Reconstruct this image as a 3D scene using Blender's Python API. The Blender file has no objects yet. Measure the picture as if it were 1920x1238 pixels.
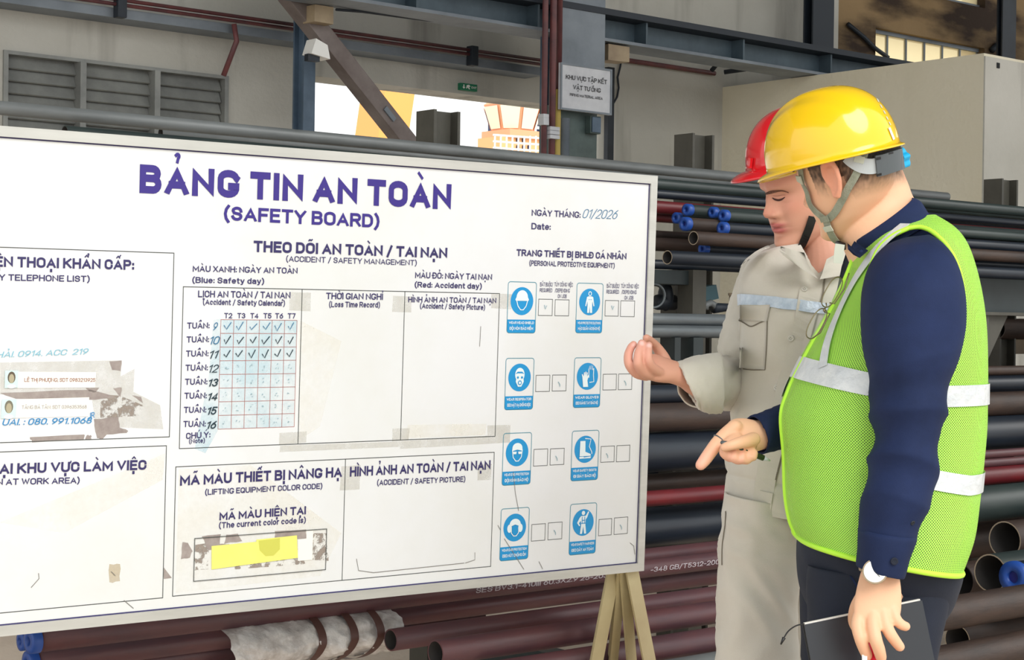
import bpy, bmesh, math, random
import numpy as np
from mathutils import Vector, Matrix, noise
from mathutils.bvhtree import BVHTree

# ------------------------------------------------------------------ camera, sky, exposure
FPX = 3187.24
YAW, PITCH, ROLL = 0.6994454, 0.0059192, 0.0130010
CAMP = Vector((0.0, 0.0, 1.30))
_F = Vector((math.sin(YAW)*math.cos(PITCH), math.cos(YAW)*math.cos(PITCH), -math.sin(PITCH)))
_R0 = Vector((math.cos(YAW), -math.sin(YAW), 0.0))
_U0 = _R0.cross(_F)
CR = (math.cos(ROLL)*_R0 + math.sin(ROLL)*_U0).normalized()
CU = (-math.sin(ROLL)*_R0 + math.cos(ROLL)*_U0).normalized()
CF = _F.normalized()
SC = bpy.context.scene
COL = SC.collection
cam_data = bpy.data.cameras.new('camera')
cam_data.sensor_width = 36.0
cam_data.sensor_fit = 'HORIZONTAL'
cam_data.lens = FPX/1920.0*36.0
cam_data.clip_end = 500
cam = bpy.data.objects.new('camera', cam_data)
COL.objects.link(cam)
m = Matrix.Identity(4)
for i in range(3):
    m[i][0] = CR[i]; m[i][1] = CU[i]; m[i][2] = -CF[i]; m[i][3] = CAMP[i]
cam.matrix_world = m
SC.camera = cam
SC.view_settings.view_transform = 'Standard'
SC.view_settings.look = 'None'
SC.view_settings.gamma = 1.0
SC.view_settings.use_curve_mapping = False
SC.view_settings.exposure = 0.35
W = bpy.data.worlds.new('overcast_sky')
SC.world = W
W.use_nodes = True
_n = W.node_tree.nodes; _l = W.node_tree.links
_n.clear()
_o = _n.new('ShaderNodeOutputWorld'); _b = _n.new('ShaderNodeBackground')
_t = _n.new('ShaderNodeTexCoord'); _s = _n.new('ShaderNodeSeparateXYZ'); _r = _n.new('ShaderNodeValToRGB')
_l.new(_t.outputs['Generated'], _s.inputs[0]); _l.new(_s.outputs['Z'], _r.inputs[0])
_r.color_ramp.elements[0].position = 0.0; _r.color_ramp.elements[0].color = (0.97, 0.97, 0.95, 1)
_r.color_ramp.elements[1].position = 0.6; _r.color_ramp.elements[1].color = (0.90, 0.96, 1.0, 1)
_l.new(_r.outputs[0], _b.inputs[0]); _b.inputs[1].default_value = 1.15
_l.new(_b.outputs[0], _o.inputs[0])
sun_data = bpy.data.lights.new('sun', 'SUN'); sun_data.energy = 1.7; sun_data.angle = math.radians(40)
sun_data.color = (1.0, 0.97, 0.92)
sun = bpy.data.objects.new('sun', sun_data); COL.objects.link(sun)
sun.rotation_euler = (math.radians(50), 0, math.radians(-14))

# ------------------------------------------------------------------ helpers
random.seed(7)
EX, EY, EZ = Vector((1, 0, 0)), Vector((0, 1, 0)), Vector((0, 0, 1))
def ray(px, py): return CF + CR*((px-960.0)/FPX) - CU*((py-619.0)/FPX)
def atD(px, py, d): return CAMP + ray(px, py)*d
def atY(px, py, Y): r = ray(px, py); return CAMP + r*((Y-CAMP.y)/r.y)
def atX(px, py, X): r = ray(px, py); return CAMP + r*((X-CAMP.x)/r.x)
def depth(p): return (p-CAMP).dot(CF)
def toPx(p):
    q = p-CAMP; d = q.dot(CF); return 960+FPX*q.dot(CR)/d, 619-FPX*q.dot(CU)/d
def pxm(d): return d/FPX
def lin(c):
    return tuple((x/255/12.92 if x/255 <= .04045 else ((x/255+.055)/1.055)**2.4) for x in c)

def obj(name, verts, faces, mat=None, parent=None, smooth=True, uvs=None, mats=None, fmat=None):
    me = bpy.data.meshes.new(name)
    me.from_pydata([tuple(v) for v in verts], [], faces)
    if mat is not None: me.materials.append(mat)
    if mats:
        for q in mats: me.materials.append(q)
        if fmat: me.polygons.foreach_set('material_index', fmat)
    if smooth: me.polygons.foreach_set('use_smooth', [True]*len(me.polygons))
    if uvs is not None:
        uvl = me.uv_layers.new(name='UVMap')
        for lp in me.loops: uvl.data[lp.index].uv = uvs[lp.vertex_index]
    me.update()
    o = bpy.data.objects.new(name, me); COL.objects.link(o)
    if parent is not None: o.parent = parent
    return o
def empty(name, loc):
    o = bpy.data.objects.new(name, None); COL.objects.link(o); o.location = loc
    o.empty_display_size = .05
    return o
def child(o, root):
    """parent a mesh made in world coordinates to a root Empty"""
    o.parent = root; o.matrix_parent_inverse = Matrix.Translation(-Vector(root.location)) ; return o
def tag(o, label=None, cat=None, group=None, kind=None):
    if label: o['label'] = label
    if cat: o['category'] = cat
    if group: o['group'] = group
    if kind: o['kind'] = kind
    return o

class MB:
    """collects shapes into one mesh"""
    def __init__(s): s.v = []; s.f = []
    def add(s, vs, fs):
        b = len(s.v); s.v += [Vector(q) for q in vs]; s.f += [tuple(i+b for i in f) for f in fs]; return s
    def obox(s, c, ax, h, bev=0.0):
        """oriented box: centre, three unit axes, half sizes; bevelled with bev"""
        c = Vector(c); a, b, d = [Vector(q) for q in ax]
        if bev <= 0:
            vs = [c+a*h[0]*i+b*h[1]*j+d*h[2]*k for i in (-1, 1) for j in (-1, 1) for k in (-1, 1)]
            return s.add(vs, [(0, 1, 3, 2), (4, 6, 7, 5), (0, 4, 5, 1), (2, 3, 7, 6), (0, 2, 6, 4), (1, 5, 7, 3)])
        bm = bmesh.new(); bmesh.ops.create_cube(bm, size=2)
        for v in bm.verts: v.co = Vector((v.co.x*h[0], v.co.y*h[1], v.co.z*h[2]))
        bmesh.ops.bevel(bm, geom=bm.edges[:], offset=bev, segments=2, profile=.7, affect='EDGES')
        vs = [c+a*v.co.x+b*v.co.y+d*v.co.z for v in bm.verts]
        fs = [[v.index for v in f.verts] for f in bm.faces]; bm.free()
        return s.add(vs, fs)
    def box(s, lo, hi, bev=0.0):
        lo = Vector(lo); hi = Vector(hi)
        return s.obox((lo+hi)/2, (EX, EY, EZ), [(hi[i]-lo[i])/2 for i in range(3)], bev)
    def prism(s, pts, d):
        """polygon extruded along d"""
        n = len(pts); d = Vector(d)
        return s.add([Vector(p) for p in pts]+[Vector(p)+d for p in pts],
                     [tuple(range(n))[::-1], tuple(range(n, 2*n))]+[(i, (i+1) % n, (i+1) % n+n, i+n) for i in range(n)])
    def tube(s, pts, r, seg=12, cap=True, flat=1.0, up=None):
        pts = [Vector(p) for p in pts]; n = len(pts)
        rs = r if isinstance(r, (list, tuple)) else [r]*n
        vs = []; prev = None
        for i, p in enumerate(pts):
            t = (pts[min(i+1, n-1)]-pts[max(i-1, 0)]).normalized()
            if prev is None:
                a = Vector(up) if up is not None else (EZ if abs(t.z) < .9 else EX)
                u = (a-t*a.dot(t)).normalized()
            else: u = (prev-t*prev.dot(t)).normalized()
            prev = u; w = t.cross(u)
            for k in range(seg):
                an = 2*math.pi*k/seg
                vs.append(p+u*math.cos(an)*rs[i]*flat+w*math.sin(an)*rs[i])
        fs = [(i*seg+k, i*seg+(k+1) % seg, (i+1)*seg+(k+1) % seg, (i+1)*seg+k) for i in range(n-1) for k in range(seg)]
        if cap: fs += [tuple(range(seg))[::-1], tuple(range((n-1)*seg, n*seg))]
        return s.add(vs, fs)
    def sphere(s, c, r, n=10):
        c = Vector(c); vs = []; rr = r if isinstance(r, (list, tuple)) else (r, r, r)
        for i in range(n+1):
            a = math.pi*i/n
            for k in range(2*n):
                b = math.pi*k/n
                vs.append(c+Vector((math.sin(a)*math.cos(b)*rr[0], math.sin(a)*math.sin(b)*rr[1], math.cos(a)*rr[2])))
        return s.add(vs, [(i*2*n+k, (i+1)*2*n+k, (i+1)*2*n+(k+1) % (2*n), i*2*n+(k+1) % (2*n)) for i in range(n) for k in range(2*n)])
    def build(s, name, mat, parent=None, smooth=False, wp=True):
        o = obj(name, s.v, s.f, mat, None, smooth)
        if parent is not None: child(o, parent) if wp else setattr(o, 'parent', parent)
        return o

# ------------------------------------------------------------------ materials
def mat(name, rgb, rough=.6, metal=0., spec=.5, var=0., vscale=6., rgb2=None, bump=0., bscale=40., stretch=(1, 1, 1), coat=0., alpha=1., sheen=0., thr=(.35, .65)):
    M = bpy.data.materials.new(name); M.use_nodes = True
    nt = M.node_tree; N = nt.nodes; L = nt.links; P = N['Principled BSDF']
    c = (*lin(rgb), 1); P.inputs['Base Color'].default_value = c
    P.inputs['Roughness'].default_value = rough; P.inputs['Metallic'].default_value = metal
    P.inputs['Specular IOR Level'].default_value = spec
    P.inputs['Coat Weight'].default_value = coat; P.inputs['Alpha'].default_value = alpha
    P.inputs['Sheen Weight'].default_value = sheen
    if rgb2 is not None or bump > 0:
        tc = N.new('ShaderNodeTexCoord'); mp = N.new('ShaderNodeMapping'); L.new(tc.outputs['Object'], mp.inputs[0])
        mp.inputs['Scale'].default_value = stretch
    if rgb2 is not None:
        nz = N.new('ShaderNodeTexNoise'); nz.inputs['Scale'].default_value = vscale; nz.inputs['Detail'].default_value = 7
        nz.inputs['Roughness'].default_value = .62
        L.new(mp.outputs[0], nz.inputs['Vector'])
        rp = N.new('ShaderNodeValToRGB'); rp.color_ramp.elements[0].position = thr[0]; rp.color_ramp.elements[1].position = thr[1]
        rp.color_ramp.elements[0].color = c; rp.color_ramp.elements[1].color = (*lin(rgb2), 1)
        L.new(nz.outputs['Fac'], rp.inputs[0]); L.new(rp.outputs[0], P.inputs['Base Color'])
    if bump > 0:
        nb = N.new('ShaderNodeTexNoise'); nb.inputs['Scale'].default_value = bscale; nb.inputs['Detail'].default_value = 5
        L.new(mp.outputs[0], nb.inputs['Vector'])
        bp = N.new('ShaderNodeBump'); bp.inputs['Strength'].default_value = bump; bp.inputs['Distance'].default_value = .01
        L.new(nb.outputs['Fac'], bp.inputs['Height']); L.new(bp.outputs[0], P.inputs['Normal'])
    return M
def mat_wall(name, base, light, dark, streak=1.0, grain=(1, 1, .12), thr=(.52, .72)):
    M = bpy.data.materials.new(name); M.use_nodes = True
    nt = M.node_tree; N = nt.nodes; L = nt.links; P = N['Principled BSDF']; P.inputs['Roughness'].default_value = .9
    tc = N.new('ShaderNodeTexCoord')
    def nz(scale, st, det=6):
        mp = N.new('ShaderNodeMapping'); mp.inputs['Scale'].default_value = st; L.new(tc.outputs['Object'], mp.inputs[0])
        q = N.new('ShaderNodeTexNoise'); q.inputs['Scale'].default_value = scale; q.inputs['Detail'].default_value = det
        L.new(mp.outputs[0], q.inputs['Vector']); return q
    a = nz(1.1, (1, 1, 1)); b = nz(3.2, grain); c = nz(30, (1, 1, 1))
    def ramp(src, p0, p1):
        r = N.new('ShaderNodeValToRGB'); r.color_ramp.elements[0].position = p0; r.color_ramp.elements[1].position = p1
        L.new(src.outputs['Fac'], r.inputs[0]); return r
    def mix(c1, c2, fac):
        x = N.new('ShaderNodeMix'); x.data_type = 'RGBA'
        for s, v in ((6, c1), (7, c2)):
            if isinstance(v, tuple): x.inputs[s].default_value = (*lin(v), 1)
            else: L.new(v, x.inputs[s])
        L.new(fac, x.inputs[0]); return x.outputs[2]
    m1 = mix(base, light, ramp(a, .4, .65).outputs[0])
    rb = ramp(b, *thr)
    mu = N.new('ShaderNodeMath'); mu.operation = 'MULTIPLY'; mu.inputs[1].default_value = streak; L.new(rb.outputs[0], mu.inputs[0])
    m2 = mix(m1, dark, mu.outputs[0]); L.new(m2, P.inputs['Base Color'])
    bp = N.new('ShaderNodeBump'); bp.inputs['Strength'].default_value = .25; bp.inputs['Distance'].default_value = .02
    L.new(c.outputs['Fac'], bp.inputs['Height']); L.new(bp.outputs[0], P.inputs['Normal'])
    return M
M_wall = mat_wall('plaster_wall', (182, 180, 171), (198, 196, 188), (118, 114, 106), .85)
M_wall_beige = mat_wall('cream_partition', (226, 218, 194), (232, 225, 204), (210, 202, 178), .35)
M_brown_wall = mat_wall('stained_wall', (138, 114, 80), (156, 130, 94), (56, 42, 32), 1.0, (.35, 1, 1.1), (.44, .62))
M_floor = mat_wall('concrete_floor', (214, 196, 178), (224, 208, 190), (180, 162, 146), .3)
M_roof = mat('roof_sheet', (120, 126, 130), .6, rgb2=(100, 104, 108))
M_steel = mat('blue_grey_steel', (92, 112, 132), .5, .1, rgb2=(70, 88, 106), vscale=4, bump=.1)
M_steel_dark = mat('dark_steel', (40, 48, 58), .55, .1, rgb2=(28, 34, 42), vscale=4)
M_steel_light = mat('pale_steel', (128, 136, 144), .5, .2, rgb2=(106, 114, 122), vscale=3)
M_tan = mat('tan_steel', (168, 150, 122), .6, rgb2=(140, 122, 100), vscale=5)
M_brace = mat('brace_steel', (128, 118, 114), .55, .1, rgb2=(104, 92, 88), vscale=5)
M_rustred = mat('red_conduit', (112, 62, 62), .5, rgb2=(84, 52, 56), vscale=9)
M_rail = mat('rust_rail', (84, 44, 34), .7)
M_yellowpipe = mat('yellow_conduit', (196, 172, 96), .5)
M_louver = mat('louver_slats', (150, 152, 148), .55, .2, rgb2=(126, 128, 126), vscale=5)
M_dkgap = mat('dark_backing', (30, 32, 34), .9)
M_signgrey = mat('sign_panel', (208, 210, 214), .6, rgb2=(188, 190, 196), vscale=6)
M_black = mat('black_print', (28, 28, 36), .6)
M_green = mat('exit_green', (24, 120, 84), .5)
M_white = mat('white_print', (244, 244, 240), .5)
M_orange = mat('crane_orange', (255, 178, 96), .5)
M_cab = mat('crane_cab_orange', (250, 176, 132), .5)
M_cabwin = mat('crane_cab_glass', (255, 244, 216), .3)
M_navywin = mat('dark_pane', (40, 56, 96), .3)
M_pane = bpy.data.materials.new('frosted_pane'); M_pane.use_nodes = True
_nt = M_pane.node_tree; _nt.nodes.clear()
_o = _nt.nodes.new('ShaderNodeOutputMaterial'); _tr = _nt.nodes.new('ShaderNodeBsdfTranslucent'); _tp = _nt.nodes.new('ShaderNodeBsdfTransparent')
_mx = _nt.nodes.new('ShaderNodeMixShader'); _mx.inputs[0].default_value = .5
_tr.inputs[0].default_value = (*lin((255, 244, 214)), 1); _tp.inputs[0].default_value = (*lin((255, 248, 226)), 1)
_nt.links.new(_tr.outputs[0], _mx.inputs[1]); _nt.links.new(_tp.outputs[0], _mx.inputs[2]); _nt.links.new(_mx.outputs[0], _o.inputs[0])

# ------------------------------------------------------------------ stroke lettering: every letter as centre lines in a unit box
import unicodedata
def arcp(cx, cy, rx, ry, a0, a1, n=8):
    return [(cx+rx*math.cos(math.radians(a0+(a1-a0)*k/n)), cy+ry*math.sin(math.radians(a0+(a1-a0)*k/n))) for k in range(n+1)]
_oval = arcp(.5, .72, .5, .28, 0, 180)+arcp(.5, .28, .5, .28, 180, 360)
LET = {
 'A': (.68, [[(0, 0), (.5, 1), (1, 0)], [(.2, .3), (.8, .3)]]),
 'B': (.60, [[(0, 0), (0, 1), (.6, 1)]+arcp(.62, .77, .32, .23, 90, -90)[1:]+[(.0, .54)], [(.55, .54)]+arcp(.66, .27, .34, .27, 90, -90)+[(0, 0)]]),
 'C': (.60, [[(1, .68)]+arcp(.5, .72, .5, .28, 0, 180)+arcp(.5, .28, .5, .28, 180, 360)+[(1, .32)]]),
 'D': (.62, [[(0, 0), (0, 1), (.45, 1)]+arcp(.5, .6, .5, .4, 80, 0)+arcp(.5, .4, .5, .4, 0, -80)+[(.45, 0), (0, 0)]]),
 'E': (.52, [[(1, 1), (0, 1), (0, 0), (1, 0)], [(0, .52), (.88, .52)]]),
 'F': (.52, [[(1, 1), (0, 1), (0, 0)], [(0, .5), (.85, .5)]]),
 'G': (.64, [[(1, .78)]+arcp(.5, .74, .5, .26, 10, 180)+arcp(.5, .28, .5, .28, 180, 355)+[(1, .38), (.66, .38)]]),
 'H': (.62, [[(0, 0), (0, 1)], [(1, 0), (1, 1)], [(0, .52), (1, .52)]]),
 'I': (.0, [[(0, 0), (0, 1)]]),
 'J': (.44, [[(1, 1), (1, .28)]+arcp(.45, .26, .55, .26, 0, -150)]),
 'K': (.62, [[(0, 0), (0, 1)], [(.95, 1), (.05, .42)], [(.3, .58), (1, 0)]]),
 'L': (.50, [[(0, 1), (0, 0), (1, 0)]]),
 'M': (.80, [[(0, 0), (0, 1), (.5, .25), (1, 1), (1, 0)]]),
 'N': (.64, [[(0, 0), (0, 1), (1, 0), (1, 1)]]),
 'O': (.64, [_oval+[_oval[0]]]),
 'P': (.58, [[(0, 0), (0, 1), (.6, 1)]+arcp(.66, .73, .34, .27, 90, -90)+[(0, .46)]]),
 'Q': (.64, [_oval+[_oval[0]], [(.6, .25), (1, -.05)]]),
 'R': (.60, [[(0, 0), (0, 1), (.6, 1)]+arcp(.66, .74, .34, .26, 90, -90)+[(0, .48)], [(.55, .48), (1, 0)]]),
 'S': (.58, [[(.96, .74)]+arcp(.5, .74, .46, .26, 20, 190)+arcp(.5, .74, .46, .22, 190, 250, 3)+arcp(.5, .27, .48, .24, 70, 0, 4)+arcp(.5, .27, .48, .27, 0, -170)]),
 'T': (.60, [[(0, 1), (1, 1)], [(.5, 1), (.5, 0)]]),
 'U': (.62, [[(0, 1), (0, .3)]+arcp(.5, .3, .5, .3, 180, 360)+[(1, 1)]]),
 'V': (.66, [[(0, 1), (.5, 0), (1, 1)]]),
 'W': (.92, [[(0, 1), (.25, 0), (.5, .85), (.75, 0), (1, 1)]]),
 'X': (.62, [[(0, 1), (1, 0)], [(1, 1), (0, 0)]]),
 'Y': (.64, [[(0, 1), (.5, .45), (1, 1)], [(.5, .45), (.5, 0)]]),
 'Z': (.58, [[(0, 1), (1, 1), (0, 0), (1, 0)]]),
 '0': (.54, [_oval+[_oval[0]]]),
 '1': (.26, [[(0, .78), (.9, 1), (.9, 0)]]),
 '2': (.52, [arcp(.5, .72, .5, .28, 170, 0)+[(.95, .55), (0, 0), (1, 0)]]),
 '3': (.52, [arcp(.48, .75, .46, .25, 160, -80), arcp(.48, .28, .52, .26, 80, -160)]),
 '4': (.56, [[(.75, 0), (.75, 1), (0, .26), (1, .26)]]),
 '5': (.52, [[(.92, 1), (.1, 1), (.05, .54)]+arcp(.48, .32, .52, .32, 130, -160)]),
 '6': (.54, [[(.8, 1), (.3, .7)]+arcp(.5, .32, .5, .32, 160, 520, 16)]),
 '7': (.50, [[(0, 1), (1, 1), (.35, 0)]]),
 '8': (.54, [arcp(.5, .76, .42, .24, 0, 360, 14), arcp(.5, .27, .5, .27, 0, 360, 14)]),
 '9': (.54, [arcp(.5, .68, .5, .32, -20, 340, 16)+[(.7, .3), (.2, 0)]]),
 '(': (.20, [[(1, 1.12), (.3, .85), (0, .45), (.3, .05), (1, -.22)]]),
 ')': (.20, [[(0, 1.12), (.7, .85), (1, .45), (.7, .05), (0, -.22)]]),
 '/': (.36, [[(0, -.12), (1, 1.05)]]),
 ':': (.0, [[(0, .06), (0, .1)], [(0, .58), (0, .62)]]),
 ';': (.0, [[(0, -.1), (0, .1)], [(0, .58), (0, .62)]]),
 '.': (.0, [[(0, .0), (0, .04)]]),
 '-': (.30, [[(0, .4), (1, .4)]]),
 'a': (.44, [[(.05, .62)]+arcp(.5, .5, .5, .22, 120, 0)+[(1, 0)], [(1, .42)]+arcp(.45, .21, .45, .2, 90, 270)+[(1, .12)]]),
 'c': (.42, [[(1, .5)]+arcp(.5, .36, .5, .36, 50, 310)]),
 'd': (.46, [[(1, 1), (1, 0)], arcp(.5, .36, .5, .36, 0, 360, 14)]),
 'e': (.46, [[(0, .36), (1, .36)]+arcp(.5, .36, .5, .36, 0, 310, 12)[1:]]),
 'f': (.28, [[(1, 1), (.7, .98), (.45, .8), (.45, 0)], [(0, .66), (1, .66)]]),
 'h': (.44, [[(0, 0), (0, 1)], [(0, .45)]+arcp(.5, .45, .5, .27, 180, 0)+[(1, 0)]]),
 'i': (.0, [[(0, 0), (0, .7)], [(0, .93), (0, .97)]]),
 'l': (.0, [[(0, 0), (0, 1)]]),
 'm': (.74, [[(0, 0), (0, .72)], [(0, .45)]+arcp(.25, .45, .25, .27, 180, 0)+[(.5, 0)], [(.5, .45)]+arcp(.75, .45, .25, .27, 180, 0)+[(1, 0)]]),
 'n': (.44, [[(0, 0), (0, .72)], [(0, .45)]+arcp(.5, .45, .5, .27, 180, 0)+[(1, 0)]]),
 'o': (.46, [arcp(.5, .36, .5, .36, 0, 360, 14)]),
 'r': (.24, [[(0, 0), (0, .72)], [(0, .42), (.4, .68), (1, .7)]]),
 's': (.38, [[(.95, .58)]+arcp(.5, .54, .45, .18, 30, 240, 6)+arcp(.5, .18, .48, .18, 60, -160, 7)]),
 't': (.26, [[(.4, .95), (.4, .14), (.65, 0), (1, 0)], [(0, .7), (1, .7)]]),
 'u': (.44, [[(0, .72), (0, .27)]+arcp(.5, .27, .5, .27, 180, 360)+[(1, .72)], [(1, .3), (1, 0)]]),
 'y': (.46, [[(0, .72), (.52, .05)], [(1, .72), (.42, -.22), (.1, -.24)]]),
}
ACC = {'\u0300': [[(-.10, 1.34), (.06, 1.17)]], '\u0301': [[(.10, 1.34), (-.06, 1.17)]],
       '\u0302': [[(-.15, 1.16), (0, 1.32), (.15, 1.16)]], '\u0303': [[(-.16, 1.18), (-.07, 1.27), (.06, 1.19), (.16, 1.28)]],
       '\u0306': [arcp(0, 1.3, .14, .13, 180, 360, 6)], '\u0309': [arcp(0, 1.36, .07, .07, 150, -60, 6)+[(0, 1.17)]],
       '\u0323': [[(0, -.28), (0, -.20)]], '\u031b': [[(.0, 0), (.1, .08), (.12, .2)]]}
glyph_cache = {}
def _stroke(P_, w, V, F):
    pts = [Vector(p) for p in P_]; q = [pts[0]]
    for p in pts[1:]:
        if (p-q[-1]).length > 1e-5: q.append(p)
    if len(q) < 2: return
    closed = (q[0]-q[-1]).length < 1e-4 and len(q) > 3
    if closed: q = q[:-1]
    else:
        q[0] = q[0]-(q[1]-q[0]).normalized()*w/2; q[-1] = q[-1]+(q[-1]-q[-2]).normalized()*w/2
    n = len(q); b = len(V); lv = (int(V[-1][2])+1) % 6 if V else 0
    for i in range(n):
        d1 = (q[i]-q[i-1]).normalized() if (closed or i > 0) else None
        d2 = (q[(i+1) % n]-q[i]).normalized() if (closed or i < n-1) else None
        d1 = d1 or d2; d2 = d2 or d1
        n1 = Vector((-d1.y, d1.x)); n2 = Vector((-d2.y, d2.x)); mm = n1+n2
        if mm.length < .2: mm = n1
        mm.normalize(); k = w/2/max(.42, mm.dot(n1))
        e_ = lv+.9*i/n; V.append((*(q[i]+mm*k), e_)); V.append((*(q[i]-mm*k), e_))
    for i in range(n if closed else n-1):
        j = (i+1) % n; F.append((b+2*i, b+2*i+1, b+2*j+1, b+2*j))
def text_mesh(s, wt=.16, shear=0.0, space=.1):
    cache_id = (s, wt, shear, space)
    if cache_id in glyph_cache: return glyph_cache[cache_id]
    V = []; F = []; x = 0.0
    for ch in s:
        if ch == ' ': x += .26+wt*.3; continue
        dd = unicodedata.normalize('NFD', ch); base = dd[0]; bar = False
        if base == 'Đ': base, bar = 'D', True
        W_, st = LET[base]; wx = W_*(.86+.9*wt) if W_ > 0 else 0; h = 1-wt
        def mp(p): return (x+wt/2+p[0]*wx+shear*p[1], wt/2+p[1]*h)
        v0_ = len(V)
        for L_ in st: _stroke([mp(p) for p in L_], wt, V, F)
        if base.isupper() or base.isdigit() and wt > .12:
            for i_ in range(v0_, len(V)): V[i_] = (V[i_][0], min(1., max(0., V[i_][1])), V[i_][2])
        if bar: _stroke([(x-.08, .5), (x+wx*.55, .5)], wt*.8, V, F)
        cx = x+wt/2+wx/2; up = [a for a in dd[1:] if a in '\u0300\u0301\u0309\u0303'] ; hat = '\u0302' in dd or '\u0306' in dd
        for a in dd[1:]:
            for L_ in ACC[a]:
                if a == '\u031b': pp = [(x+wt/2+wx+.06+p[0]+shear, .84+p[1]) for p in L_]
                elif a == '\u0323': pp = [(cx+p[0], p[1]) for p in L_]
                elif hat and a in up: pp = [(cx+.17+p[0]*.7+shear, p[1]*.8+.33) for p in L_]
                else: pp = [(cx+p[0]+shear, p[1]) for p in L_]
                _stroke(pp, min(wt*.8, .12) if a != '\u0323' else wt*1.1, V, F)
        x += wx+wt+space
    glyph_cache[cache_id] = (V, F); return V, F

# ------------------------------------------------------------------ the setting
YW = 9.0                                    # inner face of the back wall
def X_at(px, Y=YW, py=300): return atY(px, py, Y).x
def Z_at(px, py, Y=YW): return atY(px, py, Y).z
fl = MB().box((-8, -9, -.2), (26, 14, 0)).build('floor', M_floor); tag(fl, kind='structure')
rf = MB().box((-8, -1.5, 7.4), (26, 9.4, 7.6)).build('ceiling', M_roof); tag(rf, kind='structure')
XL = -6.0
x_l0, x_l1 = X_at(8), X_at(421)             # louvre window
x_o0, x_o1 = X_at(588), X_at(1150)          # tall doorway to the yard
x_col = X_at(1572, YW, 40)
z_door = Z_at(800, 168)
z_lo, z_hi = Z_at(420, 236), Z_at(200, 123)
z_lo = 2.25
wb = MB()
T = .25
wb.box((XL, YW, z_hi), (x_o0, YW+T, 7.5))
wb.box((XL, YW, 0), (X_at(-60), YW+T, z_hi))
wb.box((x_l1, YW, 0), (x_o0, YW+T, z_hi))
wb.box((X_at(-60), YW, 2.3), (x_l0, YW+T, z_hi))
wb.box((x_o0, YW, z_door), (x_o1, YW+T, 7.5))
wb.box((x_o1, YW, 0), (x_col, YW+T, 7.5))
wb.build('wall_back', M_wall); tag(bpy.data.objects['wall_back'], kind='structure')
# stained wall beyond the column, with the strip window
wy0, wy1 = X_at(1642, YW, 60), X_at(1846, YW, 90)
wz1 = Z_at(1700, 62.5); wz0 = wz1-.62
v0, v1 = X_at(1766, YW, 5), X_at(1851, YW, 8)
vz0 = Z_at(1810, 7.5); vz1 = vz0+.5
ws = MB()
ws.box((x_col, YW, 0), (wy0, YW+T, 7.5)); ws.box((wy0, YW, 0), (wy1, YW+T, wz0))
ws.box((wy1, YW, 0), (26, YW+T, 7.5)); ws.box((wy0, YW, wz1), (v0, YW+T, 7.5))
ws.box((v0, YW, wz1), (wy1, YW+T, vz0)); ws.box((v0, YW, vz1), (wy1, YW+T, 7.5))
ws.build('wall_right', M_brown_wall); tag(bpy.data.objects['wall_right'], kind='structure')
# strip window: frame, six panes
win = empty('window_1', ((wy0+wy1)/2, YW+.1, wz0)); tag(win, kind='structure')
fr = MB()
fr.box((wy0, YW+.06, wz1-.03), (wy1, YW+.1, wz1)); fr.box((wy0, YW+.06, wz0), (wy1, YW+.12, wz0+.03))
for i in range(7):
    x = wy0+(wy1-wy0)*i/6; fr.box((x-.009, YW+.075, wz0+.03), (x+.009, YW+.1, wz1-.03))
fr.build('window_frame', M_steel_light, win)
for i in range(6):
    a = wy0+(wy1-wy0)*i/6+.009; b = wy0+(wy1-wy0)*(i+1)/6-.009
    MB().box((a, YW+.085, wz0+.03), (b, YW+.095, wz1-.03)).build('pane', M_pane, win)
win2 = empty('window_2', ((v0+v1)/2, YW+.1, vz0)); tag(win2, kind='structure')
MB().box((v0, YW+.06, vz0), (v1, YW+.12, vz0+.035)).build('window_frame', M_steel_light, win2)
MB().box((v0, YW+.085, vz0+.035), (v1, YW+.095, vz1)).build('pane', M_pane, win2)
# louvre window in the back wall
lv = empty('window_3', ((x_l0+x_l1)/2, YW, z_lo)); tag(lv, kind='structure')
fr = MB()
fr.box((x_l0-.015, YW-.015, z_lo), (x_l0+.012, YW+.12, z_hi)); fr.box((x_l1-.012, YW-.015, z_lo), (x_l1+.015, YW+.12, z_hi))
fr.box((x_l0-.015, YW-.015, z_hi), (x_l1+.015, YW+.12, z_hi+.02)); fr.box((x_l0-.015, YW-.015, z_lo-.03), (x_l1+.015, YW+.12, z_lo))
mulls = [X_at(149), X_at(288)]
for x in mulls: fr.box((x-.018, YW-.04, z_lo), (x+.018, YW+.1, z_hi))
fr.build('window_frame', M_louver, lv)
edges = [x_l0, mulls[0], mulls[1], x_l1]
ns = 7
for j in range(3):
    for i in range(ns):
        zz = z_lo+(z_hi-z_lo)*(i+.5)/ns; hz = (z_hi-z_lo)/ns
        MB().obox(((edges[j]+edges[j+1])/2, YW+.04, zz), (EX, Vector((0, .45, .89)).normalized(), Vector((0, -.89, .45)).normalized()),
                  ((edges[j+1]-edges[j])/2-.019, hz*.62, .006)).build('slat', M_louver, lv)
MB().box((x_l0, YW+.2, z_lo), (x_l1, YW+.22, z_hi)).build('backing', M_dkgap, lv)
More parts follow.
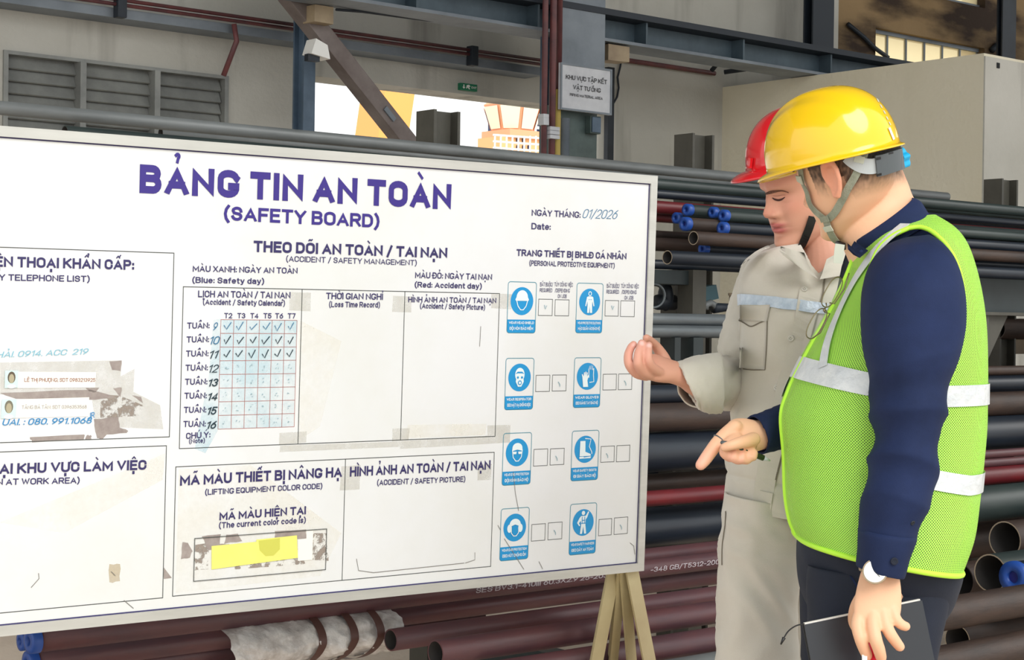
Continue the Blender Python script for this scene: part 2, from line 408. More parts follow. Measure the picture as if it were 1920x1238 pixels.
# partition room (box) at the right
BX0 = atY(1355, 165, YW).x
bx_ = atX(1845, 98, BX0); BY0 = bx_.y
ZB = (atY(1355, 165, YW).z+bx_.z)/2
pt = MB().box((BX0, BY0, 0), (26, YW, ZB)).build('wall_partition', M_wall_beige); tag(pt, kind='structure')
pf = MB().box((BX0+.0, BY0-.012, 0), (26, BY0, ZB-.02)).build('partition_facing', M_wall); tag(pf, kind='structure')  # thin sheet covering the whole right-hand face in the darker wall colour
hole = atY(1871, 123, BY0-.012)
tag(MB().box((hole.x-.015, BY0-.018, hole.z-.018), (hole.x+.015, BY0-.012, hole.z+.018)).build('wall_vent', M_dkgap), 'small square black hole in the pale partition wall, upper right', 'vent')

# ------------------------------------------------------------------ steelwork
M_steel_dark2 = mat('dark_flange', (34, 42, 52), .6)
def ibeam_col(name, x, y, w, d, z0, z1, mt, label):
    r = empty(name, (x, y, z0)); tag(r, label, 'column', 'steel columns along the back wall')
    MB().box((x-w/2, y-d/2, z0), (x+w/2, y-d/2+.015, z1)).build('flange', mt, r)
    MB().box((x-w/2, y+d/2-.015, z0), (x+w/2, y+d/2, z1)).build('flange', mt, r)
    MB().box((x-.01, y-d/2+.015, z0), (x+.01, y+d/2-.015, z1)).build('web', mt, r)
    return r
YC = 8.6
_ca, _cb = X_at(549, 8.69, 150), X_at(591, 8.57, 150)
c1 = ibeam_col('steel_column', (_ca+_cb)/2, 8.63, abs(_cb-_ca), .12, 0, 7.4, M_steel, 'blue-grey steel column left of the bright doorway')
YK = 8.05
kx0, kx1 = X_at(1052, YK, 100), X_at(1134, YK, 100)
c2 = empty('steel_column', ((kx0+kx1)/2, YK+.2, 0)); tag(c2, 'wide grey steel column carrying the hanging paper sign', 'column', 'steel columns along the back wall')
zn = Z_at(1100, 200, YK); kx2 = X_at(1119, YK, 250)
M_greenpanel = mat('blue_green_steel', (84, 100, 98), .55, rgb2=(66, 80, 78), vscale=6)
MB().box((kx0, YK, zn), (kx1, YK+.02, 7.4)).build('flange', M_steel_light, c2)
MB().box((kx0, YK+.18, zn), (kx1, YK+.2, 7.4)).build('flange', M_steel, c2)
MB().box((kx0, YK, 0), (kx2, YK+.2, zn)).build('lower_shaft', M_greenpanel, c2)
MB().box(((kx0+kx1)/2-.012, YK+.02, zn), ((kx0+kx1)/2+.012, YK+.18, 7.4)).build('web', M_steel, c2)
kb0, kb1 = X_at(1013, 8.62, 100), X_at(1056, 8.55, 100)
c3 = empty('steel_column', ((kb0+kb1)/2, 8.6, 0)); tag(c3, 'narrow dark blue steel channel behind the red conduits', 'column', 'steel columns along the back wall')
MB().box((kb0, 8.55, 0), (kb1, 8.62, 7.4)).build('channel', M_steel_dark, c3)
dx0, dx1 = X_at(1553, 8.5, 40), X_at(1592, 8.5, 40)
c4 = ibeam_col('steel_column', (dx0+dx1)/2, 8.7, dx1-dx0, .10, 0, 7.4, M_steel_dark2, 'dark steel column between the plaster wall and the stained wall')
ex0 = X_at(1910, 8.3, 30)
c5 = ibeam_col('steel_column', ex0+.12, 8.5, .2, .06, 0, 7.4, M_steel_dark, 'dark steel column at the right edge above the partition room')
# door jamb post right of the sky slot
jx0, jx1 = X_at(1136, 8.9, 250), X_at(1151, 8.88, 250)
tag(MB().box((jx0, 8.88, 0), (jx1, 8.92, Z_at(1140, 118, 8.75))).build('door_post', M_steel_dark), 'dark steel door post right of the narrow white daylight slot', 'post')
pj = X_at(1040, 9.05, 250); pk = X_at(1112, 9.05, 250)
tag(MB().box((x_o0+.05, 9.3, 0), (x_o0+.09, 9.9, z_door)).build('door_leaf', M_steel), 'open steel door leaf folded back outside the bright doorway', 'door')
jy = YK-.001
jb = empty('junction_box', (X_at(1105, jy, 240), jy, Z_at(1108, 252, jy))); tag(jb, 'small grey-green switch box below the paper sign', 'box')
MB().box((X_at(1097, jy, 240), jy-.05, Z_at(1108, 252, jy)), (X_at(1117, jy, 240), jy, Z_at(1108, 219, jy)), .006).build('case', M_greenpanel, jb)
MB().box((X_at(1099, jy, 240), jy-.06, Z_at(1108, 250, jy)), (X_at(1115, jy, 240), jy-.051, Z_at(1108, 221, jy)), .004).build('lid', M_steel, jb)
# round grey column / downpipe
dpx = X_at(1062, 7.98, 250)
tag(MB().tube([(dpx, 8.0, 0), (dpx, 8.0, zn-.1)], .034, 20).build('downpipe', M_steel_light, smooth=True), 'thick pale grey vertical pipe beside the paper sign', 'pipe')

M_beam = mat('grey_blue_beam', (80, 96, 106), .55, .1, rgb2=(64, 78, 88), vscale=4)
# crane runway beam along the wall
YB = 8.2
zb = (Z_at(640, 10, YB)+Z_at(1130, 74, YB)+Z_at(1530, 127, YB))/3-.035
zt = zb+.165
rb = empty('crane_beam', (3, YB, zb)); tag(rb, 'long blue-grey crane runway beam with stiffener plates along the back wall', 'beam')
bxa, bxb = X_at(545, YB, 0), 20.0
MB().box((bxa, YB-.13, zb), (bxb, YB+.13, zb+.02)).build('bottom_flange', M_steel_light, rb)
MB().box((bxa, YB-.01, zb+.02), (bxb, YB+.01, zt)).build('web', M_beam, rb)
MB().box((bxa, YB-.16, zt), (bxb, YB+.16, zt+.04)).build('top_flange', M_steel_dark2, rb)
x = X_at(760, YB, 10)
while x < 14:
    MB().box((x-.008, YB-.12, zb+.02), (x+.008, YB-.01, zt)).build('stiffener', M_beam, rb); x += .95
MB().box((bxa, YB-.04, zt+.04), (bxb, YB+.04, zt+.065)).build('crane_rail', M_rail, rb)
# horizontal girt with two red conduits on the wall
YG = 8.8
gz = (Z_at(300, 43, YG)+Z_at(900, 110, YG))/2
gr = empty('wall_girt', (2, YG, gz)); tag(gr, 'grey horizontal wall rail running below the crane beam', 'rail')
MB().box((XL+1, YG, gz-.030), (X_at(1020, YG, 120), YG+.2, gz+.024)).build('channel', M_steel_light, gr)
for dz, lab in ((.068, 'upper of the two thin red conduits clipped along the back wall'), (.040, 'lower of the two thin red conduits clipped along the back wall')):
    tag(MB().tube([(XL+1, YG-.03, gz+dz), (X_at(1020, YG, 120), YG-.03, gz+dz)], .011, 10).build('conduit', M_rustred, smooth=True), lab, 'conduit', 'red conduits on the back wall')
for k, pxx in enumerate((228, 890)):
    xx = X_at(pxx, YG-.05, 60)
    tag(MB().box((xx-.028, YG-.06, gz-.035), (xx+.028, YG, gz+.095), .006).build('pipe_clamp', M_steel_dark),
        ['dark clamp holding the red conduits above the louvre window', 'dark clamp holding the red conduits above the doorway'][k], 'clamp', 'conduit clamps')
xx = X_at(440, YG-.05, 62)
tag(MB().tube([(xx, YG-.04, gz+.02), (X_at(437, YG, 90), YG-.04, Z_at(437, 90)), (X_at(419, YG, 150), YG, Z_at(419, 152))], .016, 10).build('conduit', M_rustred, smooth=True),
    'short slanting red conduit dropping to the louvre window corner', 'conduit', 'red conduits on the back wall')
p0, p1 = atY(1150, 107, 8.98), atY(1340, 140, 8.98)
tag(MB().tube([(p0.x, 8.98, (p0.z+p1.z)/2), (p1.x, 8.98, (p0.z+p1.z)/2)], .018, 10).build('conduit', M_rustred, smooth=True), 'dark red conduit running right from the paper sign column', 'conduit', 'red conduits on the back wall')
bz = (p0.z+p1.z)/2
tag(MB().tube([(p1.x, 8.88, bz), (p1.x+.1, 8.7, bz+.02), (p1.x+.14, 8.55, bz+.11), (p1.x+.02, 8.55, bz+.13), (p1.x-.1, 8.8, bz+.1), (p1.x-.12, 8.9, bz)], .018, 10).build('pipe_bracket', M_steel_dark, smooth=True),
    'black bent tube bracket at the partition room corner', 'bracket')
# diagonal brace
q0, q1 = atY(526, -30, 8.44), atY(775, 285, 8.44)
dv = (q1-q0).normalized(); dw = dv.cross(EY).normalized()
br = empty('diagonal_brace', q1); tag(br, 'brownish grey diagonal steel brace crossing the bright doorway', 'brace')
MB().obox((q0+q1)/2, (dv, dw, EY), ((q1-q0).length/2, .052, .055), .006).build('tube', M_brace, br)
MB().obox(q0+dv*1.02+EY*-.06, (dv, dw, EY), (.05, .015, .006)).build('weld_plate', M_steel_light, br)
# brackets at column heads
def haunch(px0, py0, px1, py1, Y, mt, lab):
    a = atY(px0, py0, Y); b = atY(px1, py1, Y)
    tag(MB().prism([(a.x, Y, a.z), (b.x, Y, a.z), (b.x, Y, a.z-.1), (a.x+.06, Y, b.z), (a.x, Y, b.z)], (0, .12, 0)).build('beam_bracket', mt), lab, 'bracket', 'brackets under the crane beam')
haunch(590, 8, 625, 45, 8.3, M_tan, 'tan steel bracket under the crane beam by the brace')
haunch(1141, 82, 1180, 118, 8.1, M_tan, 'tan steel bracket under the crane beam right of the sign column')
# small flood light
fp = atY(598, 92, 8.30)
fo = empty('flood_light', fp); tag(fo, 'small white flood light on the column beside the brace', 'lamp')
MB().prism([fp+Vector((-.05, 0, -.03)), fp+Vector((.08, 0, -.05)), fp+Vector((.06, 0, .03)), fp+Vector((-.02, 0, .06))], (0, .1, 0)).build('housing', M_white, fo)
MB().box(fp+Vector((-.06, .02, -.07)), fp+Vector((.02, .06, -.03))).build('bracket', M_steel_dark, fo)
# vertical conduits on the sign column
for (pxx, lab, mt, r, za, zb2, Y) in ((1021, 'red vertical conduit left of the sign column', M_rustred, .019, 0, 7, 7.98), (1036, 'thicker red vertical conduit beside the sign column', M_rustred, .022, 0, 7, 7.98),
                                      (1047.5, 'red vertical conduit ending above the yellow conduit', M_rustred, .02, 2.75, 7, 8.0), (1045.5, 'yellow vertical conduit below the paper sign', M_yellowpipe, .024, 0, 2.75, 8.0)):
    xx = X_at(pxx, Y, 150)
    tag(MB().tube([(xx, Y, za), (xx, Y, zb2)], r, 12).build('conduit', mt, smooth=True), lab, 'conduit', 'vertical conduits on the column')
for (pxx, pys, r, lab) in ((1014.5, (217.5, 224.5, 231), .028, 'left'), (1031, (241.5, 249, 257), .05, 'right')):
    c = MB()
    for py in pys:
        p = atY(pxx+7, py, 7.96); c.box((p.x-r*.8, 7.945, p.z-.012), (p.x+r*.8, 8.0, p.z+.012), .004)
    tag(c.build('conduit_coupling', M_signgrey), 'stack of three grey clips on the %s vertical red conduit' % lab, 'clip', 'grey conduit clips')
# loose cable on the column and under the beam
def cable(pts, Y, lab, r=.008):
    P_ = [atY(a, b, Y) for a, b in pts]
    tag(MB().tube(P_, r, 6).build('cable', M_steel_dark, smooth=True), lab, 'cable', 'loose black cables')
cable([(1166, 104), (1163, 125), (1158, 145), (1160, 165), (1157, 182), (1150, 194)], 8.98, 'thin black cable looping beside the paper sign')
cable([(630, 18), (680, 22), (740, 30), (800, 38), (860, 43), (900, 44)], 8.3, 'thin black cable sagging under the crane beam')
cable([(1590, 45), (1620, 70), (1640, 90), (1665, 108)], 8.97, 'black cable draped below the strip window', .02)
cable([(1537, 28), (1548, 45), (1545, 62)], 8.97, 'short black cable on the dark column', .015)
cable([(1860, 95), (1870, 84), (1882, 88), (1890, 100)], 8.97, 'coil of black cable on top of the partition room', .03)

# ------------------------------------------------------------------ text
def place_text(s, origin, U, V, width, cap, mt, parent, name='lettering', off=.16, shear=0., space=.1, curve=None):
    v, f = text_mesh(s, off, shear, space)
    x0 = min(q[0] for q in v); x1 = max(q[0] for q in v)
    sx = width/(x1-x0); sy = cap
    if curve is None: n_ = U.cross(V); vs = [origin+U*((q[0]-x0)*sx)+V*(q[1]*sy)+n_*(q[2]*.00003) for q in v]
    else: vs = [curve((q[0]-x0)*sx, q[1]*sy) for q in v]
    o = obj(name, vs, f, mt, None, False)
    return child(o, parent) if parent is not None else o

# exit sign and hanging paper sign
ea, eb = atY(863.5, 155, YW-.03), atY(895, 172, YW-.03)
es = empty('exit_sign', ((ea.x+eb.x)/2, YW-.03, eb.z)); tag(es, 'small green emergency exit sign above the doorway', 'sign')
MB().box((ea.x, YW-.03, eb.z-.0), (eb.x, YW, ea.z), .004).build('panel', M_green, es)
w_ = eb.x-ea.x; h_ = ea.z-eb.z
def rp(u, v): return Vector((ea.x+u*w_, YW-.032, eb.z+v*h_))
ar = MB().add([rp(.1, .45), rp(.19, .18), rp(.28, .45), rp(.22, .45), rp(.22, .8), rp(.16, .8), rp(.16, .45)], [(0, 1, 2), (3, 4, 5, 6)])
ar.add([rp(.36, .75), rp(.5, .85), rp(.58, .6), rp(.5, .5), rp(.56, .2), rp(.48, .2), rp(.42, .45), rp(.36, .25), rp(.32, .3)], [(0, 1, 2, 3, 4, 5, 6, 7, 8)])
ar.build('pictogram', M_white, es)
place_text('EXIT', rp(.64, .35), EX, EZ, w_*.3, h_*.3, M_white, es)
sa, sb = atY(1051, 117, 7.95), atY(1146, 216, 7.95)
szt = (atY(1051, 117, 7.95).z+atY(1146, 130, 7.95).z)/2; szb = (atY(1048, 205, 7.95).z+atY(1144, 216, 7.95).z)/2
sg = empty('paper_sign', ((sa.x+sb.x)/2, 7.95, szb)); tag(sg, 'grey-white laminated sign hanging on the wide steel column', 'sign')
MB().box((sa.x, 7.95, szb), (sb.x, 7.97, szt), .004).build('panel', M_signgrey, sg)
b = MB()
for (a0, a1, z0, z1) in ((sa.x, sb.x, szt-.012, szt), (sa.x, sb.x, szb, szb+.012), (sa.x, sa.x+.012, szb+.012, szt-.012), (sb.x-.012, sb.x, szb+.012, szt-.012)):
    b.box((a0, 7.944, z0), (a1, 7.951, z1))
b.build('frame', M_steel_light, sg)
sw = sb.x-sa.x; sh = szt-szb
for s, u0, u1, v, c in (('KHU VỰC TẬP KẾT', .1, .9, .66, .095), ('VẬT TƯ ỐNG', .24, .78, .46, .095), ('PIPING MATERIAL AREA', .18, .82, .31, .06)):
    place_text(s, Vector((sa.x+u0*sw, 7.946, szb+v*sh)), EX, EZ, (u1-u0)*sw, c*sh, M_black, sg, off=.15)

# ------------------------------------------------------------------ outside the doorway
yd = MB().box((-30, YW+T, -.4), (80, 90, -.2)).build('ground_outside', mat('yard_ground', (190, 186, 178), .9)); tag(yd, kind='structure')
YO = 40.0
la, lb = atY(783, 160, YO), atY(705, 290, YO); lc, ld = atY(722, 160, YO), atY(640, 330, YO)
gx = empty('gantry_crane', (lb.x, YO, 0)); tag(gx, 'huge slanting orange crane leg out in the bright yard', 'crane')
t0, t1 = atY(723, 160, YO), atY(780, 160, YO); u0, u1 = atY(706, 280, YO), atY(762, 280, YO)
def ex(p, q, z): k = (z-p.z)/(q.z-p.z); return p+(q-p)*k
MB().prism([ex(t0, u0, -.2), ex(t1, u1, -.2), ex(t1, u1, 16), ex(t0, u0, 16)], (0, 1.2, 0)).build('leg', M_orange, gx)
MB().obox(ex(t0, u0, 16)+Vector((4, .6, .5)), (EX, EY, EZ), (9, .9, .9)).build('girder', M_orange, gx)
YQ = 32.0
cb = empty('crane_cabin', (atY(965, 200, YQ).x, YQ, -.2)); tag(cb, 'orange crane operator cabin with big pale windows out in the yard', 'crane cabin')
def QZ(py, px=965): return atY(px, py, YQ).z
def QX(px, py=230): return atY(px, py, YQ).x
cxc = (QX(917)+QX(1005))/2; rt_ = (QX(1005)-QX(917))/2; rb_ = rt_*.72
z1c, z0c = QZ(200), QZ(248)
pts_t = [(cxc+rt_*math.cos(math.pi*(k/4+.125)), YQ+rt_*math.sin(math.pi*(k/4+.125)), z1c) for k in range(8)]
pts_b = [(cxc+rb_*math.cos(math.pi*(k/4+.125)), YQ+rb_*math.sin(math.pi*(k/4+.125)), z0c) for k in range(8)]
MB().add(pts_t+pts_b, [(k, (k+1) % 8, (k+1) % 8+8, k+8) for k in range(8)]+[tuple(range(8)), tuple(range(8, 16))]).build('shell', M_cab, cb)
for k in range(8):
    a, b2, c_, d_ = [Vector(q) for q in (pts_t[k], pts_t[(k+1) % 8], pts_b[(k+1) % 8], pts_b[k])]
    ct = (a+b2+c_+d_)/4; nn = (b2-a).cross(d_-a).normalized(); nn = nn if nn.dot(ct-Vector((cxc, YQ, ct.z))) > 0 else -nn
    MB().add([ct+(q-ct)*.86+nn*.03 for q in (a, b2, c_, d_)], [(0, 1, 2, 3)]).build('window_pane', M_cabwin, cb)
top = [(p[0]*.55+cxc*.45, p[1]*.55+YQ*.45, QZ(182)) for p in pts_t]
MB().add(pts_t+top, [(k, (k+1) % 8, (k+1) % 8+8, k+8) for k in range(8)]+[tuple(range(8, 16))]).build('roof', M_cab, cb)
MB().box((cxc-rb_*1.0, YQ-rb_, QZ(262)), (cxc+rb_*1.0, YQ+rb_, z0c)).build('collar', M_cab, cb)
MB().box((cxc-rb_*1.3, YQ-rb_*.8, -.2), (cxc+rb_*1.6, YQ+rb_*.9, QZ(262))).build('tower', mat('cabin_tower', (250, 190, 130), .6), cb)
for (a, b_) in ((972, 263), (983, 263), (972, 276), (983, 276), (993, 276)):
    p = atY(a, b_, YQ-rb_*.8-.05); MB().box((p.x-.035, p.y, p.z-.045), (p.x+.035, p.y+.04, p.z+.045)).build('small_window', M_navywin, cb)
rl = empty('deck_railing', (QX(985), YQ-1.6, 0)); tag(rl, 'white railing around the orange crane cabin platform', 'railing')
for py in (256, 268, 280): MB().tube([atY(925, py-3, YQ-1.6), atY(1020, py+4, YQ-1.6)], .025, 6).build('rail', M_white, rl)
for px_ in range(928, 1016, 11): MB().tube([atY(px_, 255, YQ-1.6), Vector((atY(px_, 255, YQ-1.6).x, YQ-1.6, -.2))], .022, 6).build('baluster', M_white, rl)
hb = empty('yard_building', (QX(1000), YQ+6, 0)); tag(hb, 'dark glazed building partly seen right of the crane cabin', 'building')
p_a, p_b = atY(996, 205, YQ+6), atY(1040, 255, YQ+6)
MB().box((p_a.x, YQ+6, -.2), (p_b.x+1, YQ+8, p_a.z)).build('facade', M_navywin, hb)
for k in range(5): zz = p_b.z+(p_a.z-p_b.z)*k/4; MB().box((p_a.x-.05, YQ+5.9, zz-.04), (p_b.x+1, YQ+6, zz+.04)).build('ledge', M_white, hb)
for k in range(4): xx = p_a.x+(k+.3)*.3; MB().box((xx-.03, YQ+5.88, 0), (xx+.03, YQ+6, p_a.z)).build('mullion', M_white, hb)

# ------------------------------------------------------------------ the safety board
BYAW, BLEAN, BROLL = -0.0721849, -0.0353349, 0.0021604
_bu = Vector((math.cos(BYAW), math.sin(BYAW), 0)); _bn0 = Vector((-math.sin(BYAW), math.cos(BYAW), 0))
_bv = math.cos(BLEAN)*EZ+math.sin(BLEAN)*_bn0
BU = (math.cos(BROLL)*_bu+math.sin(BROLL)*_bv).normalized(); BV = (-math.sin(BROLL)*_bu+math.cos(BROLL)*_bv).normalized()
BN = BU.cross(BV).normalized()               # towards the viewer
BP = CAMP+Vector((2.04*1.2, 2.42*1.2, 0))
def buv(px, py):
    r = ray(px, py); t = (BP-CAMP).dot(BN)/r.dot(BN); q = CAMP+r*t-BP
    return q.dot(BU), q.dot(BV)
def bp(u, v, e=0.): return BP+BU*u+BV*v+BN*e
u_r = (buv(1229, 330)[0]+buv(1206, 1071)[0])/2
v_t = buv(1229, 330)[1]; v_b = (buv(0, 1191.5)[1]+buv(1206, 1071)[1])/2
ui_r = buv(1217.9, 344.6)[0]; vi_t = buv(1217.9, 344.6)[1]; vi_b = buv(1195.3, 1055.7)[1]
u_c = buv(553, 350)[0]; u_l = 2*u_c-u_r; ui_l = 2*u_c-ui_r
M_alu = mat('brushed_aluminium', (206, 206, 200), .42, .35, rgb2=(190, 190, 184), vscale=3, stretch=(1, 1, 8))
M_board = mat('board_sheet', (228, 230, 232), .38, rgb2=(220, 221, 216), vscale=1.6, thr=(.45, .75), coat=.1)
M_purple = mat('purple_print', (56, 40, 132), .5)
M_purple_dk = mat('dark_purple_print', (52, 46, 98), .5)
M_line = mat('grey_line_print', (70, 74, 72), .5)
M_gridred = mat('red_line_print', (170, 110, 104), .5)
M_ink = mat('blue_marker_ink', (40, 110, 150), .5)
M_inkblue = mat('blue_felt_ink', (20, 130, 190), .5)
M_inkblack = mat('black_marker_ink', (26, 50, 62), .5)
M_icon = mat('blue_sign_print', (18, 146, 208), .5)
M_iconline = mat('blue_outline_print', (70, 140, 160), .5)
M_pale = mat('white_icon_print', (228, 240, 242), .5)
M_legs = mat('khaki_painted_legs', (190, 176, 134), .5, rgb2=(176, 158, 118), vscale=5)
bd = empty('safety_board', bp(u_c, v_b)); tag(bd, 'large white framed safety notice board covered in purple Vietnamese headings', 'notice board')
def bbox(u0, u1, v0, v1, e0, e1, bev=0.):
    return MB().obox(bp((u0+u1)/2, (v0+v1)/2, (e0+e1)/2), (BU, BV, BN), ((u1-u0)/2, (v1-v0)/2, (e1-e0)/2), bev)
bbox(u_l+.004, u_r-.004, v_b+.004, v_t-.004, -.022, 0).build('sheet', M_board, bd)
def frame_piece(a, b, c, d):
    vs = []
    for e in (-.026, .006): vs += [bp(q[0], q[1], e) for q in (a, b, c, d)]
    MB().add(vs, [(3, 2, 1, 0), (4, 5, 6, 7), (0, 1, 5, 4), (1, 2, 6, 5), (2, 3, 7, 6), (3, 0, 4, 7)]).build('frame_rail', M_alu, bd)
O = [(u_l, v_b), (u_r, v_b), (u_r, v_t), (u_l, v_t)]; I = [(ui_l, vi_b), (ui_r, vi_b), (ui_r, vi_t), (ui_l, vi_t)]
for i in range(4): frame_piece(O[i], O[(i+1) % 4], I[(i+1) % 4], I[i])
E1, E2, E3, E4 = .0004, .0010, .0016, .0022
def uvrect(pts):
    a = [buv(*p) for p in pts]
    return (a[0][0]+a[3][0])/2, (a[1][0]+a[2][0])/2, (a[2][1]+a[3][1])/2, (a[0][1]+a[1][1])/2   # u0,u1,v0,v1
def ribbon(M_, pts, w, e=E1, closed=False):
    n = len(pts); vs = []
    for i in range(n):
        p = Vector(pts[i]); a = Vector(pts[(i-1) % n]) if (i > 0 or closed) else p; b = Vector(pts[(i+1) % n]) if (i < n-1 or closed) else p
        t = (b-a); t = t.normalized() if t.length > 1e-9 else Vector((1, 0)); nn = Vector((-t.y, t.x))
        k = 1.41 if closed and n == 4 else 1.0
        if closed and n == 4:
            d1 = (p-a).normalized(); d2 = (b-p).normalized(); nn = (Vector((-d1.y, d1.x))+Vector((-d2.y, d2.x))).normalized()
        vs += [bp(*(p+nn*w/2*k), e), bp(*(p-nn*w/2*k), e)]
    m_ = n if closed else n-1
    return M_.add(vs, [(2*i, 2*i+1, (2*i+3) % (2*n), (2*i+2) % (2*n)) for i in range(m_)])
def rect_line(M_, r, w=.0016, e=E1): return ribbon(M_, [(r[0], r[2]), (r[1], r[2]), (r[1], r[3]), (r[0], r[3])], w, e, True)
# printed border and boxes
L1 = MB(); rect_line(L1, (ui_l+.001, ui_r-.001, vi_b+.001, vi_t-.001), .003, E2); L1.build('printed_border', M_purple_dk, bd)
boxes = MB()
rb_ = uvrect([(280, 473), (329, 475), (314.5, 819.5), (270, 821)])
ul2 = ui_l+.03
rect_line(boxes, (ul2, rb_[1], rb_[2], rb_[3]))
r2 = uvrect([(270, 837.6), (314.3, 836), (302.5, 1121), (270, 1125)]); rect_line(boxes, (ul2, r2[1], r2[2], r2[3]))
rc = uvrect([(346, 538), (936.7, 550.5), (928, 818), (333.7, 842)]); rect_line(boxes, rc)
for a, b_ in (((567.5, 542.5), (557.5, 832)), ((759, 547), (751, 825))):
    uu = (buv(*a)[0]+buv(*b_)[0])/2; ribbon(boxes, [(uu, rc[2]), (uu, rc[3])], .0016)
rl_ = uvrect([(331.5, 875.5), (926.5, 848.5), (920, 1061.5), (321.5, 1119.5)]); rect_line(boxes, rl_)
uu = (buv(648.5, 861)[0]+buv(640.5, 1086)[0])/2; ribbon(boxes, [(uu, rl_[2]), (uu, rl_[3])], .0016)
ri = uvrect([(364.6, 1010.5), (612.2, 991), (609.2, 1067.5), (362.1, 1090.7)])
rect_line(boxes, ri, .0015, E4)
boxes.build('printed_boxes', M_line, bd)
grid = MB(); g = uvrect([(415.3, 599.6), (557.9, 600.7), (550.4, 800.5), (407.4, 805)])
for i in range(7): uu = g[0]+(g[1]-g[0])*i/6; ribbon(grid, [(uu, g[2]), (uu, g[3])], .0011)
for i in range(9): vv = g[2]+(g[3]-g[2])*i/8; ribbon(grid, [(g[0], vv), (g[1], vv)], .0011)
grid.build('calendar_grid', M_gridred, bd)
# lettering; px of the baseline's left end and right end, cap height in px at the middle
def T_(s, x0, y0, x1, y1, cap, mt=None, off=.172, shear=0., e=E2, space=.1, name='lettering'):
    a = buv(x0, y0); b_ = buv(x1, y1); mx, my = (x0+x1)/2, (y0+y1)/2
    c = buv(mx, my-cap)[1]-buv(mx, my)[1]
    d = Vector((b_[0]-a[0], b_[1]-a[1])); w = d.length; d.normalize()
    U = BU*d.x+BV*d.y; V = BV*d.x-BU*d.y
    return place_text(s, bp(a[0], a[1], e), U, V, w, c, mt or M_purple_dk, bd, name, off, shear, space)
T_('BẢNG TIN AN TOÀN', 261, 362, 845, 393.5, 51, M_purple, .26, space=.15)
T_('(SAFETY BOARD)', 419, 413, 711, 427.5, 26, M_purple, .205)
T_('THEO DÕI AN TOÀN / TAI NẠN', 475, 472.5, 838, 484.5, 20.5, M_purple_dk, .225)
T_('(ACCIDENT / SAFETY MANAGEMENT)', 536, 490.5, 781, 498, 10.5, M_purple_dk, .14)
T_('MÀU XANH: NGÀY AN TOÀN', 361, 509.5, 557.5, 513.5, 11.5)
T_('(Blue: Safety day)', 360, 530.5, 495, 533, 11)
T_('MÀU ĐỎ: NGÀY TAI NẠN', 778, 521.5, 922, 525.5, 11.5)
T_('(Red: Accident day)', 777, 539, 903, 542, 10.5)
T_('LỊCH AN TOÀN / TAI NẠN', 371, 557.5, 544, 560, 12.5)
T_('(Accident / Safety Calendar)', 380, 571.5, 534, 574, 10.5)
T_('THỜI GIAN NGHỈ', 611, 561, 718, 562.5, 12)
T_('(Loss Time Record)', 616.5, 576, 712, 577, 10.5)
T_('HÌNH ẢNH AN TOÀN / TAI NẠN', 765, 567, 930, 569, 10.5)
T_('(Accident / Safety Picture)', 787, 578.5, 909, 581.5, 10)
for i, (s, x) in enumerate(zip(('T2', 'T3', 'T4', 'T5', 'T6', 'T7'), (420, 444.5, 469, 493.5, 515.5, 539))): T_(s, x, 597+.1*i, x+15, 597.1+.1*i, 10)
wk = [('9', 616.5), ('10', 642.5), ('11', 669), ('12', 695.5), ('13', 721.8), ('14', 748), ('15', 774.5), ('16', 801)]
for i, (n_, y) in enumerate(wk):
    x = 350.5-i*1.05
    T_('TUẦN:', x, y, x+42, y-.4, 11.5)
    hx = 396-i*1.0
    T_(n_, hx+(3 if i == 0 else -1), y+(3.5 if i else 3), hx+(12 if i == 0 else 17), y+(3 if i == 0 else 3), 15, M_ink if i < 2 else M_inkblack, .11+.05*(i > 3), .28, e=E3)
T_('CHÚ Ý:', 348.5, 823.5, 394, 820.5, 11.5)
T_('(Note)', 354, 832, 384, 830, 8.5)
T_('NGÀY THÁNG:', 996.5, 404.5, 1088, 409, 12)
T_('Date:', 996, 430, 1032, 431.5, 12)
T_('01/2026', 1092, 409, 1159, 411, 17, M_ink, .07, .32)
T_('TRANG THIẾT BỊ BHLĐ CÁ NHÂN', 968, 480, 1174, 487, 12.5, None, .205)
T_('(PERSONAL PROTECTIVE EQUIPMENT)', 992, 498, 1152, 503, 9.5)
T_('ĐIỆN THOẠI KHẨN CẤP:', -38, 499.5, 251, 506.5, 19.5, M_purple_dk, .215)
T_('(EMERGENCY TELEPHONE LIST)', -112, 524, 168, 529, 12)
T_('AN TOÀN TẠI KHU VỰC LÀM VIỆC', -158, 894, 274, 881, 19.5, M_purple_dk, .215)
T_('(INFORMATION AT WORK AREA)', -125, 913, 149, 906.5, 12)
T_('MÃ MÀU THIẾT BỊ NÂNG HẠ', 337, 911, 641, 894.5, 19.5, M_purple_dk, .215)
T_('(LIFTING EQUIPMENT COLOR CODE)', 384, 928.5, 604, 916.5, 10.5)
T_('MÃ MÀU HIỆN TẠI', 411, 976, 573, 964.5, 15.5, M_purple_dk, .2)
T_('(The current color code is)', 410, 991, 573, 980.5, 11)
T_('HÌNH ẢNH AN TOÀN / TAI NẠN', 655.5, 894, 919, 880.5, 18, M_purple_dk, .215)
T_('(ACCIDENT / SAFETY PICTURE)', 706.5, 910.5, 872, 903.5, 10.5)
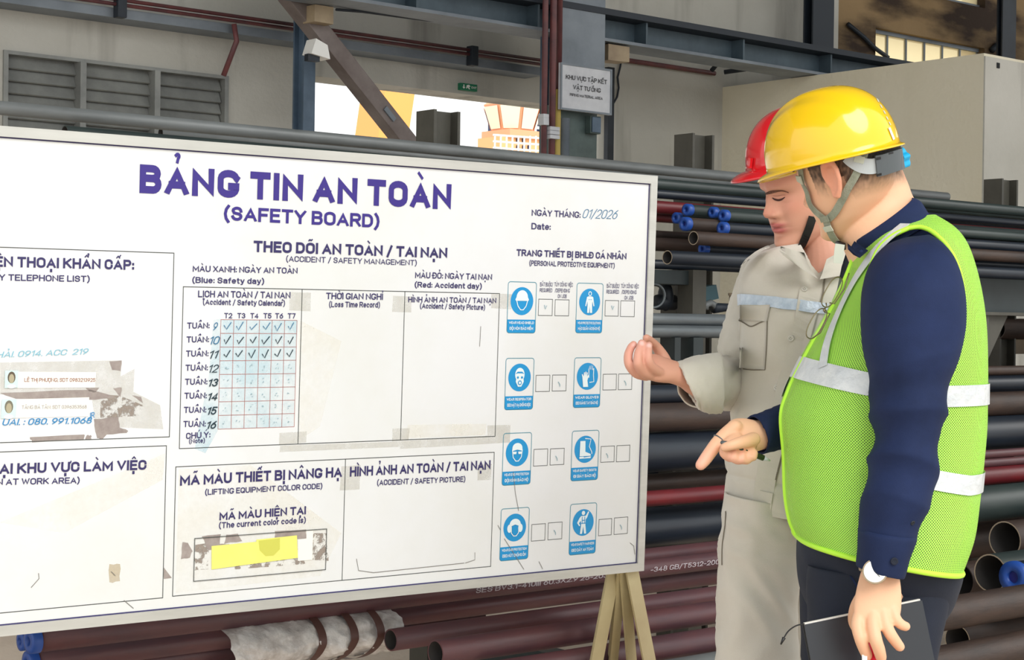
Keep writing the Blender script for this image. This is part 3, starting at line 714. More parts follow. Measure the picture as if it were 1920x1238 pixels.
for dx, dy in ((0, 0), (125, 3)):
    k = .96 if dx else 1.0
    T_('BẮT BUỘC/', 1012.3+dx, 537+dy, 1036.5+dx, 537.3+dy, 7.5, None, .13)
    T_('TÙY CÔNG VIỆC', 1039+dx, 537+dy, 1073.5+dx-1.5*(dx > 0), 538+dy, 7.5, None, .13)
    T_('REQUIRED', 1011.7+dx, 547.5+dy, 1035+dx, 548+dy, 7, None, .13)
    T_('/DEPENDING', 1040+dx, 548+dy, 1068+dx, 548.7+dy, 7, None, .13)
    T_('ON JOB', 1045.5+dx, 558.8+dy, 1062+dx, 559+dy, 7, None, .13)
# check marks
def strokes(lst, w, mt, e=E3, name='marker_strokes'):
    q = MB()
    for st in lst: ribbon(q, [buv(*p) for p in st], w, e)
    return q.build(name, mt, bd)
def gz_(c, r, fx, fy):   # point in calendar cell -> uv
    return (g[0]+(g[1]-g[0])*(c+fx)/6, g[3]+(g[2]-g[3])*(r+fy)/8)
ck = [(.25, .45), (.42, .75), (.78, .2)]
for r_, mt in ((0, M_ink), (1, M_inkblack), (2, M_inkblack)):
    q = MB()
    for c in range(6):
        j = [random.uniform(-.07, .07) for _ in range(6)]
        ribbon(q, [gz_(c, r_, ck[i][0]+j[2*i], ck[i][1]+j[2*i+1]) for i in range(3)], .0022 if r_ else .0017, E3)
    q.build('check_marks', mt, bd)
q = MB()
for r_ in range(3, 8):
    for c in range(6):
        for _ in range(3):
            a = random.uniform(.3, .6), random.uniform(.3, .7)
            ribbon(q, [gz_(c, r_, *a), gz_(c, r_, a[0]+random.uniform(.03, .12), a[1]-random.uniform(-.05, .1))], .0014, E3)
fm_ = q.build('faded_marks', mat('faded_ink', (150, 176, 186), .6), bd); fm_['kind'] = 'stuff'
# pictogram panels
panels = [[(953, 528), (1006, 530), (1003, 625), (950, 624)], [(949, 672), (1001, 672), (998.7, 767.6), (945.5, 768.6)],
          [(944, 812.7), (996.7, 811.7), (994, 907.7), (941, 910.4)], [(939.7, 954.5), (992.3, 951.8), (989.6, 1048), (936.6, 1052)],
          [(1082, 531), (1131, 532), (1128, 625), (1079, 624)], [(1077.5, 671), (1127, 671), (1124.3, 763), (1074.4, 765)],
          [(1073, 808.6), (1123.3, 807), (1120, 899), (1070, 902.6)], [(1069.6, 945.7), (1118.9, 943.3), (1115.8, 1037.7), (1066.6, 1040.7)]]
cap_ = [('WEAR HEAD SHIELD', 'ĐỘI NÓN BẢO HIỂM'), ('WEAR RESPIRATOR', 'ĐEO MẶT NẠ CHỐNG ĐỘC'), ('WEAR EYE PROTECTION', 'ĐỘI KÍNH BẢO HỘ'), ('WEAR EAR PROTECTION', 'ĐEO NÚT CHỐNG ỒN'),
        ('WEAR PROTECTIVE CLOTHING', 'MẶC QUẦN ÁO BẢO HỘ'), ('WEAR GLOVES', 'ĐEO GĂNG TAY BẢO HỘ'), ('WEAR SAFETY BOOTS', 'ĐI GIÀY BẢO HỘ'), ('WEAR SAFETY HARNESS', 'ĐEO DÂY AN TOÀN')]
def circ(cx, cy, rx, ry=None, n=24, a0=0, a1=2*math.pi):
    ry = ry or rx; return [(cx+rx*math.cos(a0+(a1-a0)*k/n), cy+ry*math.sin(a0+(a1-a0)*k/n)) for k in range(n+(0 if abs(a1-a0) > 6.28 else 1))]
ICON = []   # shapes in unit circle: ('f', pts) filled white, ('b', pts) filled blue, ('l', pts) white line
hel = circ(0, .28, .5, .5, 14, 0, math.pi)
face = [(-.42, .2), (-.36, -.35), (-.12, -.62), (.12, -.62), (.36, -.35), (.42, .2)]
ICON.append([('f', hel+[(-.6, .12), (-.55, .02), (.55, .02), (.6, .12)]), ('l', [(-.5, .1)]+face[1:-1]+[(.5, .1)]), ('l', [(-.45, .2), (0, .08), (.45, .2)], 1)])
ICON.append([('f', circ(0, .2, .42, .5)), ('b', [(-.4, .25), (-.2, .42), (.2, .42), (.4, .25), (.2, .3), (-.2, .3)]), ('f', [(-.3, .1), (.3, .1), (.36, -.3), (.15, -.66), (-.15, -.66), (-.36, -.3)]), ('b', circ(-.18, -.0, .09)), ('b', circ(.18, -.0, .09)), ('b', circ(0, -.38, .17)), ('f', circ(0, -.38, .1))])
ICON.append([('f', circ(0, .32, .44, .36, 14, 0, math.pi)+[(-.46, .1), (0, .2), (.46, .1)]), ('l', [(-.44, .2)]+face[1:-1]+[(.44, .2)]), ('f', [(-.4, .06), (-.06, .06), (-.1, -.12), (-.34, -.12)]), ('f', [(.06, .06), (.4, .06), (.34, -.12), (.1, -.12)])])
ICON.append([('f', circ(-.48, -.05, .2, .3)), ('f', circ(.48, -.05, .2, .3)), ('f', circ(0, .2, .5, .44, 14, 0, math.pi)+[(-.38, .1), (0, .22), (.38, .1)]), ('l', [(-.34, .1), (-.32, -.38), (-.12, -.6), (.12, -.6), (.32, -.38), (.34, .1)]), ('b', [(-.28, .14), (.28, .14), (.26, -.36), (.1, -.54), (-.1, -.54), (-.26, -.36)])])
ICON.append([('l', circ(0, .62, .13, .15)+[(.13, .62)]), ('f', [(-.18, .42), (.18, .42), (.3, .36), (.44, -.3), (.34, -.33), (.24, .05), (.22, -.2), (.24, -.82), (.04, -.82), (0, -.3), (-.04, -.82), (-.24, -.82), (-.22, -.2), (-.24, .05), (-.34, -.33), (-.44, -.3), (-.3, .36)]), ('b', [(-.14, .2), (-.02, .2), (-.02, .16), (-.14, .16)]), ('b', [(.04, .2), (.16, .2), (.16, .16), (.04, .16)])])
glove = [(-.5, -.05), (-.56, .16), (-.5, .18), (-.38, .0), (-.36, .3), (-.28, .3), (-.26, .06), (-.22, .36), (-.14, .35), (-.14, .04), (-.08, .3), (0, .28), (-.04, -.0), (.08, .14), (.12, .08), (-.02, -.3), (.08, -.78), (-.4, -.78)]
ICON.append([('l', [(.12, -.1), (.1, .5), (.18, .78), (.24, .5), (.3, .84), (.36, .5), (.44, .8), (.48, .46), (.56, .6), (.54, .1), (.6, -.4), (.2, -.45)]), ('f', glove)])
boot = [(-.5, .62), (-.02, .62), (0, -.18), (.5, -.36), (.52, -.5), (-.52, -.5)]
ICON.append([('l', [(-.05, .8), (.5, .74), (.36, .2), (.6, -.2), (.62, -.36)]), ('f', boot), ('f', [(-.54, -.54), (-.14, -.54), (-.14, -.6), (.54, -.54), (.5, -.66), (-.54, -.68)])])
ICON.append([('f', circ(-.02, .72, .16)), ('f', [(-.24, .5), (.2, .5), (.42, .82), (.52, .78), (.34, .36), (.2, .2), (.2, -.2), (.3, -.84), (.1, -.84), (0, -.3), (-.1, -.84), (-.3, -.84), (-.22, -.2), (-.24, .14), (-.42, -.02), (-.3, -.2), (-.38, -.26), (-.6, 0), (-.4, .34)]), ('b', [(-.16, .44), (-.1, .44), (-.1, -.1), (-.16, -.1)]), ('b', [(.08, .44), (.14, .44), (.14, -.1), (.08, -.1)]), ('b', [(-.22, -.02), (.2, -.02), (.2, -.08), (-.22, -.08)]), ('b', [(-.16, .2), (.14, .2), (.14, .14), (-.16, .14)])])
desc_ = ['helmeted head', 'respirator mask', 'goggles', 'ear defenders', 'protective clothing', 'gloves', 'safety boots', 'harness']
for k, P_ in enumerate(panels):
    u0, u1, v0, v1 = uvrect(P_)
    sub = empty('pictogram_panel', bp((u0+u1)/2, (v0+v1)/2)); child(sub, bd); sub.matrix_parent_inverse = Matrix.Translation(-bd.location)
    sub['label'] = 'blue pictogram panel showing '+desc_[k]
    hh = v1-v0; vb_ = v0+hh*.262; rr = .006
    def rrect(a, b_, c, d, top=True, bot=True):
        o_ = []
        for (cx, cy, s0, on) in ((b_-rr, d-rr, 0, top), (a+rr, d-rr, 1, top), (a+rr, c+rr, 2, bot), (b_-rr, c+rr, 3, bot)):
            if on: o_ += [(cx+rr*math.cos(math.pi/2*(s0+t/4)), cy+rr*math.sin(math.pi/2*(s0+t/4))) for t in range(5)]
            else: o_ += [((b_ if s0 in (0, 3) else a), (d if s0 < 2 else c))]
        return o_
    def sc(nm, q, mt):
        oo = obj(nm, q.v, q.f, mt, None, False); oo.parent = sub; oo.matrix_parent_inverse = Matrix.Translation(-Vector(sub.location)); return oo
    q = MB(); ribbon(q, rrect(u0, u1, v0, v1), .0016, E1, True); sc('outline', q, M_iconline)
    q = MB(); pl = rrect(u0, u1, v0, vb_, False, True); q.add([bp(*p, E1) for p in pl], [tuple(range(len(pl)))])
    cu_, cv_ = (u0+u1)/2, v0+hh*.625; R_ = (u1-u0)*.40
    pl = circ(cu_, cv_, R_, R_, 40); q.add([bp(*p, E1) for p in pl], [tuple(range(40))]); sc('blue_field', q, M_icon)
    qw = MB(); qb = MB(); lvl = 0
    for sh_ in ICON[k]:
        e = E2+.0002*lvl; lvl += 1
        pts = [(cu_+p[0]*R_, cv_+p[1]*R_) for p in sh_[1]]
        if sh_[0] == 'f': qw.add([bp(*p, e) for p in pts], [tuple(range(len(pts)))])
        elif sh_[0] == 'b': qb.add([bp(*p, e) for p in pts], [tuple(range(len(pts)))])
        else: ribbon(qw, pts, R_*.07, e)
    sc('white_symbol', qw, M_pale)
    if qb.v: sc('blue_detail', qb, M_icon)
    W_ = (u1-u0)
    for s, f0, f1, vv, cc in ((cap_[k][0], .06, .94, .175, .052), (cap_[k][1], .08, .92, .06, .06)):
        v, f = text_mesh(s, .2); x0 = min(t[0] for t in v); x1 = max(t[0] for t in v)
        vs = [bp(u0+W_*f0+(t[0]-x0)/(x1-x0)*W_*(f1-f0), v0+hh*vv+t[1]*hh*cc, E2) for t in v]
        oo = obj('lettering', vs, f, M_pale, None, False); oo.parent = sub; oo.matrix_parent_inverse = Matrix.Translation(-Vector(sub.location))
cbx = [((1010, 561), (1035, 592)), ((1041, 562), (1066, 592.5)), ((1135, 563.5), (1159, 593)), ((1164, 564), (1189, 594)), ((1005, 704), (1030, 734)), ((1036, 703.5), (1061, 733)), ((1131, 702), (1155, 731)), ((1160, 701.5), (1184, 730.5)),
       ((1001, 843), (1026, 873)), ((1032, 842), (1057, 871)), ((1127, 837.5), (1151, 866)), ((1156.5, 836), (1180, 865)), ((997, 984), (1021.5, 1013)), ((1028, 981), (1053, 1010.5)), ((1123, 974.5), (1146, 1003)), ((1152, 971.5), (1176, 1000.5))]
for a, b_ in cbx:
    a = buv(*a); b_ = buv(*b_); q = MB(); rect_line(q, (a[0], b_[0], b_[1], a[1]), .0013); q.build('check_box', M_line, bd)
strokes([[(x-2, y-5), (x, y+3), (x+2.5, y-4)] for x, y in ((1022, 577), (1148, 578))]+[[(x-2, y-3), (x+1, y+2), (x+1, y+6)] for x, y in ((1048, 719), (1172, 717), (1043, 858), (1138, 853), (1040, 997), (1164, 987))], .0016, mat('faint_ink', (120, 160, 174), .6))
# tape remains, stains, paper strips
def mat_stain(name, c, lo, hi, scale, amt=1., base=0.):
    M = bpy.data.materials.new(name); M.use_nodes = True; nt = M.node_tree; N = nt.nodes; L = nt.links; P = N['Principled BSDF']
    P.inputs['Base Color'].default_value = (*lin(c), 1); P.inputs['Roughness'].default_value = .6
    tc = N.new('ShaderNodeTexCoord'); nz = N.new('ShaderNodeTexNoise'); nz.inputs['Scale'].default_value = scale; nz.inputs['Detail'].default_value = 8; nz.inputs['Roughness'].default_value = .7
    L.new(tc.outputs['Object'], nz.inputs['Vector']); rp = N.new('ShaderNodeMapRange'); rp.inputs[1].default_value = lo; rp.inputs[2].default_value = hi
    rp.inputs[3].default_value = base; rp.inputs[4].default_value = amt
    L.new(nz.outputs['Fac'], rp.inputs[0]); L.new(rp.outputs[0], P.inputs['Alpha']); return M
M_tape = mat_stain('old_tape', (214, 211, 202), .3, .7, 30, .6, .2)
M_resid = mat_stain('glue_residue', (150, 138, 128), .46, .56, 45, 1., 0.)
M_resid2 = mat('solid_residue', (166, 156, 150), .7, rgb2=(146, 134, 130), vscale=60)
M_cream = mat_stain('yellowed_area', (244, 238, 222), .35, .8, 6, .5, .0)
M_aqua = mat_stain('blue_smear', (186, 222, 234), .35, .75, 9, .65, .1)
M_yel = mat('yellow_colour_strip', (246, 240, 120), .5, rgb2=(234, 230, 124), vscale=25)
M_paper = mat('paper_strip', (244, 240, 232), .6)
def patch(pts, mt, e=E1*.6, name='stain'):
    o_ = MB().add([bp(*buv(*p), e) for p in pts], [tuple(range(len(pts)))]).build(name, mt, bd); return o_
def jag(pts, amp=3, n=5):
    o_ = []
    for i in range(len(pts)):
        a, b_ = pts[i], pts[(i+1) % len(pts)]
        for k in range(n): t = k/n; o_.append((a[0]+(b_[0]-a[0])*t+random.uniform(-amp, amp)*(k > 0), a[1]+(b_[1]-a[1])*t+random.uniform(-amp, amp)*(k > 0)))
    return o_
for P_ in ([(543, 548), (583, 549), (582, 584), (542, 582)], [(737, 555), (772, 556), (771, 586), (735, 585)], [(921, 550), (960, 552), (959, 580), (921, 578)], [(524, 812), (575, 809), (574, 830), (523, 834)],
           [(736, 804), (768, 803), (766, 826), (735, 828)], [(914, 798), (957, 797), (956, 830), (750, 842), (750, 828), (914, 817)], [(525, 836), (750, 828), (750, 838), (524, 848)], [(640, 875), (676, 872), (674, 918), (637, 920)], [(896, 872), (922, 870), (920, 900), (895, 901)],
           [(0, 680), (228, 676), (226, 706), (252, 692), (250, 735), (300, 760), (306, 805), (180, 800), (170, 735), (0, 740)]):
    patch(P_, M_tape, E1*.5, 'old_tape')
patch([(764, 797), (912, 795), (910, 816), (762, 822)], M_cream, E1*.4); patch([(560, 600), (640, 640), (600, 800), (560, 826)], M_cream, E1*.3)
patch([(335, 880), (470, 872), (640, 1000), (600, 1080), (330, 1112)], M_cream, E1*.3); patch([(0, 980), (240, 880), (310, 850), (305, 900), (120, 1000)], M_cream, E1*.3)
patch([(400, 600), (414, 598), (408, 808), (385, 850), (365, 842), (392, 700)], M_aqua, E1*.8, 'blue_smear'); patch([(415, 600), (558, 601), (550, 800), (407, 805)], M_aqua, E1*.35)
for P_ in ([(205, 678), (228, 676), (226, 696), (210, 694)], [(0, 737), (170, 731), (215, 745), (178, 750), (30, 748)], [(160, 727), (186, 727), (178, 736), (168, 735)], [(212, 728), (228, 727), (226, 745)],
           [(176, 786), (222, 782), (224, 802), (240, 808), (238, 812), (200, 815), (192, 824), (182, 822), (178, 805)], [(56, 820), (158, 815), (157, 824), (60, 830)], [(162, 817), (170, 816), (172, 825), (160, 825)], [(248, 742), (264, 744), (268, 756)]):
    patch(jag(P_, 1.2, 3), M_resid2, E1*.9, 'glue_residue')
patch([(188, 740), (225, 742), (268, 760), (260, 780), (188, 784)], M_resid, E1*.8, 'glue_residue')
patch([(306, 1063), (322, 1084), (307, 1086)], M_resid2, E1*.9, 'glue_residue')
for P_ in ([(342, 1017), (352, 1018), (361, 1034), (356, 1046), (339, 1049)], [(378, 1006), (414, 1002), (412, 1020), (430, 1020), (420, 1030), (390, 1032)], [(424, 1003), (446, 1001), (454, 1015), (420, 1020)], [(515, 996), (574, 993), (574, 1010), (515, 1014)]):
    patch(jag(P_, 1, 3), M_resid2, E1*.9, 'glue_residue')
for P_ in ([(366, 1022), (392, 1018), (390, 1068), (364, 1070)], [(586, 1000), (612, 1000), (616, 1052), (586, 1050)], [(440, 1056), (570, 1046), (572, 1058), (440, 1068)]):
    patch(P_, M_resid, E1*.8, 'glue_residue')
patch([(574, 996), (587, 995), (585, 1050), (558, 1052), (558, 1012), (574, 1010)], M_paper, E2, 'white_strip')
patch([(396, 1024), (480, 1016), (480, 1012), (556, 1004), (558, 1046), (396, 1068)], M_yel, E3, 'yellow_strip')
patch([(484, 1014), (524, 1009), (524, 1030), (512, 1042), (497, 1043), (486, 1032)], mat('olive_patch', (206, 206, 90), .6), E3*1.15, 'yellow_strip_patch')  # duller olive area on the yellow strip
# tired paper strips with portraits
def contact(pa, pb, txt, tx, hair, name_mt):
    patch(pa, M_paper, E2, 'paper_strip')
    patch(pb, mat('photo_backdrop', (206, 230, 226), .5), E3, 'portrait_backdrop')
    a = buv(*pb[0]); c = buv(*pb[2]); cu_, cv_ = (a[0]+c[0])/2, (a[1]+c[1])/2; w_, h__ = abs(c[0]-a[0]), abs(a[1]-c[1])
    def blob(cx, cy, rx, ry, mt, e, nm):
        MB().add([bp(cu_+p[0]*w_, cv_+p[1]*h__, e) for p in circ(cx, cy, rx, ry, 16)], [tuple(range(16))]).build(nm, mt, bd)
    blob(0, .1, .3, .34, mat('portrait_hair', hair, .6), E3*1.1, 'portrait_hair'); blob(0, .03, .2, .27, mat('portrait_face', (176, 168, 140), .6), E3*1.2, 'portrait_face'); blob(0, -.42, .34, .12, mat('portrait_shirt', (226, 236, 240), .6), E3*1.25, 'portrait_shirt')
    T_(txt, *tx, name_mt, .13, e=E3)
contact([(33, 697), (180, 698), (178, 727), (32, 728)], [(9, 695), (34, 695), (33, 727), (8, 728)], 'LÊ THỊ PHƯỢNG; SDT 0983213925', (45, 716, 178, 716, 7), (96, 84, 70), mat('red_brown_print', (150, 104, 90), .6))
contact([(30, 749), (167, 745), (165, 781), (28, 784)], [(3, 749), (31, 749), (29, 784), (1, 785)], 'TĂNG BÁ TÂN: SDT 0396353568', (40, 767, 162, 766, 6.5), (120, 116, 100), mat('faded_grey_print', (166, 162, 160), .6))
T_('UAI. : 080. 991.1068', 4, 798, 172, 794, 12, M_inkblue, .13, .2, e=E3); T_('JR', 165, 786, 178, 783, 11, M_inkblue, .13, .2, e=E3)
T_('HẢI. 0914. ACC  219', -8, 671, 166, 664, 11, mat('faded_blue_ink', (120, 186, 206), .6), .1, .2, e=E3)
M_scr = mat('scratch_grey', (120, 116, 110), .7)
for st in ([(962, 885), (966, 925), (972, 958)], [(933, 985), (938, 994)], [(945, 1010), (982, 1068)], [(1010, 1053), (1017, 1067)], [(1181, 1018), (1188, 1024), (1190, 1040)], [(208, 1072), (216, 1080)], [(72, 1075), (73, 1085), (58, 1102)], [(232, 1126), (250, 1141)],
           [(668, 1048), (672, 1070), (700, 1074), (870, 1056)], [(890, 1036), (890, 1050), (872, 1056)], [(901, 612), (899, 650)]):
    q = MB(); ribbon(q, [buv(*p) for p in st], .0013, E2); q.build('scratch', M_scr, bd)
patch(jag([(205, 1058), (225, 1058), (225, 1090), (205, 1092)], 2, 3), mat_stain('rusty_spot', (206, 190, 160), .2, .8, 20, .8, .3), E1, 'stain')
# legs: angle-iron trestles under both ends, and a lower cross bar
def leg(px0, py0, px1, py1, w, d, back, nm='leg'):
    a = atD(px0, py0, depth(bp(u_r, v_b))-.01)+BN*(-.015); r = ray(px1, py1)
    e = CAMP+r*(depth(a)+back*.5)
    dirn = (e-a).normalized(); f = a+dirn*((a.z-0.0)/-dirn.z)
    side = dirn.cross(BN).normalized(); nrm = side.cross(dirn).normalized()
    L_ = (f-a).length
    q = MB().obox(a+dirn*L_/2, (dirn, side, nrm), (L_/2, w/2, .003))
    q.obox(a+dirn*L_/2+side*(-w/2+.003)-nrm*(d/2), (dirn, side, nrm), (L_/2, .003, d/2))
    q.build(nm, M_legs, bd); return a, f
leg(1158, 1074, 1119, 1238, .036, .04, -.02)
leg(1173, 1074, 1150, 1238, .026, .03, .12)
leg(1178, 1074, 1184, 1238, .028, .03, .1)
leg(1192, 1072, 1217, 1238, .036, .04, -.02)
for du, dirx in ((.12, -.12), (.16, .12), (.2, .16)):
    a = bp(u_l+du, v_b+.005, -.02); f = Vector((a.x+dirx, a.y+.12, 0)); dd = (f-a).normalized(); sd = dd.cross(BN).normalized()
    MB().obox((a+f)/2, (dd, sd, sd.cross(dd)), ((f-a).length/2, .018, .003)).build('leg', M_legs, bd)

# ------------------------------------------------------------------ the pipe rack
M_pmar = mat('maroon_primer', (98, 60, 62), .45, rgb2=(80, 54, 60), vscale=5, stretch=(1, 4, 4), bump=.05)
M_pred = mat('red_oxide_primer', (112, 28, 34), .42, rgb2=(90, 30, 36), vscale=5, stretch=(1, 4, 4))
M_pblk = mat('black_pipe', (34, 42, 52), .4, rgb2=(26, 32, 42), vscale=4, stretch=(1, 4, 4))
M_pgrn = mat('dark_green_grey_pipe', (54, 64, 62), .42, rgb2=(42, 52, 52), vscale=4, stretch=(1, 4, 4))
M_pgry = mat('grey_pipe', (118, 122, 122), .45, .1, rgb2=(98, 102, 102), vscale=4, stretch=(1, 4, 4))
M_pbrn = mat('rusty_brown_pipe', (70, 54, 46), .55, rgb2=(52, 42, 38), vscale=5, stretch=(1, 4, 4), bump=.08)
M_pgal = mat('galvanised_pipe', (100, 106, 108), .4, .2, rgb2=(84, 90, 94), vscale=5, stretch=(1, 4, 4))
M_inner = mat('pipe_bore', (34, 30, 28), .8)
M_rim = mat('cut_pipe_rim', (176, 160, 138), .5, .3)
M_capb = mat('blue_plastic_cap', (36, 78, 160), .4)
M_capd = mat('dark_blue_recess', (16, 24, 110), .5)
M_rack = mat('rack_steel', (80, 78, 70), .55, .15, rgb2=(62, 60, 54), vscale=5)
M_rackd = mat('dark_rack_steel', (44, 54, 56), .55, .15, rgb2=(34, 42, 44), vscale=5)
M_sten = mat('white_stencil', (172, 162, 166), .6)
XEND = 10.5
def pipe(px, pyc, dpx, Y, xs, xe, mt, label, end=None, group=None, wall=.12, rimmat=None, cut_end=None):
    """pipe along X; px,pyc a pixel on its axis, dpx its apparent diameter there, xs/xe its ends in pixels or None"""
    c = atY(px, pyc, Y); d = depth(c)
    r = dpx*d/FPX/2*.985
    x0 = atY(xs, pyc, Y).x if xs is not None else .3
    x1 = XEND if xe is None else atY(xe, pyc, Y).x
    z = c.z
    if (z-r) < 0: z = r
    root = empty('steel_pipe', (x0, Y, z)); tag(root, label, 'pipe', group)
    seg = 28; ri = r*(1-wall); vs = []
    for (x, rr) in ((x0, r), (x1, r), (x1, ri), (x0, ri)):
        for k in range(seg):
            a = 2*math.pi*k/seg; vs.append((x, Y+rr*math.cos(a), z+rr*math.sin(a)))
    fs = []
    for j in range(4):
        for k in range(seg):
            a = j*seg; b = ((j+1) % 4)*seg; fs.append((a+k, b+k, b+(k+1) % seg, a+(k+1) % seg))
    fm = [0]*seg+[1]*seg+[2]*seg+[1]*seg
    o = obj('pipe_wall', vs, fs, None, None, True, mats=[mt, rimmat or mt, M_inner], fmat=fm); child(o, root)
    o.data.polygons.foreach_set('use_smooth', [i < seg or 2*seg <= i < 3*seg for i in range(4*seg)])
    if end == 'cap':
        q = MB(); n = 24; rc = r*1.06; rh = r*.42
        for (x, rr) in ((x0+.008, rc), (x0-.012, rc), (x0-.014, rh), (x0-.003, rh*.9)):
            q.v += [Vector((x, Y+rr*math.cos(2*math.pi*k/n), z+rr*math.sin(2*math.pi*k/n))) for k in range(n)]
        q.f += [(j*n+k, j*n+(k+1) % n, (j+1)*n+(k+1) % n, (j+1)*n+k) for j in range(3) for k in range(n)]
        cap = q.build('end_cap', M_capb, root, True); cap['label'] = 'blue plastic end cap'
        q = MB(); q.add([Vector((x0-.004, Y+rh*math.cos(2*math.pi*k/n), z+rh*math.sin(2*math.pi*k/n))) for k in range(n)], [tuple(range(n))])
        q.build('cap_recess', M_capd, root)
    return root, c, r, x0, x1, z, Y
F1, F2, F3, F4 = 3.30, 3.55, 3.85, 4.15
# --- front bottom layer (under and right of the board)
tx = pipe(1300, 1056, 34, 3.34, 66, 1590, M_pmar, 'maroon pipe stencilled with white lettering, under the board bottom edge', 'cap')
pipe(1300, 1086, 32, 3.40, 62, 1590, M_pmar, 'plain maroon pipe lying just below the stencilled pipe', 'cap')
pipe(1300, 1034, 30, 3.52, 120, 1590, M_pmar, 'thin maroon pipe directly above the stencilled pipe')
pipe(1130, 1146, 38, 3.22, 733, 1590, M_pmar, 'open-ended maroon pipe starting beside the plastic wrapping', rimmat=M_pmar)
pipe(1130, 1179, 46, 3.10, 817, 1590, M_pmar, 'open-ended maroon pipe, lowest full one left of the board legs', rimmat=M_pmar)
pipe(1300, 1206, 48, 3.04, 905, 1590, M_pmar, 'maroon pipe at the bottom edge of the photo crossing behind the board legs')
pipe(1300, 1252, 46, 2.98, 940, 1590, M_pgry, 'grey pipe at the very bottom beside the beige trousers')
pipe(200, 1251, 40, 3.44, 60, 900, M_pmar, 'lower maroon pipe of the wrapped bundle, cut by the bottom edge', 'cap')
pipe(200, 1184, 34, 3.56, 48, 1590, M_pmar, 'maroon pipe at the back of the wrapped bundle, touching the board frame', 'cap')
# --- large dark pipes (middle right of the board and right edge)
pipe(1260, 986, 74, 3.62, 820, 1590, M_pblk, 'thick near-black pipe below the red pipe beside the board', group=None)
pipe(1260, 932, 30, 3.52, 840, 1590, M_pred, 'glossy dark red pipe at elbow height of the pointing hand')
pipe(1260, 903, 34, 3.70, 830, 1590, M_pbrn, 'dark brown pipe lying on top of the glossy red pipe')
pipe(1260, 846, 76, 3.62, 860, 1590, M_pblk, 'thickest blue-black pipe behind the pointing finger')
pipe(1260, 782, 54, 3.60, 860, 1590, M_pbrn, 'dark brown pipe under the rolled beige cuff')
pipe(1260, 739, 36, 3.62, 880, 1590, M_pblk, 'blue-black pipe behind the gesturing forearm')
pipe(1260, 704, 36, 3.66, 880, 1590, M_pbrn, 'dull brown pipe, topmost of the middle pile')
# --- long rails across the rack
pipe(1280, 600, 24, 3.65, 800, 1800, M_pgal, 'upper of two galvanised rails across the rack behind the wrist', wall=.1)
pipe(1280, 622, 24, 3.63, 800, 1800, M_pgal, 'lower of two galvanised rails across the rack behind the wrist', wall=.1)
# --- upper tier, dark long pipes
pipe(1260, 321, 20, 4.30, -300, 1776, M_pgry, 'grey pipe on top of the rack ending beside the partition corner')
pipe(1260, 336, 16, 4.42, 300, 1898, M_pgry, 'thin grey pipe of the top layer ending by the right-hand post')
pipe(1260, 348, 22, 4.22, 120, None, M_pgrn, 'green-grey pipe of the top layer just above the red one')
pipe(1260, 366, 17, 4.18, 300, None, M_pblk, 'slim black pipe between the green-grey and red pipes')
pipe(1230, 388, 24, 4.14, 700, None, M_pred, 'dark red pipe of the upper tier beside the board corner')
pipe(1230, 408, 18, 4.18, 700, 1330, M_pred, 'short dark red pipe below the upper red one')
pipe(1230, 440, 16, 4.16, 700, 1300, M_pbrn, 'thin brown pipe leading in beside the board edge')
pipe(1230, 458, 26, 4.10, 700, 1340, M_pbrn, 'rust-brown pipe beside the board edge left of the open pipe end')
pipe(1320, 396, 22, 4.00, 1291, None, M_pgrn, 'dark pipe with blue cap, leftmost of the upper row of caps', 'cap')
pipe(1370, 401, 20, 3.96, 1339, None, M_pgrn, 'dark pipe with blue cap in the middle of the upper row', 'cap')
pipe(1390, 407, 22, 3.88, 1359, None, M_pgrn, 'dark pipe with blue cap nearest the bowed face', 'cap')
pipe(1300, 411, 20, 4.06, 1271, None, M_pgrn, 'half-hidden dark pipe with blue cap, leftmost of all', 'cap')
pipe(1330, 423, 25, 3.92, 1287, None, M_pbrn, 'brown pipe with the largest blue cap', 'cap')
pipe(1400, 431, 23, 3.84, 1357, None, M_pblk, 'black pipe with blue cap just below the one nearest the face', 'cap')
pipe(1360, 450, 26, 3.80, 1300, None, M_pbrn, 'open-ended brown pipe with a pale rim in the upper tier', rimmat=M_rim)
pipe(1360, 469, 20, 3.86, 1321, None, M_pblk, 'dark pipe with a shaded blue cap between two open pipe ends', 'cap')
pipe(1360, 488, 26, 3.78, 1251, None, M_pblk, 'open-ended black pipe with pale rim, lowest of the upper tier', rimmat=M_rim)
pipe(1260, 497, 18, 4.0, 700, None, M_pblk, 'black pipe lying on the shelf beam behind the open black pipe')
# filler pipes of the upper tier seen right of the vest
for py, dp, Yk, lab in ((407, 15, 4.3, 'dull red pipe sliver right of the vest shoulder'),):
    pipe(1850, py, dp, Yk, 1500, None, M_pred, lab)
for k, (py, dp, mt_, lab) in enumerate(((425, 20, M_pblk, 'black pipe fourth from the top right of the vest shoulder'), (447, 21, M_pgrn, 'dark pipe fifth from the top right of the vest shoulder'), (469, 20, M_pbrn, 'brown-black pipe sixth from the top right of the vest shoulder'), (489, 18, M_pblk, 'black pipe lowest above the shelf beam at the right edge'))):
    pipe(1850, py, dp, 4.32, 1560, None, mt_, lab)
pipe(1850, 391, 20, 4.05, 1480, None, M_pgrn, 'dark grey pipe right of the vest shoulder below the shortest pipe')
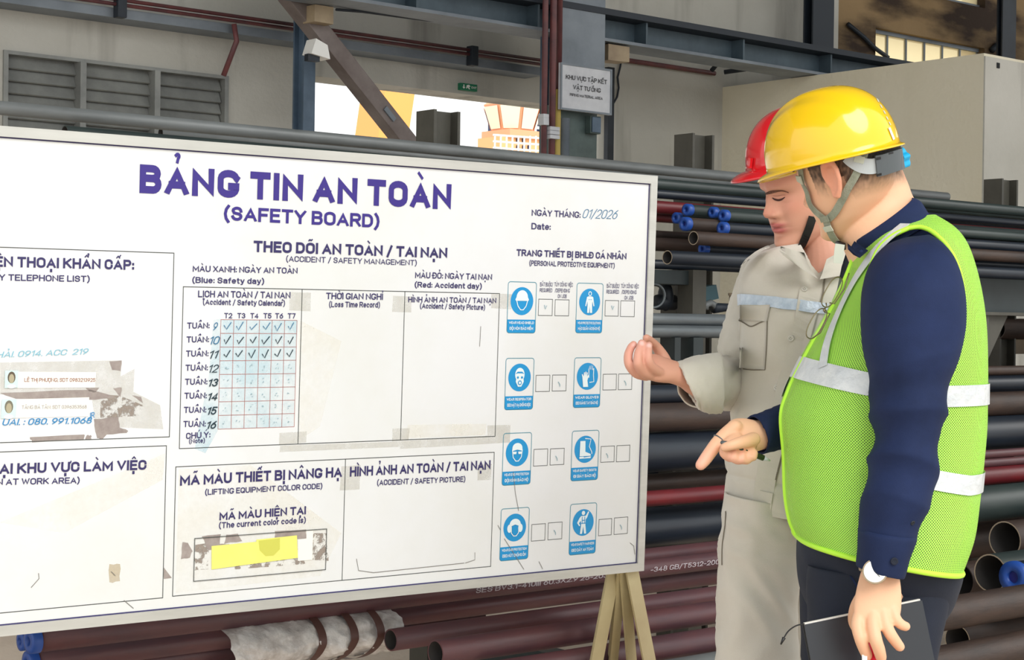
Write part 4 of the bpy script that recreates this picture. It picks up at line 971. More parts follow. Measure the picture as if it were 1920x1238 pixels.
# right edge, middle and lower piles
for (py, dp, mt_, Yk, lab) in ((695, 18, M_pbrn, 3.75, 'brown pipe, highest of the right-hand pile beside the post'), (719, 28, M_pblk, 3.72, 'black pipe second in the right-hand pile'), (757, 46, M_pbrn, 3.72, 'brown-black pipe third in the right-hand pile'),
                               (810, 62, M_pblk, 3.70, 'thick blue-black pipe with a scratch at the right edge')):
    pipe(1880, py, dp, Yk, 1690, None, mt_, lab)
for (py, dp, mt_, lab) in ((850, 16, M_pmar, 'upper thin maroon pipe right of the lower vest band'), (866, 16, M_pmar, 'middle thin maroon pipe right of the lower vest band'), (890, 34, M_pred, 'glossy red pipe right of the lower vest band')):
    pipe(1880, py, dp, 3.55, 1700, None, mt_, lab)
pipe(1880, 941, 66, 3.45, 1690, None, M_pgrn, 'very thick dark green pipe at the lower right edge')
pipe(1850, 1010, 66, 3.62, 1690, None, M_pbrn, 'thick brown pipe behind the open pipe mouths')
pipe(1920, 1008, 70, 3.23, 1884, None, M_pbrn, 'large open pipe mouth cut by the right edge', rimmat=M_rim, wall=.07)
pipe(1900, 1069, 72, 3.12, 1857, None, M_pgrn, 'large open pipe mouth with bright rim, centre of three', rimmat=M_rim, wall=.07)
pipe(1850, 1081, 66, 3.34, 1798, None, M_pbrn, 'dark open pipe mouth behind the vest hem', wall=.06)
pipe(1905, 1082, 58, 2.99, 1903, None, M_pblk, 'pipe with blue cap cut by the right edge', 'cap')
pipe(1850, 1138, 62, 2.90, 1640, None, M_pbrn, 'thick rust-brown pipe under the open pipe mouths')
pipe(1850, 1190, 56, 3.13, 1795, None, M_pbrn, 'low open pipe mouth in shadow above the bottom pipe', rimmat=M_rim, wall=.07)
pipe(1850, 1226, 62, 2.90, 1640, None, M_pbrn, 'rust-brown pipe at the lower right corner')
for k in range(6):
    Yk = 4.22+.06*(k % 2); zz = .42+.125*k
    py_ = toPx(Vector((atY(1300, 900, Yk).x, Yk, zz)))
    pipe(py_[0], py_[1], .118*FPX/depth(Vector((atY(1300, 900, Yk).x, Yk, zz))), Yk, 900, None, M_pblk, ('dark back-layer pipe of the middle pile, lowest', 'dark back-layer pipe of the middle pile, second from below', 'dark back-layer pipe of the middle pile, third from below', 'dark back-layer pipe of the middle pile, third from above', 'dark back-layer pipe of the middle pile, second from above', 'dark back-layer pipe of the middle pile, topmost')[k], group='dark pipes in the back layer of the rack')
# stencil on the pipe
def on_pipe(P, u, v, px_start):
    root, c, r, x0, x1, z, Y = P
    return None
_, _, r_, x0_, _, z_, Y_ = tx
def st_text(s, pxa, pxb, cap, ang0, off=.16):
    xa = atY(pxa, 1100, Y_).x; xb = atY(pxb, 1100, Y_).x
    def cv(u, v):
        a = ang0+v/r_; return Vector((xa+u, Y_-math.cos(a)*(r_+.0012), z_+math.sin(a)*(r_+.0012)))
    place_text(s, None, None, None, xb-xa, cap, M_sten, tx[0], 'stencil_lettering', off, .1, curve=cv)
st_text('SES BV3.1-410III 60.3X2.9 25-2033', 880, 1136, .013, -.25)
st_text('-348 GB/T5312-2009', 1207, 1344, .013, -.25)
# rack frame: uprights, arms and shelf beams
def upright(pxc, py, wpx, Y, pytop, lab, mt=M_rack, z0=0.):
    c = atY(pxc, py, Y); w = wpx*depth(c)/FPX; zt_ = atY(pxc, pytop, Y).z
    r = empty('rack_upright', (c.x, Y, z0)); tag(r, lab, 'post', 'uprights of the pipe rack')
    a = w*.52
    MB().box((c.x-a, Y-.04, z0), (c.x-a+.012, Y+.06, zt_)).build('flange', mt, r)
    MB().box((c.x+a-.012, Y-.04, z0), (c.x+a, Y+.06, zt_)).build('flange', mt, r)
    MB().box((c.x-a+.012, Y+.0, z0), (c.x+a-.012, Y+.012, zt_)).build('web', mt, r)
    return r
upright(825, 240, 60, 4.62, 209, 'grey steel rack upright standing before the bright doorway')
upright(1305, 285, 56, 4.62, 253, 'grey steel rack upright above the pipes right of the board', M_rack)
upright(1880, 365, 50, 4.62, 337, 'grey steel rack upright at the right edge before the partition')
sp = atY(1843, 700, 3.86); zt2 = atY(1843, 585, 3.86).z
r = empty('rack_post', (sp.x, 3.86, 0)); tag(r, 'brown-grey front post of the rack right of the vest, with corner gusset', 'post', 'front posts of the pipe rack')
MB().box((sp.x-.05, 3.86, 0), (sp.x+.035, 3.94, zt2)).build('post', M_rack, r)
MB().prism([(sp.x+.035, 3.88, zt2), (sp.x+.2, 3.88, zt2), (sp.x+.035, 3.88, zt2-.22)], (0, .02, 0)).build('gusset', M_rack, r)
sb_ = empty('shelf_beam', (sp.x, 3.86, zt2)); tag(sb_, 'deep dark steel shelf beam under the upper tier at the right edge', 'beam', 'shelf beams of the rack')
MB().box((sp.x-1.2, 3.87, zt2), (XEND, 3.99, zt2+.16)).build('beam', M_rackd, sb_); MB().box((sp.x-1.2, 3.84, zt2-.012), (XEND, 4.0, zt2)).build('lip', M_rack, sb_)
s2 = atY(1270, 520, 3.95); za_, zb_ = atY(1270, 534, 3.95).z, atY(1270, 507, 3.95).z
sm = empty('shelf_beam', (s2.x, 3.95, za_)); tag(sm, 'teal-dark shelf beam just right of the board under the capped pipes', 'beam', 'shelf beams of the rack')
xa_ = atY(1100, 520, 3.95).x; xb_ = atY(1300, 520, 3.95).x
MB().box((xa_, 3.95, za_), (xb_, 4.05, zb_), .004).build('beam', M_rackd, sm)
for (pa, pb, lab, mt_, Y) in ((1299, 1324, 'olive steel rack post right of the dark shelf beam', M_rack, 3.93), (1266, 1298, 'pale inner rack post below the dark shelf beam', M_rack, 4.12)):
    a, b = atY(pa, 550, Y), atY(pb, 550, Y)
    q = MB().box((a.x, Y, 0), (b.x, Y+.07, atY(pa, 506, Y).z)).build('rack_post', mt_); tag(q, lab, 'post', 'front posts of the pipe rack')
rail_low = atY(1280, 633, 3.63).z
for (pa, pb, lab) in ((1296, 1314, 'narrow dark strut below the galvanised rails'), (1261, 1272, 'slimmer dark strut below the galvanised rails, nearer the board')):
    a, b = atY(pa, 640, 3.62), atY(pb, 640, 3.62)
    o = MB().box((a.x, 3.61, 1.166), (b.x, 3.67, rail_low)).build('rack_strut', M_rackd)
    tag(o, lab, 'strut', 'struts below the galvanised rails')
# cross arms carrying the tiers, uprights to uprights
sleeper_places = ('under the wrapped pipe bundle', 'behind the board legs', 'behind both persons', 'at the right end')
for k, xx in enumerate((1.2, 3.55, 6.3, 9.2)):
    a = MB()
    a.box((xx-.04, 3.0, .16), (xx+.04, 4.6, .26))
    a.box((xx-.04, 3.05, 0), (xx+.04, 3.13, .16)); a.box((xx-.04, 4.4, 0), (xx+.04, 4.5, .16))
    o = a.build('rack_sleeper', M_rackd)
    tag(o, 'dark steel sleeper frame '+sleeper_places[k], 'sleeper', 'floor sleepers of the rack')
# arms under the upper tier
for k, xx in enumerate((2.6, 5.2, 8.0)):
    a = MB()
    a.box((xx-.03, 3.7, 1.40), (xx+.03, 4.66, 1.455)); a.box((xx-.03, 4.6, 0), (xx+.03, 4.66, 1.40))
    o = a.build('support_trestle', M_rackd)
    tag(o, ('dark steel trestle under the upper pipes behind the board', 'dark steel trestle under the upper pipes behind both persons', 'dark steel trestle under the upper pipes at the right')[k], 'trestle', 'trestles of the pipe rack')
# clutter on the middle shelf: flange, elbow, valve body, bolt
f = atY(1226, 555, 3.9)
q = empty('pipe_flange', f); tag(q, 'pale ring flange standing on the rails at the board edge', 'flange')
def ringm(c, R, r, ax, n=28, m_=8):
    ax = Vector(ax).normalized(); u = ax.orthogonal().normalized(); w = ax.cross(u); mb = MB()
    for i in range(n):
        a = 2*math.pi*i/n; d_ = u*math.cos(a)+w*math.sin(a)
        for k in range(m_):
            b = 2*math.pi*k/m_; mb.v.append(Vector(c)+d_*(R+r*math.cos(b))+ax*r*math.sin(b))
    mb.f = [(i*m_+k, ((i+1) % n)*m_+k, ((i+1) % n)*m_+(k+1) % m_, i*m_+(k+1) % m_) for i in range(n) for k in range(m_)]; return mb
ringm(f, .038, .004, (.4, 1, .1)).build('ring', M_pgal, q, True)
ringm(f+Vector((.012, .012, 0)), .036, .004, (.4, 1, .1)).build('ring', M_rackd, q, True)
v = atY(1248, 556, 4.05); q = empty('valve_body', v); tag(q, 'dark rounded valve body on the shelf beside the board', 'valve')
MB().sphere(v, (.024, .03, .05)).build('body', M_steel_dark, q, True); MB().tube([v+Vector((0, 0, .02)), v+Vector((0, 0, .065))], .012).build('stem', M_steel_dark, q, True)
MB().tube([v+Vector((-.04, 0, -.02)), v+Vector((.04, 0, -.02))], .026, 14).build('flange', M_steel_dark, q, True)
e0 = atY(1333, 555, 3.95)
def pxl(a, b, Y=3.95): return atY(a, b, Y)
tag(MB().prism([pxl(1323, 538), pxl(1343, 534), pxl(1348, 560), pxl(1324, 566)], (0, .06, 0)).build('steel_offcut', mat('teal_paint', (34, 74, 84), .5)), 'dark teal tapered steel piece leaning behind the olive post', 'offcut')
tag(MB().tube([pxl(1322, 580), pxl(1324, 571), pxl(1332, 568), pxl(1340, 573), pxl(1344, 582)], .012, 10).build('bent_pipe', M_pgry, smooth=True), 'small grey bent pipe on the rails beside the olive post', 'pipe bend')
tag(MB().tube([pxl(1338, 578), pxl(1372, 576)], [.018, .012], 10).build('pipe_reducer', M_steel_dark, smooth=True), 'dark tapered fitting lying left of the beige sleeve', 'fitting')
b_ = pxl(1371, 560); q = empty('bolt', b_); tag(q, 'small brass-coloured bolt upright beside the beige sleeve', 'bolt')
MB().tube([b_+Vector((0, 0, -.028)), b_+Vector((0, 0, .012))], .007, 10).build('shank', M_tan, q, True); MB().tube([b_+Vector((0, 0, .010)), b_+Vector((0, 0, .019))], .011, 6).build('head', M_tan, q)
# right side: big pipe end and posts seen through the rack
pipe(1890, 617, 40, 4.6, 1868, None, M_pbrn, 'large brown pipe end under the shelf beam at the right edge', wall=.08)
a, b = atY(1862, 650, 4.8), atY(1886, 650, 4.8)
tag(MB().box((a.x, 4.8, 0), (b.x, 4.86, atY(1870, 630, 4.8).z)).build('rack_post', M_tan), 'tan post seen through the rack at the right edge', 'post', 'rear posts of the pipe rack')
a, b = atY(1898, 650, 4.8), atY(1935, 650, 4.8)
tag(MB().box((a.x, 4.8, atY(1900, 664, 4.8).z), (b.x, 4.86, atY(1900, 632, 4.8).z)).build('steel_block', M_tan), 'tan rectangular block seen through the rack at the right edge', 'block')

# plastic wrapping round the bundle, with brown straps
M_wrap = mat('clear_plastic_wrap', (246, 244, 242), .2, spec=.9, rgb2=(196, 190, 186), vscale=22, bump=1.0, bscale=26, alpha=.84)
cw = atY(550, 1182, 3.40); rw = 56*depth(cw)/FPX
xw0, xw1 = atY(388, 1190, 3.40).x, atY(704, 1175, 3.40).x
wr = empty('plastic_wrapping', (xw0, 3.40, cw.z)); tag(wr, 'crumpled clear plastic sheet wrapped round the maroon pipe bundle', 'plastic wrap')
vs = []; n1, n2 = 90, 56
zc_ = atY(1300, 1075, 3.36).z-.012
for i in range(n1+1):
    t = i/n1; x = xw0+(xw1-xw0)*t
    for k in range(n2):
        a = 2*math.pi*k/n2
        pin = sum(math.exp(-((t-c_)/.03)**2) for c_ in (.52, .70, .86))
        rr = 1.03+.10*noise.noise(Vector((t*9, math.cos(a)*2, math.sin(a)*2)))+.09*abs(noise.noise(Vector((t*22+3, math.cos(a)*5, math.sin(a)*5))))-.08*pin
        fl_ = .35*max(0, -math.sin(a))*(t > .8)*(t-.8)*3
        vs.append((x+.012*noise.noise(Vector((5, math.cos(a)*2, math.sin(a)*2)))*(1 if i in (0, n1) else 0), 3.40+.118*rr*math.cos(a), zc_-.028+(.058*rr+fl_*.02)*math.sin(a)))
obj_ = obj('sheet', vs, [(i*n2+k, i*n2+(k+1) % n2, (i+1)*n2+(k+1) % n2, (i+1)*n2+k) for i in range(n1) for k in range(n2)], M_wrap, None, True); child(obj_, wr)
M_strap = mat('brown_tape_strap', (88, 58, 52), .4)
for c_ in (.49, .68, .84):
    vs = []
    for j in range(5):
        t = c_+(j-2)*.012
        for k in range(n2):
            a = 2*math.pi*k/n2; x = xw0+(xw1-xw0)*(t+.03*math.sin(a)-.02*abs(math.sin(a)))
            vs.append((x, 3.40+.129*math.cos(a), zc_-.028+.068*math.sin(a)))
    s_ = obj('binding_strap', vs, [(i*n2+k, i*n2+(k+1) % n2, (i+1)*n2+(k+1) % n2, (i+1)*n2+k) for i in range(4) for k in range(n2)], M_strap, None, True); child(s_, wr)

# ------------------------------------------------------------------ people: helpers
PI = math.pi
def cr_interp(rows, sub):
    """Catmull-Rom through rows of numbers"""
    A = np.array(rows, float); n = len(A); out = []
    for i in range(n-1):
        p0 = A[max(i-1, 0)]; p1 = A[i]; p2 = A[i+1]; p3 = A[min(i+2, n-1)]
        for k in range(sub):
            t = k/sub; out.append(.5*((2*p1)+(-p0+p2)*t+(2*p0-5*p1+4*p2-p3)*t*t+(-p0+3*p1-3*p2+p3)*t**3))
    out.append(A[-1]); return np.array(out)
class Loft:
    """rings (centre, U, V) swept smoothly; U at angle 0, V at angle 90"""
    def __init__(s, rings, seg=48, sub=8, ex=2.0):
        rows = [list(c)+list(u)+list(v) for c, u, v in rings]
        R = cr_interp(rows, sub); s.n = len(R); s.m = seg; s.R = R
        a = np.linspace(0, 2*PI, seg, endpoint=False); ca, sa = np.cos(a), np.sin(a)
        ca = np.sign(ca)*np.abs(ca)**(2/ex); sa = np.sign(sa)*np.abs(sa)**(2/ex)
        s.P = R[:, None, 0:3]+R[:, None, 3:6]*ca[None, :, None]+R[:, None, 6:9]*sa[None, :, None]
        s.ang = a
    def normals(s):
        P = s.P; dt = np.gradient(P, axis=0); da = np.roll(P, -1, 1)-np.roll(P, 1, 1)
        N = np.cross(dt, da); N /= np.linalg.norm(N, axis=2, keepdims=True)+1e-9
        c = s.R[:, None, 0:3]; sg = np.sign(np.sum(N*(P-c))); return N*sg
    def disp(s, fn):
        N = s.normals(); D = np.zeros(s.P.shape[:2])
        for i in range(s.n):
            for k in range(s.m): D[i, k] = fn(i/(s.n-1), s.ang[k], s.P[i, k])
        s.P = s.P+N*D[:, :, None]; return s
    def faces(s, cap=True, b=0):
        m_ = s.m; f = [(b+i*m_+k, b+i*m_+(k+1) % m_, b+(i+1)*m_+(k+1) % m_, b+(i+1)*m_+k) for i in range(s.n-1) for k in range(m_)]
        if cap: f += [tuple(b+k for k in range(m_))[::-1], tuple(b+(s.n-1)*m_+k for k in range(m_))]
        return f
    def verts(s): return [Vector(p) for p in s.P.reshape(-1, 3)]
    def add_to(s, mb, cap=True): mb.add(s.verts(), s.faces(cap)); return mb
    def bvh(s): return BVHTree.FromPolygons(s.verts(), s.faces(False))
    def build(s, name, mt, parent, cap=False, uvscale=None, solid=0.):
        uv = None
        if uvscale:
            uv = []
            circ_ = np.linalg.norm(s.R[:, 3:6], axis=1).mean()*2*PI*1.05; L_ = np.linalg.norm(np.diff(s.R[:, :3], axis=0), axis=1); Lc = np.concatenate([[0], np.cumsum(L_)])
            for i in range(s.n):
                for k in range(s.m): uv.append((abs(((k/s.m+.25) % 1)-.0)*circ_*uvscale, Lc[i]*uvscale))
        o = obj(name, s.verts(), s.faces(cap), mt, None, True, uvs=uv)
        if solid: md = o.modifiers.new('thickness', 'SOLIDIFY'); md.thickness = solid; md.offset = -1
        return child(o, parent)
HF = Vector((CF.x, CF.y, 0)).normalized(); HR = Vector((CR.x, CR.y, 0)).normalized()
def LR(xl, yl, xr, yr, d, dh, yaw=0.0):
    a = atD(xl, yl, d); b = atD(xr, yr, d); u = (b-a)/2; v = HF*dh
    return ((a+b)/2, u, v)
def limb_rings(pts, flat=1.0, up=None):
    """pts: (px, py, depth, radius_px[, flat]) -> rings square to the path"""
    W_ = [atD(p[0], p[1], p[2]) for p in pts]; out = []; n = len(W_); prev = None
    for i in range(n):
        t = (W_[min(i+1, n-1)]-W_[max(i-1, 0)]).normalized(); r = pts[i][3]*pxm(pts[i][2])
        base = prev if prev is not None else (CF if abs(t.dot(CF)) < .8 else CU)
        v = (base-t*base.dot(t)).normalized(); prev = v; u = t.cross(v).normalized()
        fl = pts[i][4] if len(pts[i]) > 4 else flat
        out.append((W_[i], u*r, v*r*fl))
    return out
def capsule(mb, pts, seg=16, sub=5):
    """tapered limb with round ends; pts as in limb_rings"""
    rg = limb_rings(pts); a0, a1 = rg[0], rg[-1]
    t0 = (rg[0][0]-rg[1][0]).normalized(); t1 = (rg[-1][0]-rg[-2][0]).normalized()
    L_ = Loft(rg, seg, sub); R = L_.R
    head = []; tail = []
    for k in (1, 2, 3):
        a = PI/2*k/3.3; r0 = np.linalg.norm(R[0, 3:6]); r1 = np.linalg.norm(R[-1, 3:6])
        head.insert(0, np.concatenate([R[0, :3]+np.array(t0)*r0*math.sin(a), R[0, 3:]*math.cos(a)]))
        tail.append(np.concatenate([R[-1, :3]+np.array(t1)*r1*math.sin(a), R[-1, 3:]*math.cos(a)]))
    R = np.array(head+list(R)+tail); L_.R = R; L_.n = len(R)
    ca, sa = np.cos(L_.ang), np.sin(L_.ang)
    L_.P = R[:, None, 0:3]+R[:, None, 3:6]*ca[None, :, None]+R[:, None, 6:9]*sa[None, :, None]
    return L_.add_to(mb)
def fold(scale=(3, 2), amp=.004, seed=0., ridge=.6):
    def f(t, a, p):
        q = Vector((t*scale[0]*3+seed, math.cos(a)*scale[1], math.sin(a)*scale[1]))
        n1 = noise.noise(q); n2 = 1-2*abs(noise.noise(q*1.7+Vector((9, 3, 1))))
        return amp*(n1*(1-ridge)+n2*ridge-.25)
    return f
def wfold(mats_, amp, seed=0., ridge=.6):
    """folds in world space; mats_ = three axis frequencies along CR, vertical, CF"""
    def f(t, a, p):
        v = Vector(p)-CAMP; q = Vector((v.dot(CR)*mats_[0]+seed, v.z*mats_[1], v.dot(CF)*mats_[2]))
        w = Vector((noise.noise(q*.5), noise.noise(q*.5+Vector((7, 7, 7))), 0)); q = q+w*1.2
        return amp*(noise.noise(q)*(1-ridge)+(1-2.2*abs(noise.noise(q*1.5+Vector((9, 3, 1)))))*ridge-.2)
    return f
def ks(x, tab):
    xs = [t[0] for t in tab]; return float(np.interp(x, xs, [t[1] for t in tab]))
HW = [(-.120, .004), (-.117, .020), (-.110, .031), (-.098, .041), (-.08, .051), (-.06, .057), (-.03, .064), (0, .069), (.03, .073), (.06, .072), (.085, .062), (.10, .049), (.11, .033), (.1165, .004)]
HFR = [(-.120, .050), (-.117, .066), (-.110, .079), (-.098, .086), (-.085, .082), (-.075, .079), (-.062, .083), (-.045, .085), (-.03, .084), (-.01, .082), (.005, .081), (.016, .081), (.030, .088), (.06, .087), (.08, .075), (.10, .05), (.11, .03), (.1165, .004)]
HB = [(-.120, .040), (-.117, .028), (-.110, .012), (-.098, -.006), (-.08, -.03), (-.06, -.052), (-.03, -.078), (0, -.093), (.03, -.101), (.06, -.097), (.085, -.078), (.10, -.055), (.11, -.033), (.1165, -.004)]
def sm_tab(x, tab):
    return (ks(x-.004, tab)+2*ks(x, tab)+ks(x+.004, tab))/4
def gs(a, s): return math.exp(-(a/s)**2)
def head_pts(n=110, m_=120, grow=0., sc=1.0):
    """local head: x right, y forward, z up, origin between the ears at eye height"""
    P = []
    for i in range(n):
        u = i/(n-1); z = -.120+.2365*(u if .06 < u < .94 else u)
        w = sm_tab(z, HW); yf = sm_tab(z, HFR); yb = sm_tab(z, HB); y0 = (yf*.45+yb*.55)
        for k in range(m_):
            a = 2*PI*k/m_; c, s = math.cos(a), math.sin(a)
            e = 2.35 if c > 0 else 2.0
            cc = math.copysign(abs(c)**(2/e), c); ss = math.copysign(abs(s)**(2/e), s)
            x = w*ss; y = y0+((yf-y0) if c > 0 else (y0-yb))*cc
            if c > .0:
                ax = abs(x); d = 0.
                An = ks(z, [(-.040, 0), (-.034, .010), (-.028, .023), (-.020, .027), (-.008, .020), (.010, .011), (.028, .003), (.045, 0)])
                Wn = ks(z, [(-.035, .011), (-.02, .0115), (.0, .0085), (.03, .0075)])
                d += An*gs(x, Wn)
                d += .011*gs(ax-.0145, .0062)*gs(z+.0265, .0075)
                d -= .0035*gs(ax-.008, .003)*gs(z+.0345, .003)
                d -= .012*gs(ax-.030, .013)*gs(z-.004, .012)
                d += .0085*gs(ax-.031, .0115)*gs(z-.001, .0085)
                d -= .0022*gs(ax-.031, .013)*gs(z-.0105, .0022)
                d -= .0018*gs(ax-.031, .012)*gs(z+.0060, .002)
                d += .0045*gs(ax-.028, .018)*gs(z-.024, .007)
                d += .0045*gs(ax-.043, .016)*gs(z+.018, .018)
                d -= .003*gs(ax-.026, .006)*gs(z+.043, .012)
                d += .0085*gs(x, .019)*gs(z+.0505, .0052)+.0095*gs(x, .0165)*gs(z+.0640, .0058)
                d -= .0060*gs(x, .023)*gs(z+.0570, .0022)
                d -= .0012*gs(x, .003)*gs(z+.043, .006)
                d -= .0030*gs(x, .020)*gs(z+.0765, .0055)
                d += .0040*gs(x, .018)*gs(z+.0960, .011)
                y += d*abs(c)**.25
            v = Vector((x, y, z if z > -.03 else -.03+(z+.03)*.86))
            if grow: v += Vector((x/(w+.01)*.5, (y-y0)/(.09), (z-.0)/.12*.6)).normalized()*grow
            P.append(v*sc)
    return P, n, m_
def grid_faces(n, m_, cap=True):
    f = [(i*m_+k, i*m_+(k+1) % m_, (i+1)*m_+(k+1) % m_, (i+1)*m_+k) for i in range(n-1) for k in range(m_)]
    if cap: f += [tuple(range(m_))[::-1], tuple(range((n-1)*m_, n*m_))]
    return f
def frame(fwd, tilt, roll=0.):
    """head frame: heading fwd (horizontal), nod down by tilt, lean sideways by roll"""
    f = Vector((fwd.x, fwd.y, 0)).normalized(); r = f.cross(EZ).normalized()
    f2 = (f*math.cos(tilt)-EZ*math.sin(tilt)).normalized(); u2 = r.cross(f2).normalized()
    r2 = r*math.cos(roll)+u2*math.sin(roll); u3 = u2*math.cos(roll)-r*math.sin(roll)
    return r2.normalized(), f2, u3.normalized()
def ear_mb(side):
    """local ear: rim, inner fold, bowl and lobe on the given side (-1 left, 1 right)"""
    mb = MB(); X = .071
    def q(y, z, o_): return Vector((side*(X+o_-.06*(-.0)), y-.012, z))
    rim = [(.010, -.006, .003), (.013, .012, .006), (.008, .026, .010), (-.004, .032, .013), (-.016, .027, .015), (-.021, .012, .016), (-.019, -.004, .014), (-.012, -.018, .011), (-.003, -.028, .008), (.004, -.026, .005), (.007, -.016, .003)]
    mb.tube([q(*r) for r in rim], [.0042, .0042, .0042, .0045, .0046, .0046, .0044, .0044, .0058, .0055, .004], 10)
    mb.tube([q(*r) for r in ((.000, .018, .008), (-.009, .016, .010), (-.013, .004, .010), (-.009, -.010, .009), (.000, -.017, .007))], .0036, 8)
    mb.tube([q(*r) for r in ((.009, -.002, .003), (.007, -.008, .005), (.006, -.013, .004))], .0042, 8)
    vs = []; n = 18
    for lay, th in ((0, -.003), (1, .0035)):
        for k in range(n): a = 2*PI*k/n; vs.append(q(-.004+.0165*math.cos(a), .002+.028*math.sin(a), th+.006-.004*math.cos(a)))
    mb.add(vs, [tuple(range(n))[::-1], tuple(range(n, 2*n))]+[(k, (k+1) % n, n+(k+1) % n, n+k) for k in range(n)])
    return mb
def skin_mat(name, rough=.5):
    M = bpy.data.materials.new(name); M.use_nodes = True; nt = M.node_tree; P = nt.nodes['Principled BSDF']
    a = nt.nodes.new('ShaderNodeVertexColor'); a.layer_name = 'skin'; nt.links.new(a.outputs[0], P.inputs['Base Color'])
    P.inputs['Roughness'].default_value = rough; P.inputs['Subsurface Weight'].default_value = .05; P.inputs['Subsurface Radius'].default_value = (.012, .005, .003)
    P.inputs['Specular IOR Level'].default_value = .35
    tc = nt.nodes.new('ShaderNodeTexCoord'); nz = nt.nodes.new('ShaderNodeTexNoise'); nz.inputs['Scale'].default_value = 260; nt.links.new(tc.outputs['Object'], nz.inputs['Vector'])
    b = nt.nodes.new('ShaderNodeBump'); b.inputs['Strength'].default_value = .08; b.inputs['Distance'].default_value = .002
    nt.links.new(nz.outputs['Fac'], b.inputs['Height']); nt.links.new(b.outputs[0], P.inputs['Normal'])
    return M
def remesh_body(mb, voxel, mt, parent, colorfn, name='body'):
    o = obj('raw_shape', mb.v, mb.f, None, None, True)
    md = o.modifiers.new('r', 'REMESH'); md.mode = 'VOXEL'; md.voxel_size = voxel; md.use_smooth_shade = True
    m2 = o.modifiers.new('s', 'SMOOTH'); m2.factor = .5; m2.iterations = 2
    dg = bpy.context.evaluated_depsgraph_get(); me = bpy.data.meshes.new_from_object(o.evaluated_get(dg))
    bpy.data.objects.remove(o)
    me.name = name; me.materials.clear(); me.materials.append(mt)
    n = len(me.vertices); co = np.empty(n*3); me.vertices.foreach_get('co', co); co = co.reshape(-1, 3)
    colr = colorfn(co)
    at = me.color_attributes.new('skin', 'FLOAT_COLOR', 'POINT')
    buf = np.ones((n, 4)); buf[:, :3] = colr; at.data.foreach_set('color', buf.ravel())
    me.polygons.foreach_set('use_smooth', [True]*len(me.polygons))
    b = bpy.data.objects.new(name, me); COL.objects.link(b)
    tree = BVHTree.FromPolygons([Vector(c) for c in co], [tuple(p.vertices) for p in me.polygons])
    return child(b, parent), tree
def cast(tree, px, py, dflt=None, lift=0.):
    r = ray(px, py); loc, nrm, _, _ = tree.ray_cast(CAMP, r.normalized())
    if loc is None: return (atD(px, py, dflt), -CF) if dflt else (None, None)
    if nrm.dot(r) > 0: nrm = -nrm
    return loc+nrm*lift, nrm
def strap(name, pts, w, mt, parent, tree=None, lift=.003, d=None, th=.0012, sub=4, edge=None):
    """flat band laid on a surface through picture points (px, py[, width factor])"""
    P_ = cr_interp([list(p[:2])+[p[2] if len(p) > 2 else 1.0] for p in pts], sub); W_ = []; N_ = []; last = d
    for a, b, k in P_:
        if tree is not None: l, n_ = cast(tree, a, b, None, lift)
        else: l = None
        if l is None: l, n_ = atD(a, b, last if last else 3.0), -CF
        last = depth(l); W_.append(l); N_.append(n_)
    mb = MB(); n = len(W_)
    Ns = [sum((N_[j] for j in range(max(0, i-2), min(n, i+3))), Vector()).normalized() for i in range(n)]
    for i in range(n):
        t = (W_[min(i+1, n-1)]-W_[max(i-1, 0)]).normalized(); s_ = t.cross(Ns[i]).normalized(); h = w/2*P_[i][2]
        for sx, e in ((-1, 0), (1, 0), (1, 1), (-1, 1)): mb.v.append(W_[i]+s_*sx*h+Ns[i]*th*e)
    for i in range(n-1):
        for k in range(4): mb.f.append((i*4+k, i*4+(k+1) % 4, (i+1)*4+(k+1) % 4, (i+1)*4+k))
    mb.f += [(0, 1, 2, 3), tuple((n-1)*4+k for k in (3, 2, 1, 0))]
    return mb.build(name, mt, parent, False)
def surf_patch(name, poly, mt, parent, tree, lift=.002, th=.0015, d=None, n=10):
    """cloth patch with the outline poly (four corners) laid on a surface"""
    mb = MB(); a, b, c, e = poly
    for layer in (0, 1):
        for i in range(n+1):
            for k in range(n+1):
                s, t = i/n, k/n
                x = (a[0]*(1-s)+b[0]*s)*(1-t)+(e[0]*(1-s)+c[0]*s)*t; y = (a[1]*(1-s)+b[1]*s)*(1-t)+(e[1]*(1-s)+c[1]*s)*t
                l, nn = cast(tree, x, y, d, lift+th*layer); mb.v.append(l)
    N = (n+1)**2
    for i in range(n):
        for k in range(n):
            q = (i*(n+1)+k, i*(n+1)+k+1, (i+1)*(n+1)+k+1, (i+1)*(n+1)+k); mb.f += [q, tuple(N+z for z in q)[::-1]]
    bd_ = [i for i in range(n+1)]+[i*(n+1)+n for i in range(1, n+1)]+[n*(n+1)+k for k in range(n-1, -1, -1)]+[i*(n+1) for i in range(n-1, 0, -1)]
    for i in range(len(bd_)): j = (i+1) % len(bd_); mb.f.append((bd_[i], bd_[j], N+bd_[j], N+bd_[i]))
    return mb.build(name, mt, parent, True)
